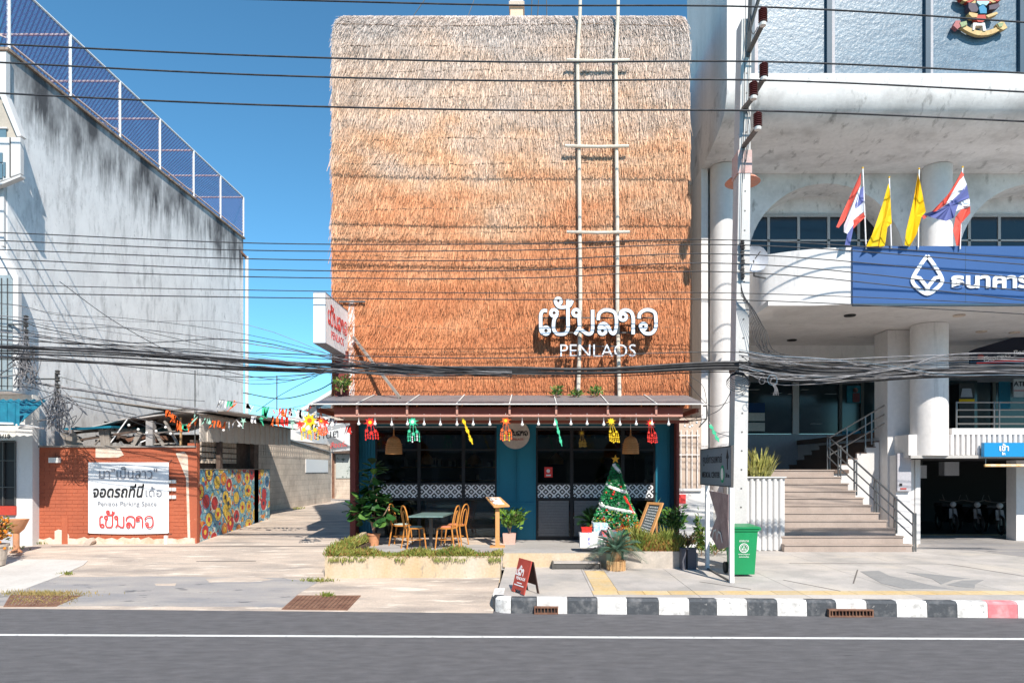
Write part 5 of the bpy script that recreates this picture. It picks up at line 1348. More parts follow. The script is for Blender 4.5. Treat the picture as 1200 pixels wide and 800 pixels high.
for px_, Y_, lab in ((500, 18.6, "dim woven lampshade hanging indoors, left of the two seen through the left window"), (556, 19.0, "dim woven lampshade hanging indoors, right of the two seen through the left window"), (652, 18.8, "dim woven lampshade hanging indoors behind the right window's door leaf")):
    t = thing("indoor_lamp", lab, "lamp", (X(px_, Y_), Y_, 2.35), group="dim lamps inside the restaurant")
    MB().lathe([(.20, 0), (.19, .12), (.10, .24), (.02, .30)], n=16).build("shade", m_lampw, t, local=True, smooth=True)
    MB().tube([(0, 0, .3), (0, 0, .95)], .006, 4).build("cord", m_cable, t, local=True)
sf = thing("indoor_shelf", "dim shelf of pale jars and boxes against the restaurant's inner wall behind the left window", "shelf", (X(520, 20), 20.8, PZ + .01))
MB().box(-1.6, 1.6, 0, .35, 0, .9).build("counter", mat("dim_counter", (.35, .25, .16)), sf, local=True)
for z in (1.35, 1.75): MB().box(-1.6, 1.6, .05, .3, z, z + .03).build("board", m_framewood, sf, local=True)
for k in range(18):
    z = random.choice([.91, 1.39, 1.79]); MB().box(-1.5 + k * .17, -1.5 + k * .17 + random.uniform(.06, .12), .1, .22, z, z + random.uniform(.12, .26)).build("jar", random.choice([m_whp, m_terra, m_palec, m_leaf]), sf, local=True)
# menu lectern
mn = thing("menu_stand", "pale wooden menu lectern with an open menu, at the right end of the long planter", "menu stand", (X(583, 15.0), 15.0, PZ))
MB().box(-.045, .045, -.04, .04, 0, .93).build("post", m_framewood, mn, local=True)
MB().box(-.16, .16, -.14, .14, 0, .03).build("foot", m_framewood, mn, local=True)
mb = MB(); top = [(-.27, .20, 1.09), (.05, .20, 1.09), (.27, -.14, .92), (-.07, -.14, .90)]
mb.slab([Vector(p) for p in top], .03); mb.build("desk", m_framewood, mn, local=True)
mb = MB(); mb.slab([Vector(p) + Vector((0, 0, .008)) for p in [(-.22, .17, 1.077), (.02, .17, 1.077), (.16, -.10, .940), (-.06, -.10, .930)]], .006); mb.build("menu_page", mat("menu_print", (.70, .62, .55), (.30, .12, .08), scale=9, thr=(.55, .6)), mn, local=True)

def pot(t, r0, r1, h, m, rim=True, square=False, c=(0, 0, 0)):
    if square:
        q = [(-r0, -r0, 0), (r0, -r0, 0), (r0, r0, 0), (-r0, r0, 0), (-r1, -r1, h), (r1, -r1, h), (r1, r1, h), (-r1, r1, h)]
        MB().add([Vector(p) + Vector(c) for p in q], [(0, 3, 2, 1), (0, 1, 5, 4), (1, 2, 6, 5), (2, 3, 7, 6), (3, 0, 4, 7), (4, 5, 6, 7)]).build("pot", m, t, local=True)
    else:
        pr_ = [(r0, 0), (r1, h * .88)] + ([(r1 * 1.1, h * .88), (r1 * 1.1, h)] if rim else [(r1, h)]) + [(r1 * .92, h), (r1 * .9, h * .9)]
        MB().lathe(pr_, c, 20).build("pot", m, t, local=True, smooth=True)
    MB().lathe([(r1 * .89, h * .86), (r1 * .3, h * .93)], c, 12).build("soil", m_soil, t, local=True)
# fiddle-leaf plant
fp = thing("fiddle_leaf_plant", "big dark glossy leafy plant in a terracotta pot beside the left blue panel", "potted plant", (X(438, 15.3), 15.3, PZ))
pot(fp, .105, .135, .27, m_terra)
st_ = MB(); lf_ = []
tips = []
for (dx, dy, h) in ((-.10, .05, 1.35), (.06, -.05, 1.15), (.16, .06, 1.0), (-.22, -.06, 1.0), (-.02, .02, 1.75), (.28, -.08, .9), (-.35, .05, .85)):
    pth = crom([(0, 0, .3), (dx * .3, dy, .62), (dx * .8, dy, h * .75), (dx * 1.3, dy, h)], 4)
    st_.tube(pth, .026, 6, .010); tips.append(pth)
st_.build("stem", m_bark, fp, local=True, smooth=True)
def bigleaf(mb, c, d, w, l):
    c = Vector(c); d = Vector(d).normalized(); s = d.cross(ZA); s = s.normalized() if s.length > .05 else XA
    nn = s.cross(d).normalized(); vs = [c]; prof = [(.18, .20), (.4, .36), (.65, .50), (.88, .38), (1.0, .0)]
    for t, q in prof: vs += [c + d * l * t + s * w * q + nn * (.05 * l * math.sin(t * 3)), c + d * l * t - s * w * q + nn * (.05 * l * math.sin(t * 3))]
    vs += [c + d * l * t - nn * .02 * l for t, _ in prof]
    b = 11; fs = [(0, 1, b), (0, b, 2)]
    for i in range(4): fs += [(1 + 2 * i, 3 + 2 * i, b + i + 1, b + i), (b + i, b + i + 1, 4 + 2 * i, 2 + 2 * i)]
    mb.add(vs, fs)
nleaf = 0
for k in range(190):
    pth = random.choice(tips); i = random.randint(int(len(pth) * .62), len(pth) - 1); c = pth[i]
    a = random.uniform(0, 2 * math.pi); d = Vector((math.cos(a), math.sin(a) * .7 - .1, random.uniform(-1.3, .9)))
    c = c + d.normalized() * random.uniform(0, .12)
    l = random.uniform(.18, .31)
    mb = MB(); bigleaf(mb, c, d, l * .85, l); mb.build("leaf", m_leafd if k % 6 else m_leaf, fp, local=True, recalc=False)
def bush(name, label, loc, potargs, n, h, rad, m, lw, ll, m2=None, cat="potted plant", stems=5, low=.0):
    t = thing(name, label, cat, loc); ph = 0
    if potargs: pot(t, *potargs[:4], square=potargs[4] if len(potargs) > 4 else False); ph = potargs[2]
    sm = MB()
    ends = []
    for k in range(stems):
        a = random.uniform(0, 6.28); e = Vector((math.cos(a) * rad * .6, math.sin(a) * rad * .6, ph + h * random.uniform(.5, .95)))
        sm.tube(crom([(0, 0, ph * .85), (e.x * .3, e.y * .3, ph + h * .3), tuple(e)], 3), .010, 4, .005); ends.append(e)
    sm.build("stem", m_bark, t, local=True)
    for mm_, cnt in ((m, int(n * .7)), (m2 or m, int(n * .3))):
        mb = MB()
        for _ in range(cnt):
            e = random.choice(ends); c = Vector((0, 0, ph)).lerp(e, random.uniform(.35, 1.0)) + Vector((random.gauss(0, rad * .25), random.gauss(0, rad * .25), random.gauss(0, h * .08)))
            d = Vector((c.x, c.y, random.uniform(-.1, .9) * max(rad, .1) + .05)) + Vector((random.gauss(0, .1), random.gauss(0, .1), 0))
            mb.leaf(c, d, lw * random.uniform(.7, 1.2), ll * random.uniform(.7, 1.2))
        mb.build("foliage", mm_, t, local=True, recalc=False)
    return t
bush("potted_bush", "bright green leafy plant in a square pink pot beside the menu lectern", (X(597, 15.7), 15.7, PZ), (.13, .15, .24, m_terrap, True), 260, .62, .34, m_leaf, .075, .14, mat("bright_leaf", (.14, .30, .03), (.22, .34, .05), scale=8, rough=.4), stems=9)
bush("potted_bush", "leafy green plant in a terracotta pot to the right of the chalkboard", (X(789, 14.9), 14.9, PZ + .02), (.15, .19, .24, m_terra), 260, .60, .26, m_leaf, .07, .13, m_leafd, stems=8)
bush("potted_bush", "dark spiky plant standing behind the chalkboard against the right blue panel", (X(770, 15.6), 15.6, PZ), (.14, .17, .24, m_darkwood), 220, .62, .26, m_leafd, .035, .26, stems=8)
bush("shrub", "narrow upright green weed shrub against the pale wall beside the pole sign", (X(822, 15.6), 15.6, .22), None, 420, .95, .13, m_leaf, .05, .10, m_leafy, "shrub", 6)
bush("shrub", "low spreading green weeds at the foot of the white wall near the bin", (X(838, 15.8), 15.8, .22), None, 300, .35, .45, m_leaf, .04, .09, m_leafy, "shrub", 8)
bush("shrub", "straggly brownish plant hanging out of the dark square pots", (X(806, 13.9), 13.9, .60), None, 330, .30, .24, mat("brown_green_leaf", (.16, .11, .05), (.10, .14, .04), scale=7), .03, .09, m_leafo, "shrub", 8)
for a, b, lab in ((797.5, 803, "left narrower dark grey square pot at the right end of the short planter"), (805, 815, "right wider dark grey square pot at the right end of the short planter")):
    t = thing("square_pot", lab, "pot", (X((a + b) / 2, 13.6), 13.6, .22)); w_ = (b - a) / 2 * 13.6 / 800
    mb = MB(); mb.prism([(-w_, -.08, 0), (w_, -.08, 0), (w_, .10, 0), (-w_, .10, 0)], (0, 0, .40)); mb.build("body", mat("dark_grey_fibre", (.10, .10, .12), rough=.8), t, local=True)
    MB().box(-w_ - .008, w_ + .008, -.09, .11, .401, .42).build("rim", MATS["dark_grey_fibre"], t, local=True)
# dark palm in the shade beside the gifts
def palm(name, label, loc, potargs, trunk, nf, L_, m, lean=(.2, 1.1), lw=.012, leafl=.12, basket=False, base=0.):
    t = thing(name, label, "potted plant", loc); ph = 0
    if basket:
        h, r = basket; ph = h
        MB().lathe([(r * .92, 0), (r, .02), (r, h), (r * .9, h), (r * .88, h - .03)], n=18).build("pot", mat("basket_wood", (.62, .40, .20), (.5, .3, .14), scale=8), t, local=True)
        for k in range(16):
            a = 2 * math.pi * k / 16; MB().tube([(r * 1.01 * math.cos(a), r * 1.01 * math.sin(a), .0), (r * 1.01 * math.cos(a), r * 1.01 * math.sin(a), h)], .017, 5).build("slat", MATS["basket_wood"], t, local=True)
    elif potargs: pot(t, *potargs); ph = potargs[2]
    if trunk:
        MB().lathe([(trunk[0] * .8, 0), (trunk[0], trunk[1] * .4), (trunk[0] * .9, trunk[1])], (0, 0, ph - .02), 12).build("trunk", mat("sago_trunk", (.36, .20, .09), (.18, .1, .05), scale=16, bump=.8), t, local=True)
        ph += trunk[1]
    for k in range(nf):
        a = 2 * math.pi * (k * .381966); el = lean[0] + (lean[1] - lean[0]) * (k / nf)
        L2 = L_ * random.uniform(.8, 1.1); dr = Vector((math.cos(a), math.sin(a), 0))
        pth = [Vector((0, 0, ph)) + dr * L2 * (s * math.cos(el) + 0) + ZA * L2 * (s * math.sin(el) - .55 * s * s * math.cos(el)) for s in [i / 9 for i in range(10)]]
        mb = MB(); mb.tube(pth, .006, 4, .003)
        for i in range(1, 10):
            for j in (0, .5):
                if i + j > 9: continue
                c = pth[i] if j == 0 else (pth[i] + pth[min(i + 1, 9)]) / 2
                tg = (pth[min(i + 1, 9)] - pth[i - 1]).normalized(); sd = tg.cross(ZA).normalized()
                ll = leafl * math.sin(math.pi * (.12 + .8 * (i + j) / 9.5))
                for s_ in (1, -1): mb.leaf(c, sd * s_ + tg * .7 + ZA * .35, lw, ll, up=ZA)
        mb.build("frond", m, t, local=True, recalc=False)
    return t
palm("sago_palm", "sago palm in a round wooden slatted pot on the pavement beside the metal step", (X(722, 13.45), 13.45, .22), None, (.10, .20), 30, .62, m_frond, (1.25, .05), .020, .17, basket=(.19, .17))
palm("potted_palm", "dim palm in a black pot behind the gift boxes in the awning's shade", (X(695, 15.7), 15.7, PZ), (.2, .24, .42, m_black), None, 16, .55, m_leafd, (1.35, .3), .03, .20)
mb = MB()
# christmas tree
xt = thing("christmas_tree", "handmade cone Christmas tree with a gold star, white garlands and coloured foil tufts", "christmas tree", (X(721, 15.1), 15.1, PZ))
s_ = 15.1 / 800
hT = Z(541, 15.1) - PZ; rB = 30 * s_
MB().lathe([(rB * .95, 0), (rB * 1.0, .34), (rB * .88, .38), (rB * .40, .38 + (hT - .38) * .5), (.02, hT)], n=22).build("cone", mat("tree_core", (.02, .10, .04)), xt, local=True)
mb = MB(); mt = mat("foil_green", (.02, .22, .09), (.05, .36, .12), scale=20, rough=.25, fine=.3, fscale=40)
def cone_r(z): return rB * .98 if z < .36 else .02 + (rB * .95 - .02) * ((hT - z) / (hT - .36)) ** 1.22 if z < hT else .02
def tufts(n, m_, name, z0, z1, size, push=.0):
    mb = MB()
    for _ in range(n):
        z = z0 + (z1 - z0) * (1 - math.sqrt(random.random())) ; a = random.uniform(0, 6.283); r = cone_r(z) + push
        c = Vector((r * math.cos(a), r * math.sin(a), z)); d = Vector((math.cos(a), math.sin(a), random.uniform(-.8, .5)))
        for j in range(3): mb.leaf(c, d + Vector((random.gauss(0, .6), random.gauss(0, .6), random.gauss(0, .6))), size * .55, size * random.uniform(.7, 1.2))
    tag(mb.build(name, m_, xt, local=True, recalc=False), kind="stuff")
tufts(1300, mt, "green_tufts", .50, hT, .075)
tufts(260, m_whp, "white_tufts", .45, hT * .85, .05, .01)
tufts(160, mat("foil_yellow", (.55, .60, .08), rough=.3), "yellow_tufts", .42, .95, .06, .01)
tufts(200, mat("foil_orange", (.75, .22, .03), rough=.3), "orange_tufts", .38, .70, .06, .01)
tufts(110, m_redp, "red_tufts", .38, .85, .05, .01)
gar = [(rB * 0 + (cone_r(z) + .02) * math.cos(a), (cone_r(z) + .02) * math.sin(a), z) for z, a in [(hT - .05 - (hT - .55) * (i / 90) ** .9, -2.3 + i * .205) for i in range(90)]]
MB().tube(gar, .042, 6).build("white_garland", m_whp, xt, local=True, smooth=True)
for k in range(4):
    zz = .06 + .085 * k; MB().add(*ring((0, 0, zz), rB * 1.0, .035, 22)).build("fabric_roll", [mat("roll_grey", (.25, .3, .33)), mt, mat("roll_pink", (.55, .22, .22)), mt][k], xt, local=True)
mb = MB()
for k in range(9):
    a = random.uniform(3.4, 6.0); z = random.uniform(.42, 1.5); r = cone_r(z) + .025; mb.ball((r * math.cos(a), r * math.sin(a), z), .028, 7, 4)
tag(mb.build("baubles", m_redp, xt, local=True, smooth=True), kind="stuff")
mb = MB(); mb.tube(crom([((cone_r(z) + .03) * math.cos(a), (cone_r(z) + .03) * math.sin(a), z) for z, a in ((1.12, -.95), (1.0, -.75), (.86, -.62), (.74, -.55))], 4), .035, 6); mb.build("red_ribbon", m_redp, xt, local=True)
mb = MB(); star(mb, (0, -.02, hT + .06), .095, 5, .42, .04, a0=math.pi / 2); mb.build("star", mat("gold_star", (.85, .42, .03), rough=.4), xt, local=True)
# gift boxes
def gift(name, label, a, b, c, d, Y, m, m2, yaw=0, dep=.30):
    w = (b - a) * Y / 800; z0 = Z(d, Y); h = (d - c) * Y / 800
    t = thing(name, label, "gift box", (X((a + b) / 2, Y), Y, z0), yaw)
    MB().box(-w / 2, w / 2, 0, dep, 0, h * .8).build("box", m, t, local=True)
    MB().box(-w / 2 - .008, w / 2 + .008, -.008, dep + .008, h * .8 + .001, h).build("lid", m, t, local=True)
    mb = MB(); mb.box(-.02, .02, -.013, -.009, 0, h); mb.box(-.02, .02, -.013, dep, h + .001, h + .005); mb.build("ribbon", m2, t, local=True)
    return t
spk = mat("white_print_paper", (.75, .73, .74), (.25, .25, .55), scale=16, thr=(.52, .58), rough=.5)
gift("gift_box", "square white gift box printed with small figures, under the red gift box", 680, 700, 624, 641.5, 13.98 + .0, m_whp, spk)
gift("gift_box", "small bright red gift box lying on the white gift box", 682, 693.5, 618, 624, 14.02, m_redp, m_redp, dep=.2)
gift("gift_box", "pale blue gift box with white pattern behind the white gift box", 696, 712, 613, 634, 14.45, mat("pale_blue_paper", (.36, .58, .70), (.7, .75, .8), scale=22, thr=(.5, .56)), m_whp)
gift("gift_box", "red and blue gift box half hidden by the sago palm's fronds", 706, 722, 622, 636, 14.1, mat("red_blue_paper", (.60, .10, .10), (.15, .3, .4), scale=14, thr=(.5, .55)), m_whp)
gift("gift_box", "pale patterned gift box between the white gift box and the sago palm", 699, 711, 629, 641.5, 14.0, mat("pale_pattern_paper", (.62, .58, .56), (.3, .35, .5), scale=18, thr=(.5, .6)), m_whp)
# chalkboard easel
cb = thing("chalkboard_easel", "leaning chalkboard menu in an orange pine frame beside the Christmas tree", "chalkboard", (X(762, 14.3), 14.3, .56))
TL, TR, BR, BL = P(759.5, 588.5, 15.1), P(778, 589.5, 14.6), P(761.5, 634.5, 14.2), P(745, 625, 14.75)
BL = P(745, 627, 14.75)
cn = (TR - TL).cross(BL - TL).normalized()
if cn.y > 0: cn = -cn
def bil(u, v): return TL.lerp(TR, u).lerp(BL.lerp(BR, u), v)
for (u0, v0, u1, v1) in ((0, 0, 1, .07), (0, .93, 1, 1), (0, .071, .14, .929), (.86, .071, 1, .929)):
    MB().prism([bil(u0, v0), bil(u1, v0), bil(u1, v1), bil(u0, v1)], cn * .03).build("frame", m_framewood, cb)
MB().prism([bil(.13, .06), bil(.87, .06), bil(.87, .94), bil(.13, .94)], cn * .012).build("board", m_board, cb)
mb = MB()
for k in range(11):
    v = .12 + k * .075; u = .20 + random.random() * .05
    while u < .78:
        l = random.uniform(.03, .09); o = cn * .0135
        ribbon(mb, [(0, 0), (l * .5, .015), (l, 0)], .012, .002, (bil(u, v) + o, (TR - TL), (BL - TL).normalized() * .6, cn)); 
        mb.prism([bil(u, v) + o, bil(min(u + l, .82), v) + o, bil(min(u + l, .82), v + .028) + o, bil(u, v + .028) + o], cn * .001)
        u += l + random.uniform(.02, .05)
mb.build("chalk_writing", m_chalk, cb)
MB().bar(bil(.9, .45) - cn * .02, Vector((BR.x + .22, BR.y + .35, .52)), .03, .02).build("back_strut", m_framewood, cb)

# folding red pavement sign
af = thing("folding_pavement_sign", "dark red folding pavement sign with white Thai lettering at the kerb corner", "sign", (-.15, 10.95, .22))
A_, B_, C_, D_ = Vector((-.339, 11.08, .232)), Vector((-.134, 10.70, .232)), Vector((-.0136, 10.90, .735)), Vector((-.218, 11.25, .745))
an = (B_ - A_).cross(D_ - A_).normalized()
if an.y > 0: an = -an
def ab(u, v): return A_.lerp(B_, u).lerp(D_.lerp(C_, u), v)
mb = MB(); mb.prism([ab(0, 0), ab(.22, 0), ab(.22, .09), ab(.72, .09), ab(.72, 0), ab(1, 0), ab(1, 1), ab(0, 1)], an * .02); mb.build("front_board", m_aboard, af)
o2 = Vector((.215, .17, 0))
def bb_(u, v): return (A_ + o2).lerp(B_ + o2, u).lerp(D_.lerp(C_, u) - an * .01, v)
mb = MB()
for q in ([bb_(0, 0), bb_(.12, 0), bb_(.12, 1), bb_(0, 1)], [bb_(.88, 0), bb_(1, 0), bb_(1, 1), bb_(.88, 1)], [bb_(.12, .25), bb_(.88, .25), bb_(.88, 1), bb_(.12, 1)]): mb.prism([p + Vector((0, 0, .0)) for p in q], -an * .02)
mb.build("back_board", m_aback, af)
AF = (ab(0, 0), (B_ - A_).normalized(), (D_ - A_).normalized(), an)
wd = (B_ - A_).length; hg = (D_ - A_).length
def aft(u, v): return (ab(u, v) + an * .021, *AF[1:])
mb = MB(); logo(mb, aft(.25, .66), .235, wt=42, depth=.003, part=range(0, 7)); logo(mb, (ab(.05, .49) + an * .021 - AF[1] * .17, *AF[1:]), .52, wt=34, depth=.003, part=range(7, 13))
mb.build("white_lettering", m_whp, af)
mb = MB(); text(mb, "PENLAOS", aft(.5, .42), width=.30, height=.05, depth=.003, bold=.02); text(mb, "Lao Cafe & Bar"[4:8], aft(.5, .31), width=.14, depth=.003) if False else None
mb.build("name_lettering", m_whp, af)
mb = MB()
for v, a, b in ((.27, .3, .68), (.20, .1, .85)): mb.prism([ab(a, v) + an * .021, ab(b, v) + an * .021, ab(b, v + .03) + an * .021, ab(a, v + .03) + an * .021], an * .003)
mb.build("lines_of_print", m_whp, af)

# far left: pots and flowers
bp_ = thing("bowl_planter", "orange terracotta bowl planter on a stand at the far left white wall", "planter", (X(19, 14.6), 14.6, .42))
MB().lathe([(.10, 0), (.12, .02), (.06, .08), (.06, .42), (.14, .50), (.21, .66), (.235, .72), (.215, .72), (.19, .66)], n=22).build("bowl", m_terra, bp_, local=True, smooth=True)
MB().lathe([(.185, .66), (.1, .69)], n=14).build("soil", m_soil, bp_, local=True)
bush("flower_pot", "orange flowering plant in a grey concrete pot at the far left edge", (X(-6, 13.6), 13.6, .30), (.17, .22, .42, m_block), 420, .66, .26, m_leafo, .05, .09, m_leafy, stems=9)
ff = MB()
for k in range(120): ff.ball((X(-4, 13.6) + random.gauss(0, .14), 13.5 + random.gauss(0, .12), .95 + random.gauss(0, .14)), .028, 6, 4)
tag(ff.build("orange_blossoms", m_orp if False else mat("orange_petal", (.85, .25, .02))), "cluster of orange blossoms on the far left pot plant", "flowers", kind="stuff")
# ============================================================ BANK BUILDING
bk = thing("bank_building", "large white bank building with curved canopy, arches and a blue name fascia", "building", (10, 18, .22))
LX = 4.256; YF = 15.0; YB = 17.3; ZS = 9.83; ZC0 = 10.64
# upper volume with the rounded underside (section swept along X)
prof = [(YF, 22.0), (YF, 10.9 + .001), (YF, ZC0)]
cv_ = crom([(0, 0, 10.60), (.03, 0, 10.44), (.10, 0, 10.28), (.22, 0, 10.14), (.44, 0, 10.03), (.82, 0, 9.93), (1.4, 0, 9.86), (2.3, 0, ZS)], 3)
for p_ in cv_: prof.append((YF + p_.x, p_.z))
prof += [(18.9, ZS), (18.9, 22.0)]
def sweep(prof, x0, x1, name, m, par, smooth=False):
    n = len(prof); mb = MB(); mb.add([(x0, y, z) for y, z in prof] + [(x1, y, z) for y, z in prof],
        [tuple(range(n)), tuple(range(2 * n - 1, n - 1, -1))] + [(i, i + n, (i + 1) % n + n, (i + 1) % n) for i in range(n)])
    return mb.build(name, m, par, smooth=smooth)
p_low = [(YF, 10.9), (YF, ZC0)] + [(YF + p_.x, p_.z) for p_ in cv_] + [(18.9, ZS - .0), (18.9, 10.9)]
sweep(p_low, LX, 30, "curved_canopy", m_bankd, bk, smooth=True)
MB().box(LX, LX + .22, YF, 18.9, 10.901, 22).build("side_wall", m_bank, bk)
MB().box(LX + .22, 30, YF + .30, 18.9, 10.901, 22).build("upper_wall", m_bank, bk)
# blue-grey cladding panels and mullions
pxs = [X(878, YF + .12), X(968, YF + .12), X(1083, YF + .12), X(1193, YF + .12), X(1305, YF + .12), X(1420, YF + .12)]
MB().box(LX + .221, pxs[0] - .02, YF + .02, YF + .29, 10.902, 22).build("front_strip", m_bank, bk)
for a, b in zip(pxs[:-1], pxs[1:]):
    for z0, z1 in ((10.91, 13.6), (13.62, 16.5), (16.52, 19.5)):
        MB().box(a + .1, b - .02, YF + .12, YF + .295, z0, z1).build("cladding_panel", m_bpanel, bk)
    MB().box(a - .015, a + .095, YF + .03, YF + .28, 10.91, 19.5).build("mullion", m_bmull, bk)
    MB().box(a + .10, a + .19, YF + .10, YF + .119, 10.91, 19.5).build("pale_jamb", mat("pale_jamb_metal", (.40, .42, .46), (.55, .48, .48), scale=2, stretch=(1, 1, .3)), bk)
MB().box(LX + .001, 30, YF - .002, YF - .0005, 10.80, 10.898).build("drip_band", m_white, bk)
# lower body left pier and side wall
MB().box(LX, LX + .17, YB, 30, -.0, ZS - .003).build("side_pier", m_bank, bk)
MB().box(LX - .06, LX - .002, 18.3, 18.95, 0, ZS).build("beige_side_wall", m_beige, bk)
# arched wall
YW = 17.62
def arch_wall():
    mb = MB(); x0, x1 = LX + .171, 30.0; zbase = 6.9; zt = ZS - .003
    cs = [X(968.5, YW) + 5.42 * k for k in range(4)]; r = 92 * YW / 800; zc = Z(307, YW)
    top = [(x0, zt)]; pts = []
    outline = [(x0, zbase)]
    for c in cs:
        outline.append((c - r, zbase))
        for k in range(0, 25): a = math.pi - math.pi * k / 24; outline.append((c + r * math.cos(a), zc + r * math.sin(a)))
        outline.append((c + r, zbase))
    outline += [(x1, zbase), (x1, zt), (x0, zt)]
    # build as vertical strips to keep faces simple
    xs = sorted(set([x0, x1] + [c + r * math.cos(math.pi * k / 24) for c in cs for k in range(25)] ))
    def bottom(x, side):
        for c in cs:
            if abs(x - c) < r - 1e-6 or (abs(abs(x - c) - r) < 1e-6 and ((x - c) * side < 0)):
                return zc + math.sqrt(max(r * r - (x - c) ** 2, 0))
        return zbase
    for a, b in zip(xs[:-1], xs[1:]):
        m_ = (a + b) / 2; ins = any(abs(m_ - c) < r for c in cs)
        if ins:
            c = min(cs, key=lambda c: abs(m_ - c)); za = zc + math.sqrt(max(r * r - (a - c) ** 2, 0)); zb = zc + math.sqrt(max(r * r - (b - c) ** 2, 0))
        else: za = zb = zbase
        mb.quad((a, YW, za), (b, YW, zb), (b, YW, zt), (a, YW, zt))
        mb.quad((a, YW, za), (a, YW + .9, za), (b, YW + .9, zb), (b, YW, zb))
        if ins is False:
            mb.quad((a, YW, za), (a, YW + .9, za), (a, YW + .9, zt), (a, YW, zt)); mb.quad((b, YW, za), (b, YW + .9, za), (b, YW + .9, zt), (b, YW, zt))
    mb.build("arched_wall", m_bankd, bk, recalc=False)
    for i, c in enumerate(cs):
        w = MB(); w.box(c - r, c + r, YW + .92, YW + 1.0, 6.9, zc + r)
        # tympanum over the window head
        zh = Z(253, YW + .9)
        MB().box(c - r, c + r, YW + .86, YW + .915, zh, zc + r).build("tympanum", m_bankd, bk)
        wf = MB(); wf.box(c - r, c + r, YW + .80, YW + .855, zh - .06, zh + .02); wf.box(c - r, c + r, YW + .80, YW + .855, Z(284, YW + .9), Z(282, YW + .9))
        for k in range(1, 5): xx = c - r + 2 * r * k / 5; wf.box(xx - .035, xx + .035, YW + .80, YW + .855, 6.9, zh - .061)
        fo = wf.build("window_frame", mat("grey_frame", (.38, .38, .38)), bk)
        for k in range(5): MB().box(c - r + 2 * r * k / 5 + .036, c - r + 2 * r * (k + 1) / 5 - .036, YW + .83, YW + .85, 6.9, zh - .062).build("pane", m_glass, fo)
arch_wall()
MB().box(LX + .2, 30, 18.6, 18.88, 6.9, ZS - .01).build("inner_wall", m_room, bk)
# round columns
CX = [X(848, 17.3), 10.22, 10.22 + 5.42, 10.22 + 10.84]
for i, cx in enumerate(CX):
    MB().lathe([(.345, .0 if i == 0 else 6.0), (.345, ZS - .004)], (cx, 17.28, 0), 28).build("column", m_bank, bk, smooth=True)
for cx in CX[1:]:
    MB().lathe([(.44, 2.56), (.44, 5.935)], (cx + .05, 17.72, 0), 32).build("column", m_bank, bk, smooth=True)
MB().box(LX + .172, 5.5, 17.95, 18.2, .2, 6.9).build("column_back_wall", m_bank, bk)
# square piers beside the garage opening
MB().box(9.47, 10.19, 18.25, 18.95, .2, 5.93).build("pier", m_bank, bk)
MB().box(10.195, 10.33, 18.22, 18.9, .2, 5.932).build("pier_strip", m_white, bk)
MB().box(X(1050, 17.9), X(1067, 17.9), 17.9, 18.24, .2, Z(533, 17.9)).build("low_pier", m_bank, bk)
dr = MB().box(X(1050.5, 17.85), X(1066.5, 17.85), 17.8, 17.88, Z(575, 17.85), Z(531, 17.85)).build("notice_box", mat("grey_notice", (.42, .41, .44)), bk)
MB().box(X(1054, 17.8), X(1057, 17.8), 17.785, 17.798, Z(569, 17.8), Z(566, 17.8)).build("small_logo", m_ink, bk)
MB().box(X(1055, 17.8), X(1062, 17.8), 17.785, 17.798, Z(573, 17.8), Z(571.5, 17.8)).build("line_of_print", m_redr, bk)
# projecting balcony: blue fascia with shallow curved white end
fx = X(998, 15.5); ZF0, ZF1 = 5.945, 7.24
arc = []
Rr = 3.1
for k in range(0, 11):
    a = k / 10 * math.asin(1.69 / Rr); arc.append((fx - Rr * math.sin(a), 15.5 + Rr * (1 - math.cos(a))))
xe, ye = arc[-1]
cor = [(xe - .12, ye + .10), (xe - .17, ye + .3), (xe - .18, ye + .8)]
plan = [(30, 15.5)] + arc + cor + [(xe - .18, 17.6), (30, 17.6)]
mb = MB(); mb.prism([(x, y, ZF0) for x, y in reversed(plan)], (0, 0, ZF1 - ZF0)); mb.build("balcony_front", m_bank, bk, smooth=True)
MB().box(fx, 30, 15.44, 15.497, ZF0 + .01, ZF1 + .01).build("blue_fascia", m_sign, bk)
MB().box(fx, 30, 15.42, 15.495, ZF0 - .045, ZF0 + .005).build("dark_edge", m_bmull, bk)
for k in range(6):
    xx = fx + 2.55 * (k + 1); MB().box(xx - .003, xx + .003, 15.437, 15.4395, ZF0 + .02, ZF1).build("fascia_joint", m_bmull, bk)
# fascia lettering and drop emblem
def fp_(a, b): return P(a, b, 15.435)
mb = MB(); text(mb, "ธนาคาร", (fp_(1114, 338), XA, ZA, -YA), width=93 * 15.435 / 800, height=15 * 15.435 / 800, depth=.03, bold=.035, center=False); mb.build("bank_lettering", m_signw, bk)
mb = MB(); text(mb, "กรุงเทพ", (fp_(1214, 340), XA, ZA, -YA), width=110 * 15.435 / 800, height=20 * 15.435 / 800, depth=.03, bold=.035, center=False); mb.build("bank_lettering", m_signw, bk)
mb = MB(); fo_ = (fp_(1086, 322), XA * (15.435 / 800), ZA * (15.435 / 800), -YA)
out = crom([(0, 22, 0), (-8, 11, 0), (-16, -2, 0), (-17, -9, 0), (-10, -17, 0), (0, -22.5, 0), (10, -17, 0), (17, -9, 0), (16, -2, 0), (8, 11, 0), (0, 22, 0)], 4)
ribbon(mb, [(p.x, p.y) for p in out], 4.2, .03, fo_, 0)
for sg in (1, -1): ribbon(mb, [(15 * sg, -3), (9 * sg, -4), (1 * sg, -14)], 4.0, .03, fo_, .002 * (2 + sg))
ribbon(mb, [(0, -13), (0, -21)], 5, .03, fo_, .007)
mb.build("drop_emblem", m_signw, bk)
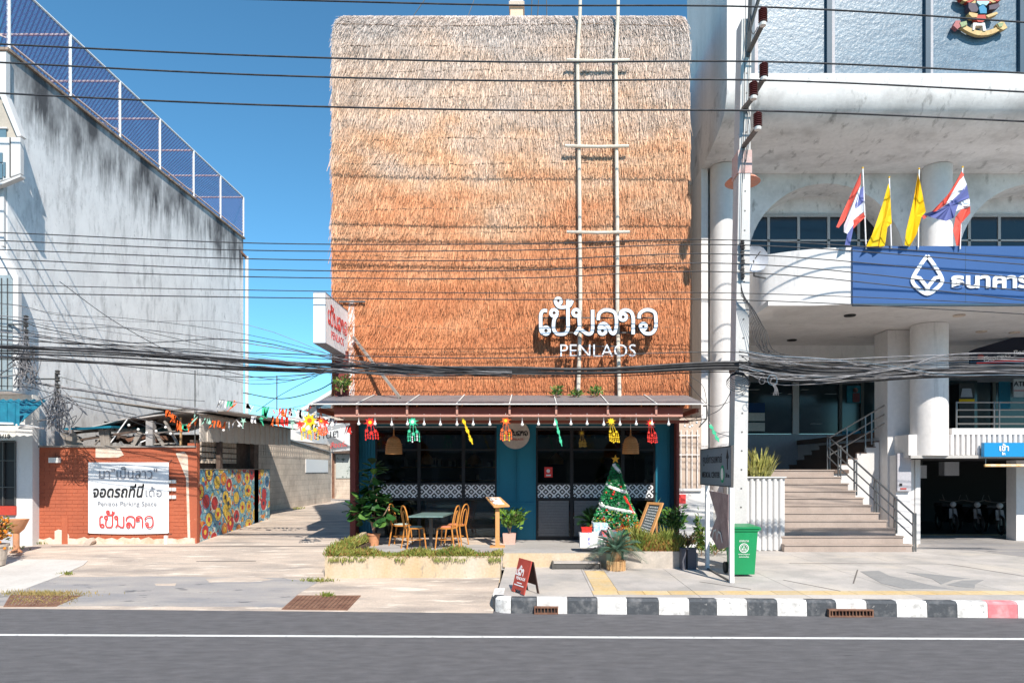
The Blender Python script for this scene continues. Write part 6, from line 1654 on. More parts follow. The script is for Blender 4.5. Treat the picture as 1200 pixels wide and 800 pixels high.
# soffit with recessed lamps
MB().box(xe - .17, 30, 15.6, 20.6, ZF0 + .0, ZF0 + .12).build("soffit", m_bank, bk)
for (a, b) in ((996, 369), (1124, 369), (1150, 388), (1189, 389), (928, 398), (1094, 398)):
    Y = 800 * (ZF0 - H) / (550 - b); c = P(a, b, Y)
    MB().lathe([(.13, -.03), (.14, -.004)], (c.x, c.y, c.z), 14).build("recessed_lamp", m_conc if a > 1100 else m_room, bk)
MB().box(4.6, 30, 20.6, 20.9, 5.42, ZF0 + .12).build("beam", m_bank, bk)
MB().box(LX + .3, 30, 20.9, 25.2, 5.40, 5.419).build("inner_ceiling", m_bank, bk)
# back wall and shop glass
YG = 24.9
MB().box(LX + .18, 12.0, YG, YG + .25, .2, 3.50).build("plinth_wall", mat("blue_grey_render", (.42, .45, .50), rough=.7), bk)
gx_ = [LX + .18, X(933, YG), X(985, YG), 12.0, 13.6, 15.2, 16.8, 20, 26]
for i, (a, b) in enumerate(zip(gx_[:-1], gx_[1:])):
    z0 = 3.5 if i < 3 else 3.3
    MB().box(a + .06, b - .06, YG + .05, YG + .1, z0 + .01, 5.39).build("shop_pane", m_glassb, bk)
    MB().box(b - .13 if i == 0 else b - .055, b + .10 if i == 0 else b + .055, YG - .02, YG + .15, z0, 5.39).build("mullion", m_bank if i == 0 else m_dsteel, bk)
def stick(a, b, c, d, Y, m, name="window_poster"): return MB().box(X(a, Y), X(b, Y), Y - .03, Y - .003, Z(d, Y), Z(c, Y)).build(name, m, bk)
stick(874, 896, 472, 483, YG + .03, mat("deep_blue_print", (.015, .06, .18)))
stick(874, 896, 483.6, 493, YG + .03, m_palec); stick(874, 896, 495, 505, YG + .03, m_palec)
mb = MB(); text(mb, "Siri Bank"[5:], fr(P(882, 478.5, YG - .005)), width=.36, depth=.003)
stick(992, 1010, 452, 472, YG + .03, mat("turquoise_print", (.04, .30, .38), (.03, .2, .3), scale=4))
MB().ball(P(1002.5, 457, YG - .06), .09, 8, 5).build("poster_head", mat("dull_skin_print", (.35, .18, .16)), bk)
stick(999, 1007, 460.5, 471, YG + .012, mat("dull_red_print", (.25, .08, .09)))
stick(1030, 1040, 455, 467, YG + .03, mat("sky_print", (.10, .32, .48)))
stick(985, 1040, 505, 509, YG + .03, mat("blue_band_print", (.05, .25, .40)))
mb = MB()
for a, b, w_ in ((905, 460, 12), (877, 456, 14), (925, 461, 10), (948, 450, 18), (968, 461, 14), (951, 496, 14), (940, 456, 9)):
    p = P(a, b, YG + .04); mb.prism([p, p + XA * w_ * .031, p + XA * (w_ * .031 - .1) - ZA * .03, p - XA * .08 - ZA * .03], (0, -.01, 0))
mb.build("painted_tube_reflection", mat("pale_reflection_strip", (.35, .37, .38)), bk)  # pale strips painted on the glass as lamp reflections
# balcony slab over the garage with ribbed front
MB().box(X(1116, 17.5), 30, 17.5, YG, 3.10, 3.26).build("floor_slab", m_bank, bk)
MB().box(X(1066, 17.5), 30, 17.55, YG, 2.50, 3.099).build("slab_core", m_bank, bk)
rib0 = None; xx = X(1116, 17.5)
k = 0
while xx < 15.5:
    if rib0 is None: rib0 = MB().lathe([(.05, 0), (.05, .52)], n=8).build("rib", m_bank, bk, smooth=True, local=True); r_ = rib0
    else: r_ = rib0.copy(); COL.objects.link(r_); r_.parent = bk
    r_.location = Vector((xx, 17.53, 2.575)) - bk.location; xx += .135; k += 1
MB().box(X(1066, 17.5), 30, 17.45, 17.545, 2.49, 2.57).build("lintel_band", mat("grey_band", (.45, .43, .41)), bk)
# railing on the balcony
rl = thing("balcony_railing", "stainless railing with four horizontal rails on the balcony over the garage", "railing", (13, 17.6, 3.26))
for z in (3.38, 3.56, 3.74, 3.93): MB().tube([(X(1121, 17.6), 17.6, z), (16, 17.6, z)], .02, 6).build("rail", m_steel, rl)
for a in (1121, 1165, 1171): MB().tube([(X(a, 17.6), 17.6, 3.26), (X(a, 17.6), 17.6, 3.95)], .022, 6).build("post", m_steel, rl)
# interior board: express banking sign, posters
ex = thing("express_banking_sign", "dark tilted sign with white Express Banking lettering under the bank soffit", "sign", P(1170, 425, 19.5))
mb = MB(); q = [P(1138, 411, 19.6), P(1145, 408, 19.6), P(1260, 374, 19.0), P(1260, 425, 19.0), P(1138, 427, 19.6)]; mb.prism(q, (0, .1, 0)); mb.build("board", mat("black_blue_board", (.012, .016, .035), rough=.4), ex)
mb = MB(); uu = (P(1200, 411.5, 19.3) - P(1158, 420, 19.5)).normalized(); text(mb, "Express Banking", (P(1186, 415.5, 19.24), uu, ZA, -YA), width=1.45, depth=.01, bold=.01); mb.build("lettering", m_signw, ex)
mb = MB(); mb.prism([P(1145, 426, 19.1), P(1145, 424, 19.1), P(1260, 416, 18.9), P(1260, 421, 18.9)], (0, .03, 0)); mb.build("red_stripe", m_redp, ex)
MB().disc(P(1149, 418, 19.35), XA, ZA, .09, .02, 10).build("red_emblem", m_redr, ex)
gwt = MB().box(X(1118, 23), 16, 24.6, 24.8, 3.28, 5.4).build("inner_glass_wall", m_glassb, bk)
def bpst(name, label, a, b, c, d, Y, m, cat="poster"):
    o = MB().box(X(a, Y), X(b, Y), Y, Y + .04, Z(d, Y), Z(c, Y)).build(name, m); return tag(o, label, cat)
tm = thing("cash_machine", "dim cash machine with white face and yellow base behind the balcony railing", "cash machine", P(1133, 480, 21.5))
MB().box(X(1124, 21.5), X(1142, 21.5), 21.5, 22.1, 3.26, Z(449, 21.5)).build("cabinet", m_black, tm)
MB().prism([P(1126, 465, 21.48), P(1128, 455, 21.48), P(1138, 455, 21.48), P(1140, 465, 21.48)], (0, .015, 0)).build("screen_panel", mat("pale_grey_panel", (.40, .42, .46)), tm)
MB().box(X(1124, 21.48), X(1142, 21.48), 21.47, 21.495, Z(470.5, 21.5), Z(467.5, 21.5)).build("yellow_strip", m_yelflag, tm)
bpst("advertising_board", "tall teal blue advertising panel behind the balcony railing", 1171, 1184, 447, 480, 21.6, mat("teal_ad", (.02, .20, .30), (.1, .3, .35), scale=5, thr=(.6, .7)), "panel")
wh = thing("white_notice_board", "white notice board with dark lettering at the right frame edge behind the railing", "sign", P(1196, 465, 21))
MB().box(X(1188, 21), X(1225, 21), 21, 21.05, Z(465, 21), Z(444, 21)).build("board", mat("dim_white_board", (.5, .5, .5)), wh)
mb = MB(); text(mb, "ATM", fr(P(1196, 449.5, 20.99)), width=.42, depth=.006, bold=.02); mb.build("lettering", m_ink, wh)
MB().box(X(1188, 21), X(1225, 21), 20.985, 20.998, Z(458, 21), Z(457, 21)).build("red_line", m_redr, wh)
# garage
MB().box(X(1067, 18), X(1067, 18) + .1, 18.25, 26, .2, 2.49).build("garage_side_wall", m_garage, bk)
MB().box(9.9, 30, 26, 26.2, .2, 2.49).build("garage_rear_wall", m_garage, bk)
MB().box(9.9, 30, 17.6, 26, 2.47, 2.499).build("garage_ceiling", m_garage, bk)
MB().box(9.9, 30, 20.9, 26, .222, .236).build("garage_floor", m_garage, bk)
MB().box(X(1191, 19), X(1235, 19), 19, 19.4, .2, 2.46).build("garage_pier", m_bank, bk)
for a, b, c, d, l in ((1074, 1086, 545, 560, "left of two dim white boxes hung inside the garage"), (1107, 1124, 541, 557, "right, wider dim white box hung inside the garage")):
    t = thing("wall_box", l, "box", P((a + b) / 2, d, 21)); MB().box(X(a, 21), X(b, 21), 21, 21.3, Z(d, 21), Z(c, 21)).build("cabinet", mat("dim_white", (.55, .56, .6)), t)
    MB().tube([P((a + b) / 2, c, 21.15), ((X((a + b) / 2, 21.15)), 21.15, 2.47)], .02, 5).build("hanger", m_dsteel, t)
def motorbike(loc, rz, label):
    t = thing("motorbike", label, "motorbike", loc, rz, "motorbikes parked in the dark garage"); mw_ = m_black
    for y in (-.62, .62):
        w = MB(); w.add(*[[Vector((p[2], y + p[0], p[1] + .3)) for p in ring((0, 0, 0), .26, .045, 20)[0]], ring((0, 0, 0), .26, .045, 20)[1]]); w.build("wheel", mw_, t, local=True)
    MB().prism([(-.10, -.5, .55), (-.10, -.35, .8), (-.10, 0, .5), (-.1, .1, .75), (-.1, .75, .85), (-.1, .7, .6), (-.1, .3, .32), (-.1, -.2, .30)], (.2, 0, 0)).build("body", mat("bike_dark_paint", (.012, .012, .014), rough=.25), t, local=True)
    MB().box(-.13, .13, .05, .7, .78, .86).build("seat", mw_, t, local=True)
    MB().tube([(0, -.62, .3), (0, -.45, .95)], .035, 6).build("fork", m_dsteel, t, local=True)
    MB().tube([(-.33, -.38, 1.02), (-.1, -.45, .97), (.1, -.45, .97), (.33, -.38, 1.02)], .015, 6).build("handlebar", m_dsteel, t, local=True)
    MB().ball((0, -.54, .88), .09, 10, 6).build("headlight", mat("lamp_lens", (.6, .62, .65), rough=.1), t, local=True)
    MB().prism([(-.12, -.60, .45), (.12, -.60, .45), (.10, -.52, .75), (-.10, -.52, .75)], (0, .03, 0)).build("front_shield", mat("grey_shield", (.35, .35, .37), rough=.3), t, local=True)
    for sx in (-1, 1): MB().tube([(.2 * sx, -.42, 1.0), (.26 * sx, -.42, 1.18)], .008, 4).build("mirror_stalk", m_dsteel, t, local=True); 
    return t
mk = motorbike((X(1109, 21.8), 21.8, .24), R(-12), "leftmost of the three motorbikes parked in the dark garage")
dup(mk, (X(1134, 21.6), 21.6, .24), R(-5), "middle motorbike of the three parked in the dark garage")
dup(mk, (X(1163, 21.0), 21.0, .24), R(-14), "rightmost and nearest motorbike of the three parked in the dark garage")
# entrance sign and height bar
en = thing("garage_entry_sign", "bright blue garage sign reading In in Thai and English", "sign", P(1185, 535, 17.35))
MB().box(X(1150.5, 17.4), X(1222, 17.4), 17.30, 17.42, Z(535, 17.35), Z(518.5, 17.35)).build("panel", m_sky1, en)
mb = MB(); text(mb, "เข้า", fr(P(1176.5, 523.8, 17.295)), height=.19, depth=.01, bold=.02); text(mb, "In", fr(P(1176, 531, 17.295)), height=.085, depth=.01, bold=.02); mb.build("lettering", m_signw, en)
hb = thing("height_limit_bar", "orange and white striped height limit bar hanging under the blue garage sign", "bar", P(1190, 547, 17.4))
for k in range(14):
    a = 1154 + k * 6; MB().tube([P(a, 545.2, 17.4), P(a + 5.9, 545.2, 17.4)], .035, 8).build("stripe", m_haz if k % 2 == 0 else mat("pale_stripe", (.75, .6, .42)), hb)
for a in (1155, 1232): MB().tube([P(a, 545, 17.4), P(a, 534, 17.4)], .008, 4).build("chain", m_steel, hb)

# stairs: lower flight with flared right edge
nst = 11; rz_ = (2.2 - .22) / nst; YS0, YS1 = 16.45, 18.6; td = (YS1 - YS0) / nst
for i in range(nst):
    y0 = YS0 + i * td; zt_ = .22 + rz_ * (i + 1); xr = 9.12 - .102 * i; xl = X(919, 16.4) + .02
    MB().box(xl, xr, y0, YS1 + .02 - .002 * i, zt_ - rz_ + .001, zt_ - .032).build("riser", m_step, bk)
    MB().box(xl, xr + .02, y0 - .025, y0 + td + (.012 if i < nst - 1 else .0), zt_ - .030, zt_).build("step", m_step, bk)
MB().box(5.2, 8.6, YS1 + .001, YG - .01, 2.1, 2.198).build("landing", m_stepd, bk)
# second flight rising to the right
Y2 = 18.66; x20 = 8.36
for i in range(7):
    x0_ = x20 + .245 * i; z1_ = 2.2 + .157 * (i + 1)
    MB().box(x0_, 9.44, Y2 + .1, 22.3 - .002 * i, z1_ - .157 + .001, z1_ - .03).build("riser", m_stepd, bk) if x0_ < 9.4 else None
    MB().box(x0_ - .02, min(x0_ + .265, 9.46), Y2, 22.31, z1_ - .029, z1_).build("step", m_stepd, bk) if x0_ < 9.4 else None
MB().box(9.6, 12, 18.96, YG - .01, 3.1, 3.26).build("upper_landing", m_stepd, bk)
mb = MB(); poly = []
for i in range(5): poly += [(x20 + .245 * i, 2.2 + .157 * i), (x20 + .245 * i, 2.2 + .157 * (i + 1) - .035)]
poly += [(9.46, 2.2 + .157 * 5 - .035), (9.46, .2), (8.0, .2), (8.0, 2.2)]
mb.prism([(x, Y2 + .005, z) for x, z in poly], (0, .09, 0)); mb.build("stringer_wall", m_white, bk)
# handrails
hr = thing("stair_handrail", "stainless handrail running down the right side of the bank steps", "handrail", (9.0, 17, .22))
def rail_line(A, B, offs, name="rail", r=.018):
    for o in offs: MB().tube([A + ZA * o, B + ZA * o], r if o != offs[0] else .024, 6).build(name, m_steel, hr)
A1, B1 = Vector((9.16, 16.46, .22)), Vector((8.02, 18.62, 2.2))
rail_line(A1 + ZA * .12, B1 + ZA * .12, (.80, .52, .24))
for t_ in (.0, .20, .42, .66, .86, 1.0):
    c = A1.lerp(B1, t_)
    for dx in (0, .085): MB().box(c.x - .016 + dx, c.x + .016 + dx, c.y - .016 + dx * .6, c.y + .016 + dx * .6, c.z + .0, c.z + .93).build("post", m_steel, hr)
h2 = thing("stair_handrail", "stainless handrail climbing right along the bank's second flight toward the pier", "handrail", (8.2, 18.7, 2.2))
A2, B2 = Vector((8.06, 18.64, 2.20)), Vector((9.62, 18.40, 3.16))
for o in (.86, .62, .38): MB().tube([A2 + ZA * o, B2 + ZA * o], .020, 6).build("rail", m_steel, h2)
for t_ in (.02, .3, .60, .70, .98):
    c = A2.lerp(B2, t_); MB().box(c.x - .016, c.x + .016, c.y - .016, c.y + .016, c.z - .0, c.z + .86).build("post", m_steel, h2)

# ribbed white planter with the spiky plant
rp = thing("ribbed_planter", "white vertically ribbed planter wall left of the bank steps", "planter", (X(890, 16.7), 16.7, .22))
xa, xb = X(851, 16.7), X(919.5, 16.7)
MB().box(xa, xb, 16.70, 20.2, .22, 2.0).build("wall", m_white, rp)
k0 = None; xx = xa + .05
while xx < xb - .02:
    if k0 is None: k0 = MB().lathe([(.048, .02), (.048, 1.76)], n=10).build("rib", m_white, rp, smooth=True, local=True); r_ = k0
    else: r_ = k0.copy(); COL.objects.link(r_); r_.parent = rp
    r_.location = Vector((xx, 16.69, .22)) - rp.location; xx += .142
MB().box(xa, xb + .02, 16.62, 16.9, 2.001, 2.03).build("cap", m_white, rp)
sk = thing("spiky_plant", "yellow-edged spiky blade plant on top of the ribbed white planter", "plant", (X(890, 17.1), 17.1, 2.0))
for k in range(110):
    a = random.uniform(0, 6.283); el = random.uniform(.75, 1.5); L_ = random.uniform(.5, .95) * (1 if el > 1 else .85)
    dr = Vector((math.cos(a), math.sin(a), 0)); b0_ = dr * random.uniform(0, .18) + Vector((random.uniform(-.18, .18), 0, 0))
    mb = MB(); w_ = .028; sd = dr.cross(ZA); pt = [b0_ + dr * L_ * s * math.cos(el) + ZA * L_ * (s * math.sin(el) - .12 * s * s) for s in (0, .4, .75, 1)]
    mb.add([pt[0] - sd * w_ * .6, pt[0] + sd * w_ * .6, pt[1] + sd * w_, pt[1] - sd * w_, pt[2] + sd * w_ * .7, pt[2] - sd * w_ * .7, pt[3]], [(0, 1, 2, 3), (3, 2, 4, 5), (5, 4, 6)])
    mb.build("blade", m_spike, sk, local=True, recalc=False)

# gap wall between restaurant and bank: tan fence with white grid, low white wall
gw = thing("grid_fence", "tan panelled fence with a white wire grid between restaurant and bank", "fence", (X(806, 17.2), 17.2, 1.6))
MB().box(X(796, 17.25), LX - .02, 17.25, 17.33, .4, 3.5).build("panel", m_beige, gw)
for a in (798, 805, 811, 817.5): MB().tube([(X(a, 17.2), 17.2, 1.70), (X(a, 17.2), 17.2, 3.2)], .012, 4).build("wire", m_whp, gw)
for b in (510, 532.5): MB().tube([(X(796, 17.2), 17.2, Z(b, 17.2)), (X(820, 17.2), 17.2, Z(b, 17.2))], .014, 4).build("wire", m_whp, gw)
lw_ = thing("low_white_wall", "low white wall between the restaurant and the utility pole, with faded print", "wall", (X(822, 16.5), 16.5, .22))
MB().box(X(794, 16.5), X(836, 16.5), 16.5, 16.65, .22, Z(574.5, 16.5)).build("wall", m_white, lw_)
MB().box(X(836.2, 16.5), 4.62, 16.52, 16.67, .22, 1.62).build("wall", m_beige if False else mat("cream_wall", (.66, .62, .56), (.6, .56, .5), scale=1), lw_)
MB().box(X(793.5, 16.47), X(822, 16.47), 16.44, 16.499, Z(575, 16.5), Z(572, 16.5)).build("ledge", m_white, lw_)
mb = MB(); text(mb, "ทางเข้า", fr(P(804, 580, 16.495)), width=.24, depth=.003); text(mb, "ห้ามจอด", fr(P(803, 594, 16.495)), width=.2, depth=.003); mb.build("faded_print", mat("faded_grey_print", (.52, .52, .52)), lw_)
MB().box(X(795, 16.49), X(803.5, 16.49), 16.47, 16.498, Z(589.5, 16.5), Z(579, 16.5)).build("red_notice", m_red, lw_)
mb = MB(); mb.prism([P(795, 589.7, 16.46), P(803.5, 589.7, 16.46), P(800, 594, 16.46), P(795.5, 596, 16.46)], (0, .03, 0)); mb.build("red_notice_fold", mat("dull_pink", (.5, .35, .35)), lw_)

# pavement direction sign on two white posts
ds = thing("street_sign", "grey direction sign on two white posts beside the utility pole, green emblem and arrow", "sign", (3.47, 12.8, .22))
SXp = 3.47
MB().box(SXp - .015, SXp + .015, 11.92, 14.1, 1.91, 2.60).build("sign_panel", m_greys, ds)
mb = MB(); mb.box(SXp - .022, SXp + .02, 11.90, 14.12, 2.601, 2.62); mb.box(SXp - .022, SXp + .02, 11.90, 14.12, 1.89, 1.909); mb.box(SXp - .022, SXp + .02, 11.90, 11.919, 1.91, 2.60); mb.box(SXp - .022, SXp + .02, 14.101, 14.12, 1.91, 2.60); mb.build("sign_border", m_dsteel, ds)
FL = (-YA, ZA, -XA)
mb = MB()
text(mb, "ศูนย์การแพทย์", (Vector((SXp - .016, 13.2, 2.38)), *FL), width=1.4, height=.22, depth=.004)
mb.build("thai_lettering", m_ink, ds); mb = MB()
text(mb, "MEDICAL CENTER", (Vector((SXp - .016, 13.3, 2.10)), *FL), width=1.3, height=.11, depth=.004, bold=.01)
mb.build("english_print", m_ink, ds); mb = MB()
text(mb, "50 m", (Vector((SXp - .016, 12.15, 2.10)), *FL), width=.22, depth=.004)
tag(mb.build("distance_print", m_ink, ds), kind="stuff"); mb = MB()
mb.prism([(SXp - .02, 12.17, 2.20), (SXp - .02, 12.12, 2.20), (SXp - .02, 12.12, 2.40), (SXp - .02, 12.06, 2.40), (SXp - .02, 12.145, 2.56), (SXp - .02, 12.23, 2.40), (SXp - .02, 12.17, 2.40)], (.004, 0, 0))
mb.build("arrow", m_ink, ds)
mb = MB(); mb.disc((SXp - .016, 12.47, 2.12), -YA, ZA, .13, .004, 20, .16); mb.build("green_emblem", mat("emblem_green", (.02, .30, .15)), ds)
mb = MB(); mb.disc((SXp - .021, 12.47, 2.12), -YA, ZA, .085, .004, 20, .11); mb.build("pale_emblem_centre", m_palec, ds)
for y, hh in ((11.95, 1.89), (13.62, 1.89)): MB().box(SXp - .035, SXp + .035, y - .045, y + .045, .225, hh).build("post", m_whp, ds)
pb = thing("worn_poster", "torn faded brown poster stretched between the white sign posts", "poster", (SXp + .05, 12.9, .6))
mb = MB(); vs = [(SXp, 13.50, 1.79), (SXp, 12.15, 1.76), (SXp + .02, 12.25, 1.3), (SXp, 12.1, .84), (SXp, 12.8, .70), (SXp, 13.42, .92), (SXp + .02, 13.0, 1.30)]
mb.prism(vs, (.01, 0, 0)); mb.build("sheet", m_poster, pb)
mb = MB(); ribbon(mb, [(0, 0), (.12, .16), (.28, .2), (.36, .02), (.44, .18), (.6, .16), (.72, 0)], .04, .003, (Vector((SXp - .001, 13.25, .86)), *FL)); mb.build("white_scrawl", m_chalk, pb)
MB().bar((SXp, 13.62, .235), (SXp, 11.95, .235), .03, .025).build("ground_bar", m_dsteel, ds)

# wheelie bin
bn = thing("wheelie_bin", "green wheeled rubbish bin with white logo standing before the utility pole", "bin", (X(871, 12.7), 12.62, .225))
w0_, w1_ = .185, .235
q = [(-w0_, 0, .04), (w0_, 0, .04), (w0_ + .0, .42, .10), (-w0_, .42, .10), (-w1_, -.03, .84), (w1_, -.03, .84), (w1_, .52, .84), (-w1_, .52, .84)]
MB().add(q, [(0, 3, 2, 1), (4, 5, 6, 7), (0, 1, 5, 4), (1, 2, 6, 5), (2, 3, 7, 6), (3, 0, 4, 7)]).build("body", m_binb, bn, local=True)
MB().box(-.255, .255, -.05, .54, .841, .885).build("rim", m_binb, bn, local=True)
mb = MB(); mb.prism([(-.27, -.07, .886), (.27, -.07, .886), (.27, .58, .90), (-.27, .58, .90), ], (0, 0, .035)); mb.build("lid", m_binb, bn, local=True)
MB().box(-.30, .31, .02, .07, .855, .90).build("lid_ledge", m_binb, bn, local=True)
MB().tube([(-.2, .60, .86), (.2, .60, .86)], .018, 6).build("handle", m_bind, bn, local=True)
for sx in (-1, 1): MB().tube([(sx * .20, .45, .11), (sx * .25, .45, .11)], .11, 14).build("wheel", m_black, bn, local=True)
mb = MB(); o_ = Vector((-.02, -.026, .53)); fr3 = (o_, XA, (ZA - YA * .0375).normalized(), -YA)
for r_, w_ in ((.082, .012), (.058, .006)): ribbon(mb, circ(0, 0, r_, 0, 360, 24), w_, .004, fr3)
ribbon(mb, [(-.03, -.03), (0, .04), (.03, -.03), (-.03, -.03)], .014, .004, fr3)
text(mb, "เทศบาล", (Vector((-.02, -.034, .66)), XA, ZA, -YA), width=.17, height=.035, depth=.003); text(mb, "ขอบคุณ", (Vector((-.02, -.024, .41)), XA, ZA, -YA), width=.20, height=.03, depth=.003); text(mb, "เทศบาลเมือง", (Vector((-.02, -.022, .37)), XA, ZA, -YA), width=.18, height=.03, depth=.003)
mb.build("white_logo", m_signw, bn, local=True)

# ============================================================ UTILITY POLE
PYc = 13.6
up = thing("utility_pole", "tall tapered concrete utility pole in front of the bank with steel arms and brown insulators", "utility pole", (X(866, PYc), PYc, .225))
def px_pole(py): return 866.5 + (655 - py) * 0.0135   # leans slightly to the right
secs = []
for py, w in ((672, 16.5), (560, 16), (320, 15), (200, 13.5), (22, 11.5)):
    cx = px_pole(py); s = PYc / 800; secs.append((X(cx - w / 2, PYc), X(cx + w / 2, PYc), Z(py, PYc), .17 + .02 * w / 16))
def pole_shell(secs, y0, name, m, inset=0):
    mb = MB(); vs = []
    for xa, xb, z, d in secs: vs += [(xa + inset, y0, z), (xb - inset, y0, z), (xb - inset, y0 + d * 2, z), (xa + inset, y0 + d * 2, z)]
    n = len(secs); fs = [(3, 2, 1, 0), tuple((n - 1) * 4 + k for k in range(4))] + [(i * 4 + k, i * 4 + (k + 1) % 4, (i + 1) * 4 + (k + 1) % 4, (i + 1) * 4 + k) for i in range(n - 1) for k in range(4)]
    mb.add(vs, fs); return mb.build(name, m, up)
pole_shell(secs, PYc, "shaft", m_pole)
mb = MB()
for py in list(range(40, 275, 23)) + list(range(330, 650, 22)):
    c = P(px_pole(py) + 1, py, PYc - .002); mb.disc(c + YA * .001, XA, ZA, .018, .004, 8)
mb.build("bolt_holes", m_dsteel, up)
def bandp(py0, py1, m, name, grow=.012):
    s = [(X(px_pole(p) - (7.4 + (p > 190) * .4), PYc) - grow, X(px_pole(p) + (7.4 + (p > 190) * .4), PYc) + grow, Z(p, PYc), .20) for p in (py1, py0)]
    mb = MB(); vs = []
    for xa, xb, z, d in s: vs += [(xa, PYc - grow, z), (xb, PYc - grow, z), (xb, PYc + d * 2, z), (xa, PYc + d * 2, z)]
    mb.add(vs, [(3, 2, 1, 0), (4, 5, 6, 7)] + [(k, (k + 1) % 4, 4 + (k + 1) % 4, 4 + k) for k in range(4)]); mb.build(name, m, up)
bandp(176, 203, mat("pink_paint_band", (.58, .36, .33), (.55, .45, .42), scale=5), "painted_band")
bandp(428, 434, m_dsteel, "steel_band")
# number plate behind pole: round orange reflector
MB().disc(P(845, 211, PYc + .45), XA, ZA, .12, .03, 16, .10).build("lamp_dish", mat("orange_dish", (.60, .22, .15), (.45, .25, .2), scale=5), up) if False else None
dish = MB(); dish.lathe([(.36, 0), (.30, .06), (.10, .10), (.03, .12)], (X(871, PYc + .5), PYc + .55, Z(213, PYc + .5)), 20); dish.build("orange_lamp_dish", mat("orange_dish", (.62, .25, .16), (.45, .25, .2), scale=5), up, smooth=True)
# insulator arms
def insulator(c, label=None):
    n_ = 7; pr = [(.012, 0)]
    for k in range(n_): z = .02 + k * .036; pr += [(.05, z), (.085, z + .008), (.080, z + .018), (.05, z + .024)]
    pr += [(.03, .29), (.01, .30)]
    return pr
arms = [((877, 62), (887, 33), (896, 24), (894, 7)), ((873, 128), (889, 95), (898, 90), (895, 71)), ((871, 128), (882, 108), (884, 108), (883, 93)), ((871, 172), (881, 150), (889, 148), (888, 129))]
ins_me = None
YI = 12.9
for i, (a, b, c, d) in enumerate(arms):
    top = P(d[0], d[1], YI); base = top - ZA * .33
    ya = PYc - .01
    p0 = P(a[0], a[1] , ya)
    MB().bar(p0, base - ZA * .01, .075, .06).build("arm", m_dsteel, up)
    if ins_me is None:
        io = MB().lathe(insulator(None), n=14).build("insulator", m_insul, up, local=True, smooth=True); ins_me = io
        cap = MB().lathe([(.06, -.05), (.068, .0), (.05, .015)], n=12).build("insulator_base", m_palec, io, local=True); io2 = io
    else:
        io2 = ins_me.copy(); COL.objects.link(io2); io2.parent = up; cc = cap.copy(); COL.objects.link(cc); cc.parent = io2
    io2.location = base - up.location
MB().bar(P(877, 66, PYc - .03), P(880, -30, PYc - .06), .06, .06).build("extension_bar", m_dsteel, up)
MB().bar(P(878, 36, PYc - .05), P(890, -4, PYc - .3), .05, .05).build("arm", m_dsteel, up)
MB().tube(crom([P(878, 20, PYc - .1), P(882, 40, PYc - .3), P(888, 32, YI)], 5), .008, 4).build("jumper_wire", m_cable, up)
for pts in ([(874, -20), (873, 60), (872, 130), (870, 200), (868, 290)], [(881, 30), (878, 80), (876, 150), (872, 210)], [(876, 120), (880, 150), (874, 190)]):
    MB().tube(crom([P(a, b, PYc - .05) for a, b in pts], 4), .008, 4).build("down_wire", m_cable, up)
# low-voltage rack
for k, py in enumerate((286, 292, 299, 309, 319, 325)):
    MB().lathe([(.03, 0), (.045, .02), (.025, .04), (.045, .06), (.03, .08)], P(870 + .6 * (k % 2), py, PYc - .08), 10).build("spool_insulator", m_dsteel, up)
MB().box(X(868, PYc), X(871, PYc), PYc - .06, PYc - .01, Z(328, PYc), Z(282, PYc)).build("rack_bar", m_dsteel, up)
# satellite dish behind pole on the bank
sd_ = thing("satellite_dish", "grey mesh satellite dish right of the utility pole beside the curved balcony", "satellite dish", P(886, 318, 15.2))
mb = MB(); c = P(885, 303, 15.2); nn = 14; vs = [c + YA * .12]; 
for r_ in (.13, .22, .30):
    vs += [c + XA * r_ * math.cos(2 * math.pi * k / nn) + ZA * r_ * math.sin(2 * math.pi * k / nn) + YA * (.12 - 1.3 * r_ * r_) for k in range(nn)]
fs = [(0, 1 + k, 1 + (k + 1) % nn) for k in range(nn)] + [(1 + j * nn + k, 1 + j * nn + (k + 1) % nn, 1 + (j + 1) * nn + (k + 1) % nn, 1 + (j + 1) * nn + k) for j in range(2) for k in range(nn)]
mb.add(vs, fs); mb.build("dish", mat("dish_grey", (.45, .46, .50), rough=.5), sd_, smooth=True)
MB().tube([c, c - YA * .35 + ZA * .05], .012, 5).build("feed_arm", m_dsteel, sd_); MB().tube([c + YA * .12, c + Vector((.02, .14, -.35)), c + Vector((.3, .2, -.38))], .02, 6).build("mount", m_dsteel, sd_)

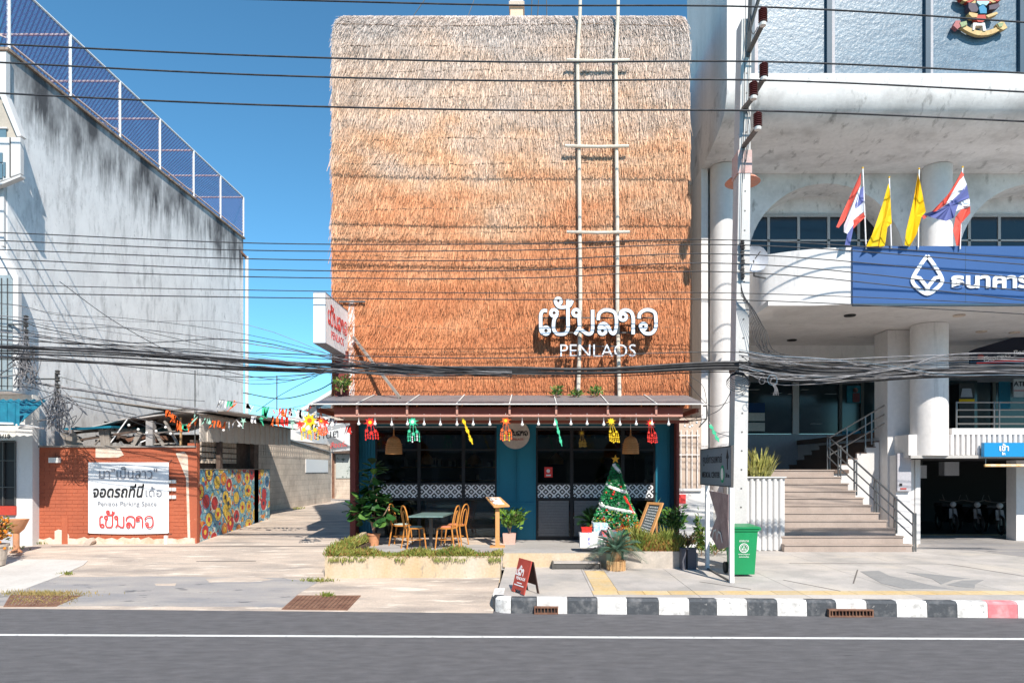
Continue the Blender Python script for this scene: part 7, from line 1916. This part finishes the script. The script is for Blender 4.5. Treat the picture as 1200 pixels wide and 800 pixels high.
# flags on the balcony
def flag(label, px, pytop, pybot, Y, regs, pole_m, lean=0):
    t = thing("flag", label, "flag", P(px, 292, Y), group="flags on the bank balcony")
    MB().tube([P(px + lean, 292, Y), P(px, pytop, Y)], .016, 6).build("pole", pole_m, t)
    MB().ball(P(px, pytop - 1, Y), .022, 8, 5).build("finial", m_yelflag, t)
    for i, (poly, m) in enumerate(regs):
        mb = MB(); n = len(poly)
        c = Vector((sum(p[0] for p in poly) / n, sum(p[1] for p in poly) / n, 0))
        pts = []
        for j in range(n):
            a = poly[j]; b = poly[(j + 1) % n]
            for k in range(4):
                u = k / 4; x = a[0] + (b[0] - a[0]) * u; y = a[1] + (b[1] - a[1]) * u
                pts.append((x, y))
        vs = [P(x, y, Y - .10 - .05 * math.sin((x * .45 + y * .12)) + .002 * i) for x, y in pts]
        cc = P(c.x, c.y, Y - .10 - .05 * math.sin(c.x * .45 + c.y * .12) + .002 * i); m_ = len(vs)
        mb.add(vs + [cc] + [v + YA * .006 for v in vs] + [cc + YA * .006], [(k, (k + 1) % m_, m_) for k in range(m_)] + [(m_ + 1 + k, 2 * m_ + 1, m_ + 1 + (k + 1) % m_) for k in range(m_)] + [(k, m_ + 1 + k, m_ + 1 + (k + 1) % m_, (k + 1) % m_) for k in range(m_)])
        mb.build("stripe" if len(regs) > 2 else "cloth", m, t, recalc=False)
YFg = 15.4
flag("red, white and blue flag hanging limp, leftmost of the four on the bank balcony", 1011, 198, 290, YFg,
     [([(1009, 202), (1008.6, 216), (990, 258), (983, 267), (980, 266), (986, 252), (1003, 215)], m_flagr), ([(1008.6, 217), (1008, 222), (1001, 262), (993, 274), (989, 272), (989, 264), (1000, 238)], m_flagw),
      ([(1012, 218), (1012, 236), (1003, 246), (1002, 240), (1008, 222)], m_flagb), ([(1012, 237), (1012, 248), (1001, 257), (1002, 246)], m_flagw), ([(1012, 249), (1014, 254), (1000, 268), (999.5, 258)], m_flagr), ([(1001, 262), (998, 278), (996, 288), (990, 287), (993, 274)], m_flagb)], m_whp, 4)
flag("plain yellow flag hanging folded, left of the two yellow ones on the bank balcony", 1042, 209, 290, YFg,
     [([(1041, 215), (1043, 222), (1045, 262), (1040, 266), (1037, 288), (1015, 289), (1022, 275), (1034, 240)], m_yelflag), ([(1041.5, 216), (1041, 250), (1036, 289), (1030, 289), (1036, 250)], mat("flag_yellow_fold_shade", (.78, .46, .0)))], m_whp, 2.5)  # deeper yellow patch paints the shade of the fold onto the cloth
flag("plain yellow flag hanging folded, right of the two yellow ones on the bank balcony", 1077, 199, 290, YFg,
     [([(1076, 203), (1080, 222), (1085, 248), (1080, 254), (1074, 275), (1066, 289), (1060, 287), (1062, 270), (1071, 232)], m_yelflag), ([(1076.5, 206), (1078, 230), (1075, 262), (1068, 282), (1072, 250)], MATS["flag_yellow_fold_shade"])], m_whp, -1)
flag("red, white and blue flag blown out wide, rightmost of the four on the bank balcony", 1128, 197, 290, YFg,
     [([(1127, 201), (1130, 205), (1118, 222), (1108, 240), (1098, 247), (1090, 250), (1105, 236), (1118, 218)], m_flagr), ([(1128.5, 205), (1133, 216), (1130, 222), (1112, 238), (1106, 241), (1118, 222)], m_flagw),
      ([(1133, 216), (1136, 232), (1124, 236), (1118, 255), (1109, 259), (1096, 256), (1082, 251), (1098, 248), (1112, 238), (1126, 226)], m_flagb), ([(1136, 233), (1137, 241), (1124, 246), (1120, 248), (1123, 238)], m_flagw),
      ([(1137, 242), (1137, 250), (1129, 254), (1123, 264), (1125, 288), (1121, 288), (1117, 270), (1120, 254), (1126, 246)], m_flagr), ([(1078, 251), (1087, 253), (1083, 257)], m_flagr)], m_whp, -3)

# royal style emblem on the blue-grey cladding
em = thing("relief_emblem", "painted relief emblem with a cream scroll on the bank's blue-grey cladding", "emblem", P(1147, 48, YF))
YE = YF - .02
def ep(a, b): return P(1100 + a / 12, b / 12, YE)
def erel(poly, m, name, t=.08, lift=0.): return MB().prism([ep(a, b) - YA * lift for a, b in poly], (0, t, 0)).build(name, m, em)
sc_ = [(190 + 0, 380), (250, 330), (300, 380), (400, 450), (520, 490), (620, 495), (720, 470), (810, 420), (870, 370), (920, 330), (960, 400), (880, 440), (780, 510), (680, 550), (560, 555), (440, 520), (340, 460), (260, 415)]
pts_t = crom([(285, 385, 0), (400, 455, 0), (520, 498, 0), (640, 500, 0), (760, 465, 0), (880, 390, 0)], 4)
mb = MB(); q = [(p.x, -p.y) for p in pts_t]; ribbon(mb, q, 62, .08, (P(1100, 0, YE + .08), XA * (YE / 800 / 12), ZA * (YE / 800 / 12), -YA)); mb.build("scroll", m_cream, em)
erel([(200, 370), (235, 300), (300, 300), (300, 385), (255, 420)], m_redp if False else m_pinkr, "scroll_end", .1, .02); erel([(285, 330), (380, 310), (390, 360), (310, 395)], m_leafy if False else mat("pale_green_relief", (.30, .36, .20)), "scroll_fold", .1, .03)
erel([(800, 350), (900, 300), (960, 400), (900, 430), (830, 400)], m_cream, "scroll_end", .1, .02); erel([(810, 345), (900, 335), (880, 390), (840, 395)], MATS["pale_green_relief"], "scroll_fold", .1, .035)
erel([(480, 330), (640, 330), (660, 440), (620, 445), (610, 370), (510, 370), (500, 430), (470, 430)], m_palec, "claws", .1, .02)
erel([(520, 230), (640, 225), (650, 290), (600, 330), (540, 325), (500, 280)], m_redr, "waist_cloth", .12, .04)
erel([(410, 195), (450, 200), (530, 215), (520, 265), (450, 265), (405, 225)], m_cream, "foot", .12, .05); erel([(640, 240), (700, 220), (790, 190), (815, 215), (760, 240), (680, 270)], m_cream, "foot", .12, .05)
erel([(540, 130), (600, 90), (650, 150), (650, 215), (560, 215)], m_blur, "sash", .14, .06); erel([(520, 60), (560, 100), (600, 80), (650, 100), (690, 60), (690, 40), (520, 40)], mat("aqua_relief", (.4, .6, .6)), "sash_tails", .12, .05)
erel([(400, 60), (500, 70), (540, 150), (520, 190), (440, 190), (400, 130)], m_plum, "thigh", .14, .05); erel([(690, 100), (820, 70), (840, 110), (780, 150), (690, 160)], m_plum, "thigh", .14, .05)
for k in range(14):
    a = math.pi * (k / 13); r0, r1 = 90, 330; c_ = (590, -60)
    d1 = a - .09; d2 = a + .09
    erel([(c_[0] + r0 * math.cos(d1), c_[1] + r0 * .5 * math.sin(d1)), (c_[0] + r1 * math.cos(d1), c_[1] + .38 * r1 * math.sin(d1)), (c_[0] + r1 * math.cos(d2), c_[1] + .38 * r1 * math.sin(d2)), (c_[0] + r0 * math.cos(d2), c_[1] + r0 * .5 * math.sin(d2))],
         m_redr if k % 2 else m_cream, "feather", .10, .02)
erel([(500, -60), (690, -60), (680, 35), (520, 35)], m_pinkr, "body", .14, .04)
erel([(540, -300), (640, -300), (690, -60), (500, -60)], m_redr, "torso", .14, .045)

# ============================================================ CABLES
def cable(label, pts, r, m=None, group="overhead cables", k=6, name="overhead_cable"):
    o = MB().tube(crom([P(a, b, Y) for a, b, Y in pts], k), r, 5).build(name, m or m_cable, recalc=False)
    return tag(o, label, "cable", group)
HVg = "high-voltage wires along the street"
ymid = 12.9
cable("uppermost high-voltage wire, skimming above the top edge of the thatch", [(-260, -14, ymid), (320, 0, ymid), (600, 6.5, ymid), (894, 8.5, ymid), (1200, 26.5, ymid), (1500, 50, ymid)], .016, group=HVg)
cable("second high-voltage wire from the top, on the outermost insulator at mid height", [(-300, 37, ymid), (0, 52, ymid), (300, 65.5, ymid), (600, 73, ymid), (895, 72.5, ymid), (1200, 86, ymid), (1500, 104, ymid)], .017, group=HVg)
cable("third high-voltage wire from the top, on the short inner insulator", [(-300, 58, ymid), (0, 73.5, ymid), (300, 88, ymid), (600, 95, ymid), (883, 94, ymid), (1200, 108, ymid), (1500, 127, ymid)], .017, group=HVg)
cable("lowest of the four high-voltage wires, on the lowest insulator", [(-300, 92, ymid), (0, 109.5, ymid), (300, 123, ymid), (600, 129.5, ymid), (888, 130, ymid), (1200, 142.5, ymid), (1500, 158, ymid)], .018, group=HVg)
LV = [((-300, 262), (0, 272.5), (300, 285), (600, 286), (868, 281.5), (1200, 303), (1500, 325)), ((-300, 270), (0, 282), (300, 293.5), (600, 293.5), (869, 287), (1200, 310), (1500, 335)), ((-300, 282), (0, 292.5), (300, 303.5), (600, 305), (869, 298), (1200, 326), (1500, 352)),
      ((-300, 290), (0, 303.5), (300, 316), (600, 317), (869, 309), (1200, 341), (1500, 370)), ((-300, 300), (0, 314), (300, 324.5), (600, 326), (869, 319), (1200, 352), (1500, 384)), ((-300, 324), (0, 333.5), (300, 340), (600, 343.5), (868, 343.5), (1200, 357), (1500, 375)), ((-300, 332), (0, 342.5), (300, 348.5), (600, 351), (868, 351.5), (1200, 368), (1500, 390))]
names = ["topmost", "second", "third", "fourth", "fifth", "sixth", "seventh and lowest"]
for i, l in enumerate(LV): cable(f"{names[i]} of the seven thin parallel wires crossing the middle of the thatch", [(a, b, 13.45) for a, b in l], .0105 if i != 5 else .0085, group="low-voltage wires crossing the thatch")
YC = 13.3
comm = [((-300, 385), (0, 398), (150, 405), (300, 413), (450, 418), (600, 419), (860, 412), (1000, 426), (1200, 418)),
        ((-300, 392), (0, 405), (150, 411), (300, 423), (450, 429), (600, 431), (700, 432), (860, 424), (960, 434), (1080, 433), (1200, 434)),
        ((-300, 396), (0, 407), (150, 414), (300, 424), (450, 430), (600, 432.5), (720, 433), (860, 427), (960, 438), (1080, 436), (1200, 436)),
        ((-300, 404), (0, 414), (150, 420), (300, 431), (450, 433), (600, 435), (720, 436), (860, 430), (960, 442), (1080, 438), (1200, 436.5)),
        ((-300, 410), (0, 418), (150, 426), (300, 433), (450, 436.5), (600, 438), (720, 437), (860, 433), (960, 446), (1080, 441), (1200, 438)),
        ((-300, 400), (0, 411), (150, 417), (300, 426), (450, 434), (600, 436.5), (720, 435), (860, 429), (960, 440), (1080, 437), (1200, 435)),
        ((-300, 413), (0, 421), (150, 428), (300, 434), (450, 438.5), (600, 441), (720, 440), (860, 436), (960, 449), (1080, 443), (1200, 440))]
thk = [.010, .026, .024, .020, .022, .014, .010]
lbl = ["thin upper cable riding above the thick cable bundle below the sign letters", "thick black cable forming the top of the cable bundle", "thick black cable second in the bundle", "black cable in the middle of the bundle", "sagging black cable low in the bundle", "medium black cable twisting through the bundle", "thin cable hanging lowest under the bundle"]
cms = [m_cable, m_cable, m_cable, m_cable, m_cable, m_cable, m_cable]
for i, l in enumerate(comm): cable(lbl[i], [(a, b + (random.uniform(-.5, .5)), YC + .02 * i) for a, b in l], thk[i], cms[i], "communication cable bundle")
# many loose communication cables right of the pole (one by one)
for i in range(18):
    y0 = random.uniform(405, 436); y1 = y0 + random.uniform(2, 12); ye = random.uniform(414, 440) if i < 12 else random.uniform(424, 438)
    xs_ = [866, 900 + random.uniform(-10, 20), 960 + random.uniform(-20, 20), 1040 + random.uniform(-20, 20), 1110, 1210, 1400]
    l = [(xs_[0], y0), (xs_[1], y1 + random.uniform(-4, 5)), (xs_[2], y1 + random.uniform(0, 7)), (xs_[3], (y1 + ye) / 2 + random.uniform(0, 7)), (xs_[4], ye + random.uniform(-2, 3)), (xs_[5], ye), (xs_[6], ye + 10)]
    cable("one of many loose cables fanning out to the right of the utility pole", [(a, b, YC - .15 + .013 * i) for a, b in l], random.choice([.005, .006, .008, .011]), random.choice([m_cable, m_cableg, m_cableg, m_cableg, m_cableb]), "loose cables right of the pole", 4)
for i in range(16):
    y0 = random.uniform(352, 412); l = [(-200, y0 - random.uniform(5, 20)), (0, y0), (60 + random.uniform(-20, 20), y0 + random.uniform(4, 14)), (150, y0 + random.uniform(10, 30)), (290, min(y0 + random.uniform(20, 50), 447)), (450, random.uniform(424, 440)), (600, random.uniform(431, 442))]
    cable("one of many loose cables drooping across the left building's wall", [(a, b, YC - .1 + .015 * i) for a, b in l], random.choice([.005, .006, .009]), random.choice([m_cable, m_cableg]), "loose cables left of the thatch", 5)
for i in range(9):
    y1 = random.uniform(405, 432); l = [(868, 330 + i * 2), (872 + i * 1.2, 352 + i), (880 + i * 2.2, 380 + i), (890 + i * 3, y1), (930 + i * 9, y1 + random.uniform(4, 12))]
    cable("one of the thin wires dropping from the pole's rack to the cable bundle", [(a, b, PYc - .2 + .01 * i) for a, b in l], .006, m_cable, "drop wires beside the pole", 4)
for lab, l, Y, r in (("long wire sagging from the left building down over the alley", [(70, 330), (140, 380), (230, 425), (330, 445), (400, 432)], 14.2, .008), ("thick grey cable slanting down the left building towards the shed roof", [(28, 446), (70, 453), (130, 462), (190, 473), (255, 482)], 14.8, .03),
                     ("thin wire slanting over the shed roof to the left building", [(75, 470), (120, 482), (170, 492), (200, 500)], 15.0, .008), ("thin wire curving across the alley sky toward the awning", [(285, 460), (330, 467), (370, 458), (393, 446)], 15.0, .012),
                     ("wire crossing the alley sky under the cable bundle", [(250, 440), (300, 450), (350, 444), (395, 428)], 14.4, .007), ("wire slanting up from the bunting to the building corner", [(300, 482), (330, 462), (372, 440)], 14.4, .007),
                     ("thin line running from the bracket on the blank wall down to the right", [(65, 440), (150, 462), (240, 470)], 14.7, .006), ("wire along the left building at awning level", [(0, 452), (40, 455), (90, 470), (160, 486)], 14.3, .008),
                     ("wire from the awning's right end up to the pole", [(829, 487), (845, 478), (858, 455), (866, 430)], 13.9, .008), ("thin wire curving from the bank wall to the pole", [(805, 446), (818, 462), (834, 476), (858, 470)], 14.5, .007),
                     ("wire from the thatch corner down the bank's left column", [(808, 440), (825, 455), (833, 500), (856, 512)], 14.2, .006)):
    cable(lab, [(a, b, Y) for a, b in l], r, m_cable if "grey" not in lab else m_cableg, "service wires")
# wiring brackets and tangles on the left building
for lab, a, b0_, b1_, Y, seed in (("rack of insulators and coiled wires on the left building's corner above the teal awning", 29, 372, 418, 14.6, 3), ("smaller insulator bracket with a tangle of wires right of the teal awning", 66, 436, 470, 14.8, 5)):
    t = thing("wire_bracket", lab, "wire bracket", P(a, b1_, Y)); rr = random.Random(seed)
    MB().box(X(a - 1.2, Y), X(a + 1.2, Y), Y - .02, Y + .03, Z(b1_, Y), Z(b0_, Y)).build("bar", m_dsteel, t)
    MB().bar(P(a, b0_ + 8, Y), P(a - 22 if a < 40 else a - 30, b0_ + 8, 15.0), .03).build("arm", m_dsteel, t)
    for k in range(5): MB().lathe([(.03, 0), (.055, .025), (.03, .05), (.055, .08), (.03, .1)], P(a + 1.5, b0_ + 3 + k * 8, Y - .05), 8).build("spool_insulator", m_dsteel, t)
    tg = MB()
    for k in range(16):
        p = [P(a + rr.gauss(0, 1), b0_ + rr.uniform(5, 40), Y - .05)]
        for q in range(5): p.append(P(a + rr.gauss(0, 11), b1_ + rr.uniform(-15, 38), Y - .05 - rr.random() * .2))
        tg.tube(crom(p, 5), rr.choice([.006, .008, .012]), 4)
    tag(tg.build("tangled_wires", m_cableg, t, recalc=False), kind="stuff")
cl = thing("cable_coil", "loops of spare cable hanging from the cables just right of the pole", "cable coil", P(905, 450, 13.1))
for k, (a, b, r_) in enumerate(((905, 445, 5.5), (907, 447, 4), (893, 446, 3.5), (898, 443, 4.5))):
    MB().tube([P(a + r_ * math.cos(q * .35), b + r_ * 1.1 * math.sin(q * .35), 13.1 + .01 * k + .005 * q / 10) for q in range(19)], .005, 4).build("loop", [m_cableb, m_cableg, m_cableg, m_cable][k], cl)
for k in range(4): MB().tube(crom([P(905 + k, 450, 13.1), P(908 + k, 456, 13.1), P(906 + k * 2, 463, 13.1)], 4), .006, 4).build("loose_end", m_cableg, cl)
c2 = thing("cable_coil", "dark loops of cable strapped to the front of the utility pole", "cable coil", P(866, 452, PYc - .05))
for k in range(6):
    MB().tube([P(865 + (9 + k) * math.cos(q * .35), 441 + k * 1.5 + (5 + k) * math.sin(q * .35), PYc - .06 - .012 * k) for q in range(19)], .007, 4).build("loop", m_cable, c2)

# ============================================================ BUNTING
def bunting(label, pts, Y, n, seed, cols):
    rr = random.Random(seed); t = thing("paper_bunting", label, "bunting", P(pts[0][0], pts[0][1], Y))
    path = crom([P(a, b, Y) for a, b in pts], 8); MB().tube(path, .006, 4).build("string", m_cable, t)
    for k in range(n):
        u = (k + .5) / n * (len(path) - 1); i = int(u); c = path[i].lerp(path[min(i + 1, len(path) - 1)], u - i)
        m = rr.choice(cols); mb = MB(); s = rr.uniform(.6, 1.2) * .10
        kind = rr.random()
        if kind < .4:
            a = rr.uniform(-.9, .9); d = Vector((math.sin(a), 0, -math.cos(a))); w = Vector((d.z, 0, -d.x))
            mb.prism([c, c + d * s * 1.2 + w * s * .22, c + d * s * 2.8, c + d * s * 1.1 - w * s * .12], (0, .006, 0))
            mb.prism([c - ZA * .01, c - ZA * .01 + w * s * 1.1 - ZA * s * .3, c + w * s * 1.2 - ZA * s * 1.3, c + w * s * .8 - ZA * s * .4], (0, .007, 0))
        elif kind < .7:
            star(mb, c - ZA * s, s * .9, 5, .4, .01, a0=rr.random())
            mb.tube([c - ZA * s * 1.5, c - ZA * s * 3 + XA * rr.uniform(-.08, .08)], .012, 4)
        else:
            for q in range(3):
                x = rr.uniform(-s, s); mb.prism([c + XA * x, c + XA * (x + .04), c + XA * (x + rr.uniform(-.1, .12)) - ZA * s * 2.2, c + XA * (x - .02) - ZA * s * 1.6], (0, .006, 0))
        mb.build("paper_cut", m, t)
    return t
cols_b = [m_orp, m_whp, m_redp, m_grp, m_whp, m_orp, mat('paper_pale_green', (.35, .60, .48), rough=.6)]
bunting("upper string of red, green and white cut-paper bunting over the alley mouth", [(257, 468), (290, 473), (330, 479), (365, 474), (400, 482)], 15.0, 15, 1, cols_b)
bunting("lower string of red and green paper bunting along the shed's eaves", [(228, 486), (262, 494), (295, 487), (340, 489), (372, 497)], 15.5, 15, 2, cols_b)
bunting("short string of orange and green paper bunting hanging at the shed corner", [(196, 479), (206, 486), (216, 497), (232, 488)], 15.6, 7, 4, [m_orp, m_grp, m_orp])
bunting("string of white and red paper bunting at the awning's left end", [(330, 478), (350, 480), (380, 487), (414, 500)], 13.9, 14, 8, [m_whp, m_redp, m_whp, m_whp])
# small plants growing at the thatch foot
for a, b, h_, lab in ((400, 462, 30, "bright green and yellow plant growing under the box sign"), (652, 466, 14, "small green sprig growing at the foot of the thatch below the letters"), (697, 466, 13, "dark green sprig growing at the foot of the thatch between the ladder poles"), (675, 466, 8, "tiny yellow-green sprig at the foot of the left ladder pole")):
    s = 14.8 / 800
    bush("thatch_weed", lab, P(a, b, 14.8), None, 150 if h_ > 20 else 80, h_ * s, (10 if h_ > 20 else 7) * s, m_leaf, .045, .10, m_leafy, "plant", 5)

# ============================================================ OPPOSITE SIDE OF THE STREET (what the windows reflect)
for i, (x0, x1, h, c) in enumerate(((-26, -13.2, 9.5, (.40, .37, .33)), (-13, -1.2, 8.2, (.34, .33, .33)), (-1, 11.8, 9.8, (.42, .38, .33)), (12, 27, 8.6, (.36, .36, .38)))):
    lab = ["cream shophouse row across the road, leftmost when facing away from the thatch", "grey shophouse row across the road directly opposite the alley", "tan shophouse row across the road opposite the restaurant", "bluish shophouse row across the road opposite the bank"][i]
    t = thing("opposite_shophouse", lab, "shophouse", ((x0 + x1) / 2, -12, 0))
    MB().box(x0, x1, -20, -12, 0, h).build("wall", mat("opposite_wall_%d" % i, c), t)
    MB().box(x0, x1, -12, -10.8, 3.3, 3.5).build("awning", m_shed, t)
    k = x0 + .6
    while k + 2.6 < x1:
        MB().box(k, k + 2.6, -11.98, -11.94, 0.1, 2.9).build("shutter", m_dsteel, t)
        for z in (4.3, 6.6): MB().box(k + .4, k + 2.2, -11.98, -11.94, z, z + 1.4).build("window", m_tealgrey, t)
        k += 3.1
MB().slab([(-60, -11.9, .15), (60, -11.9, .15), (60, -9.0, .15), (-60, -9.0, .15)], .2).build("far_pavement", m_pave)["kind"] = "structure"
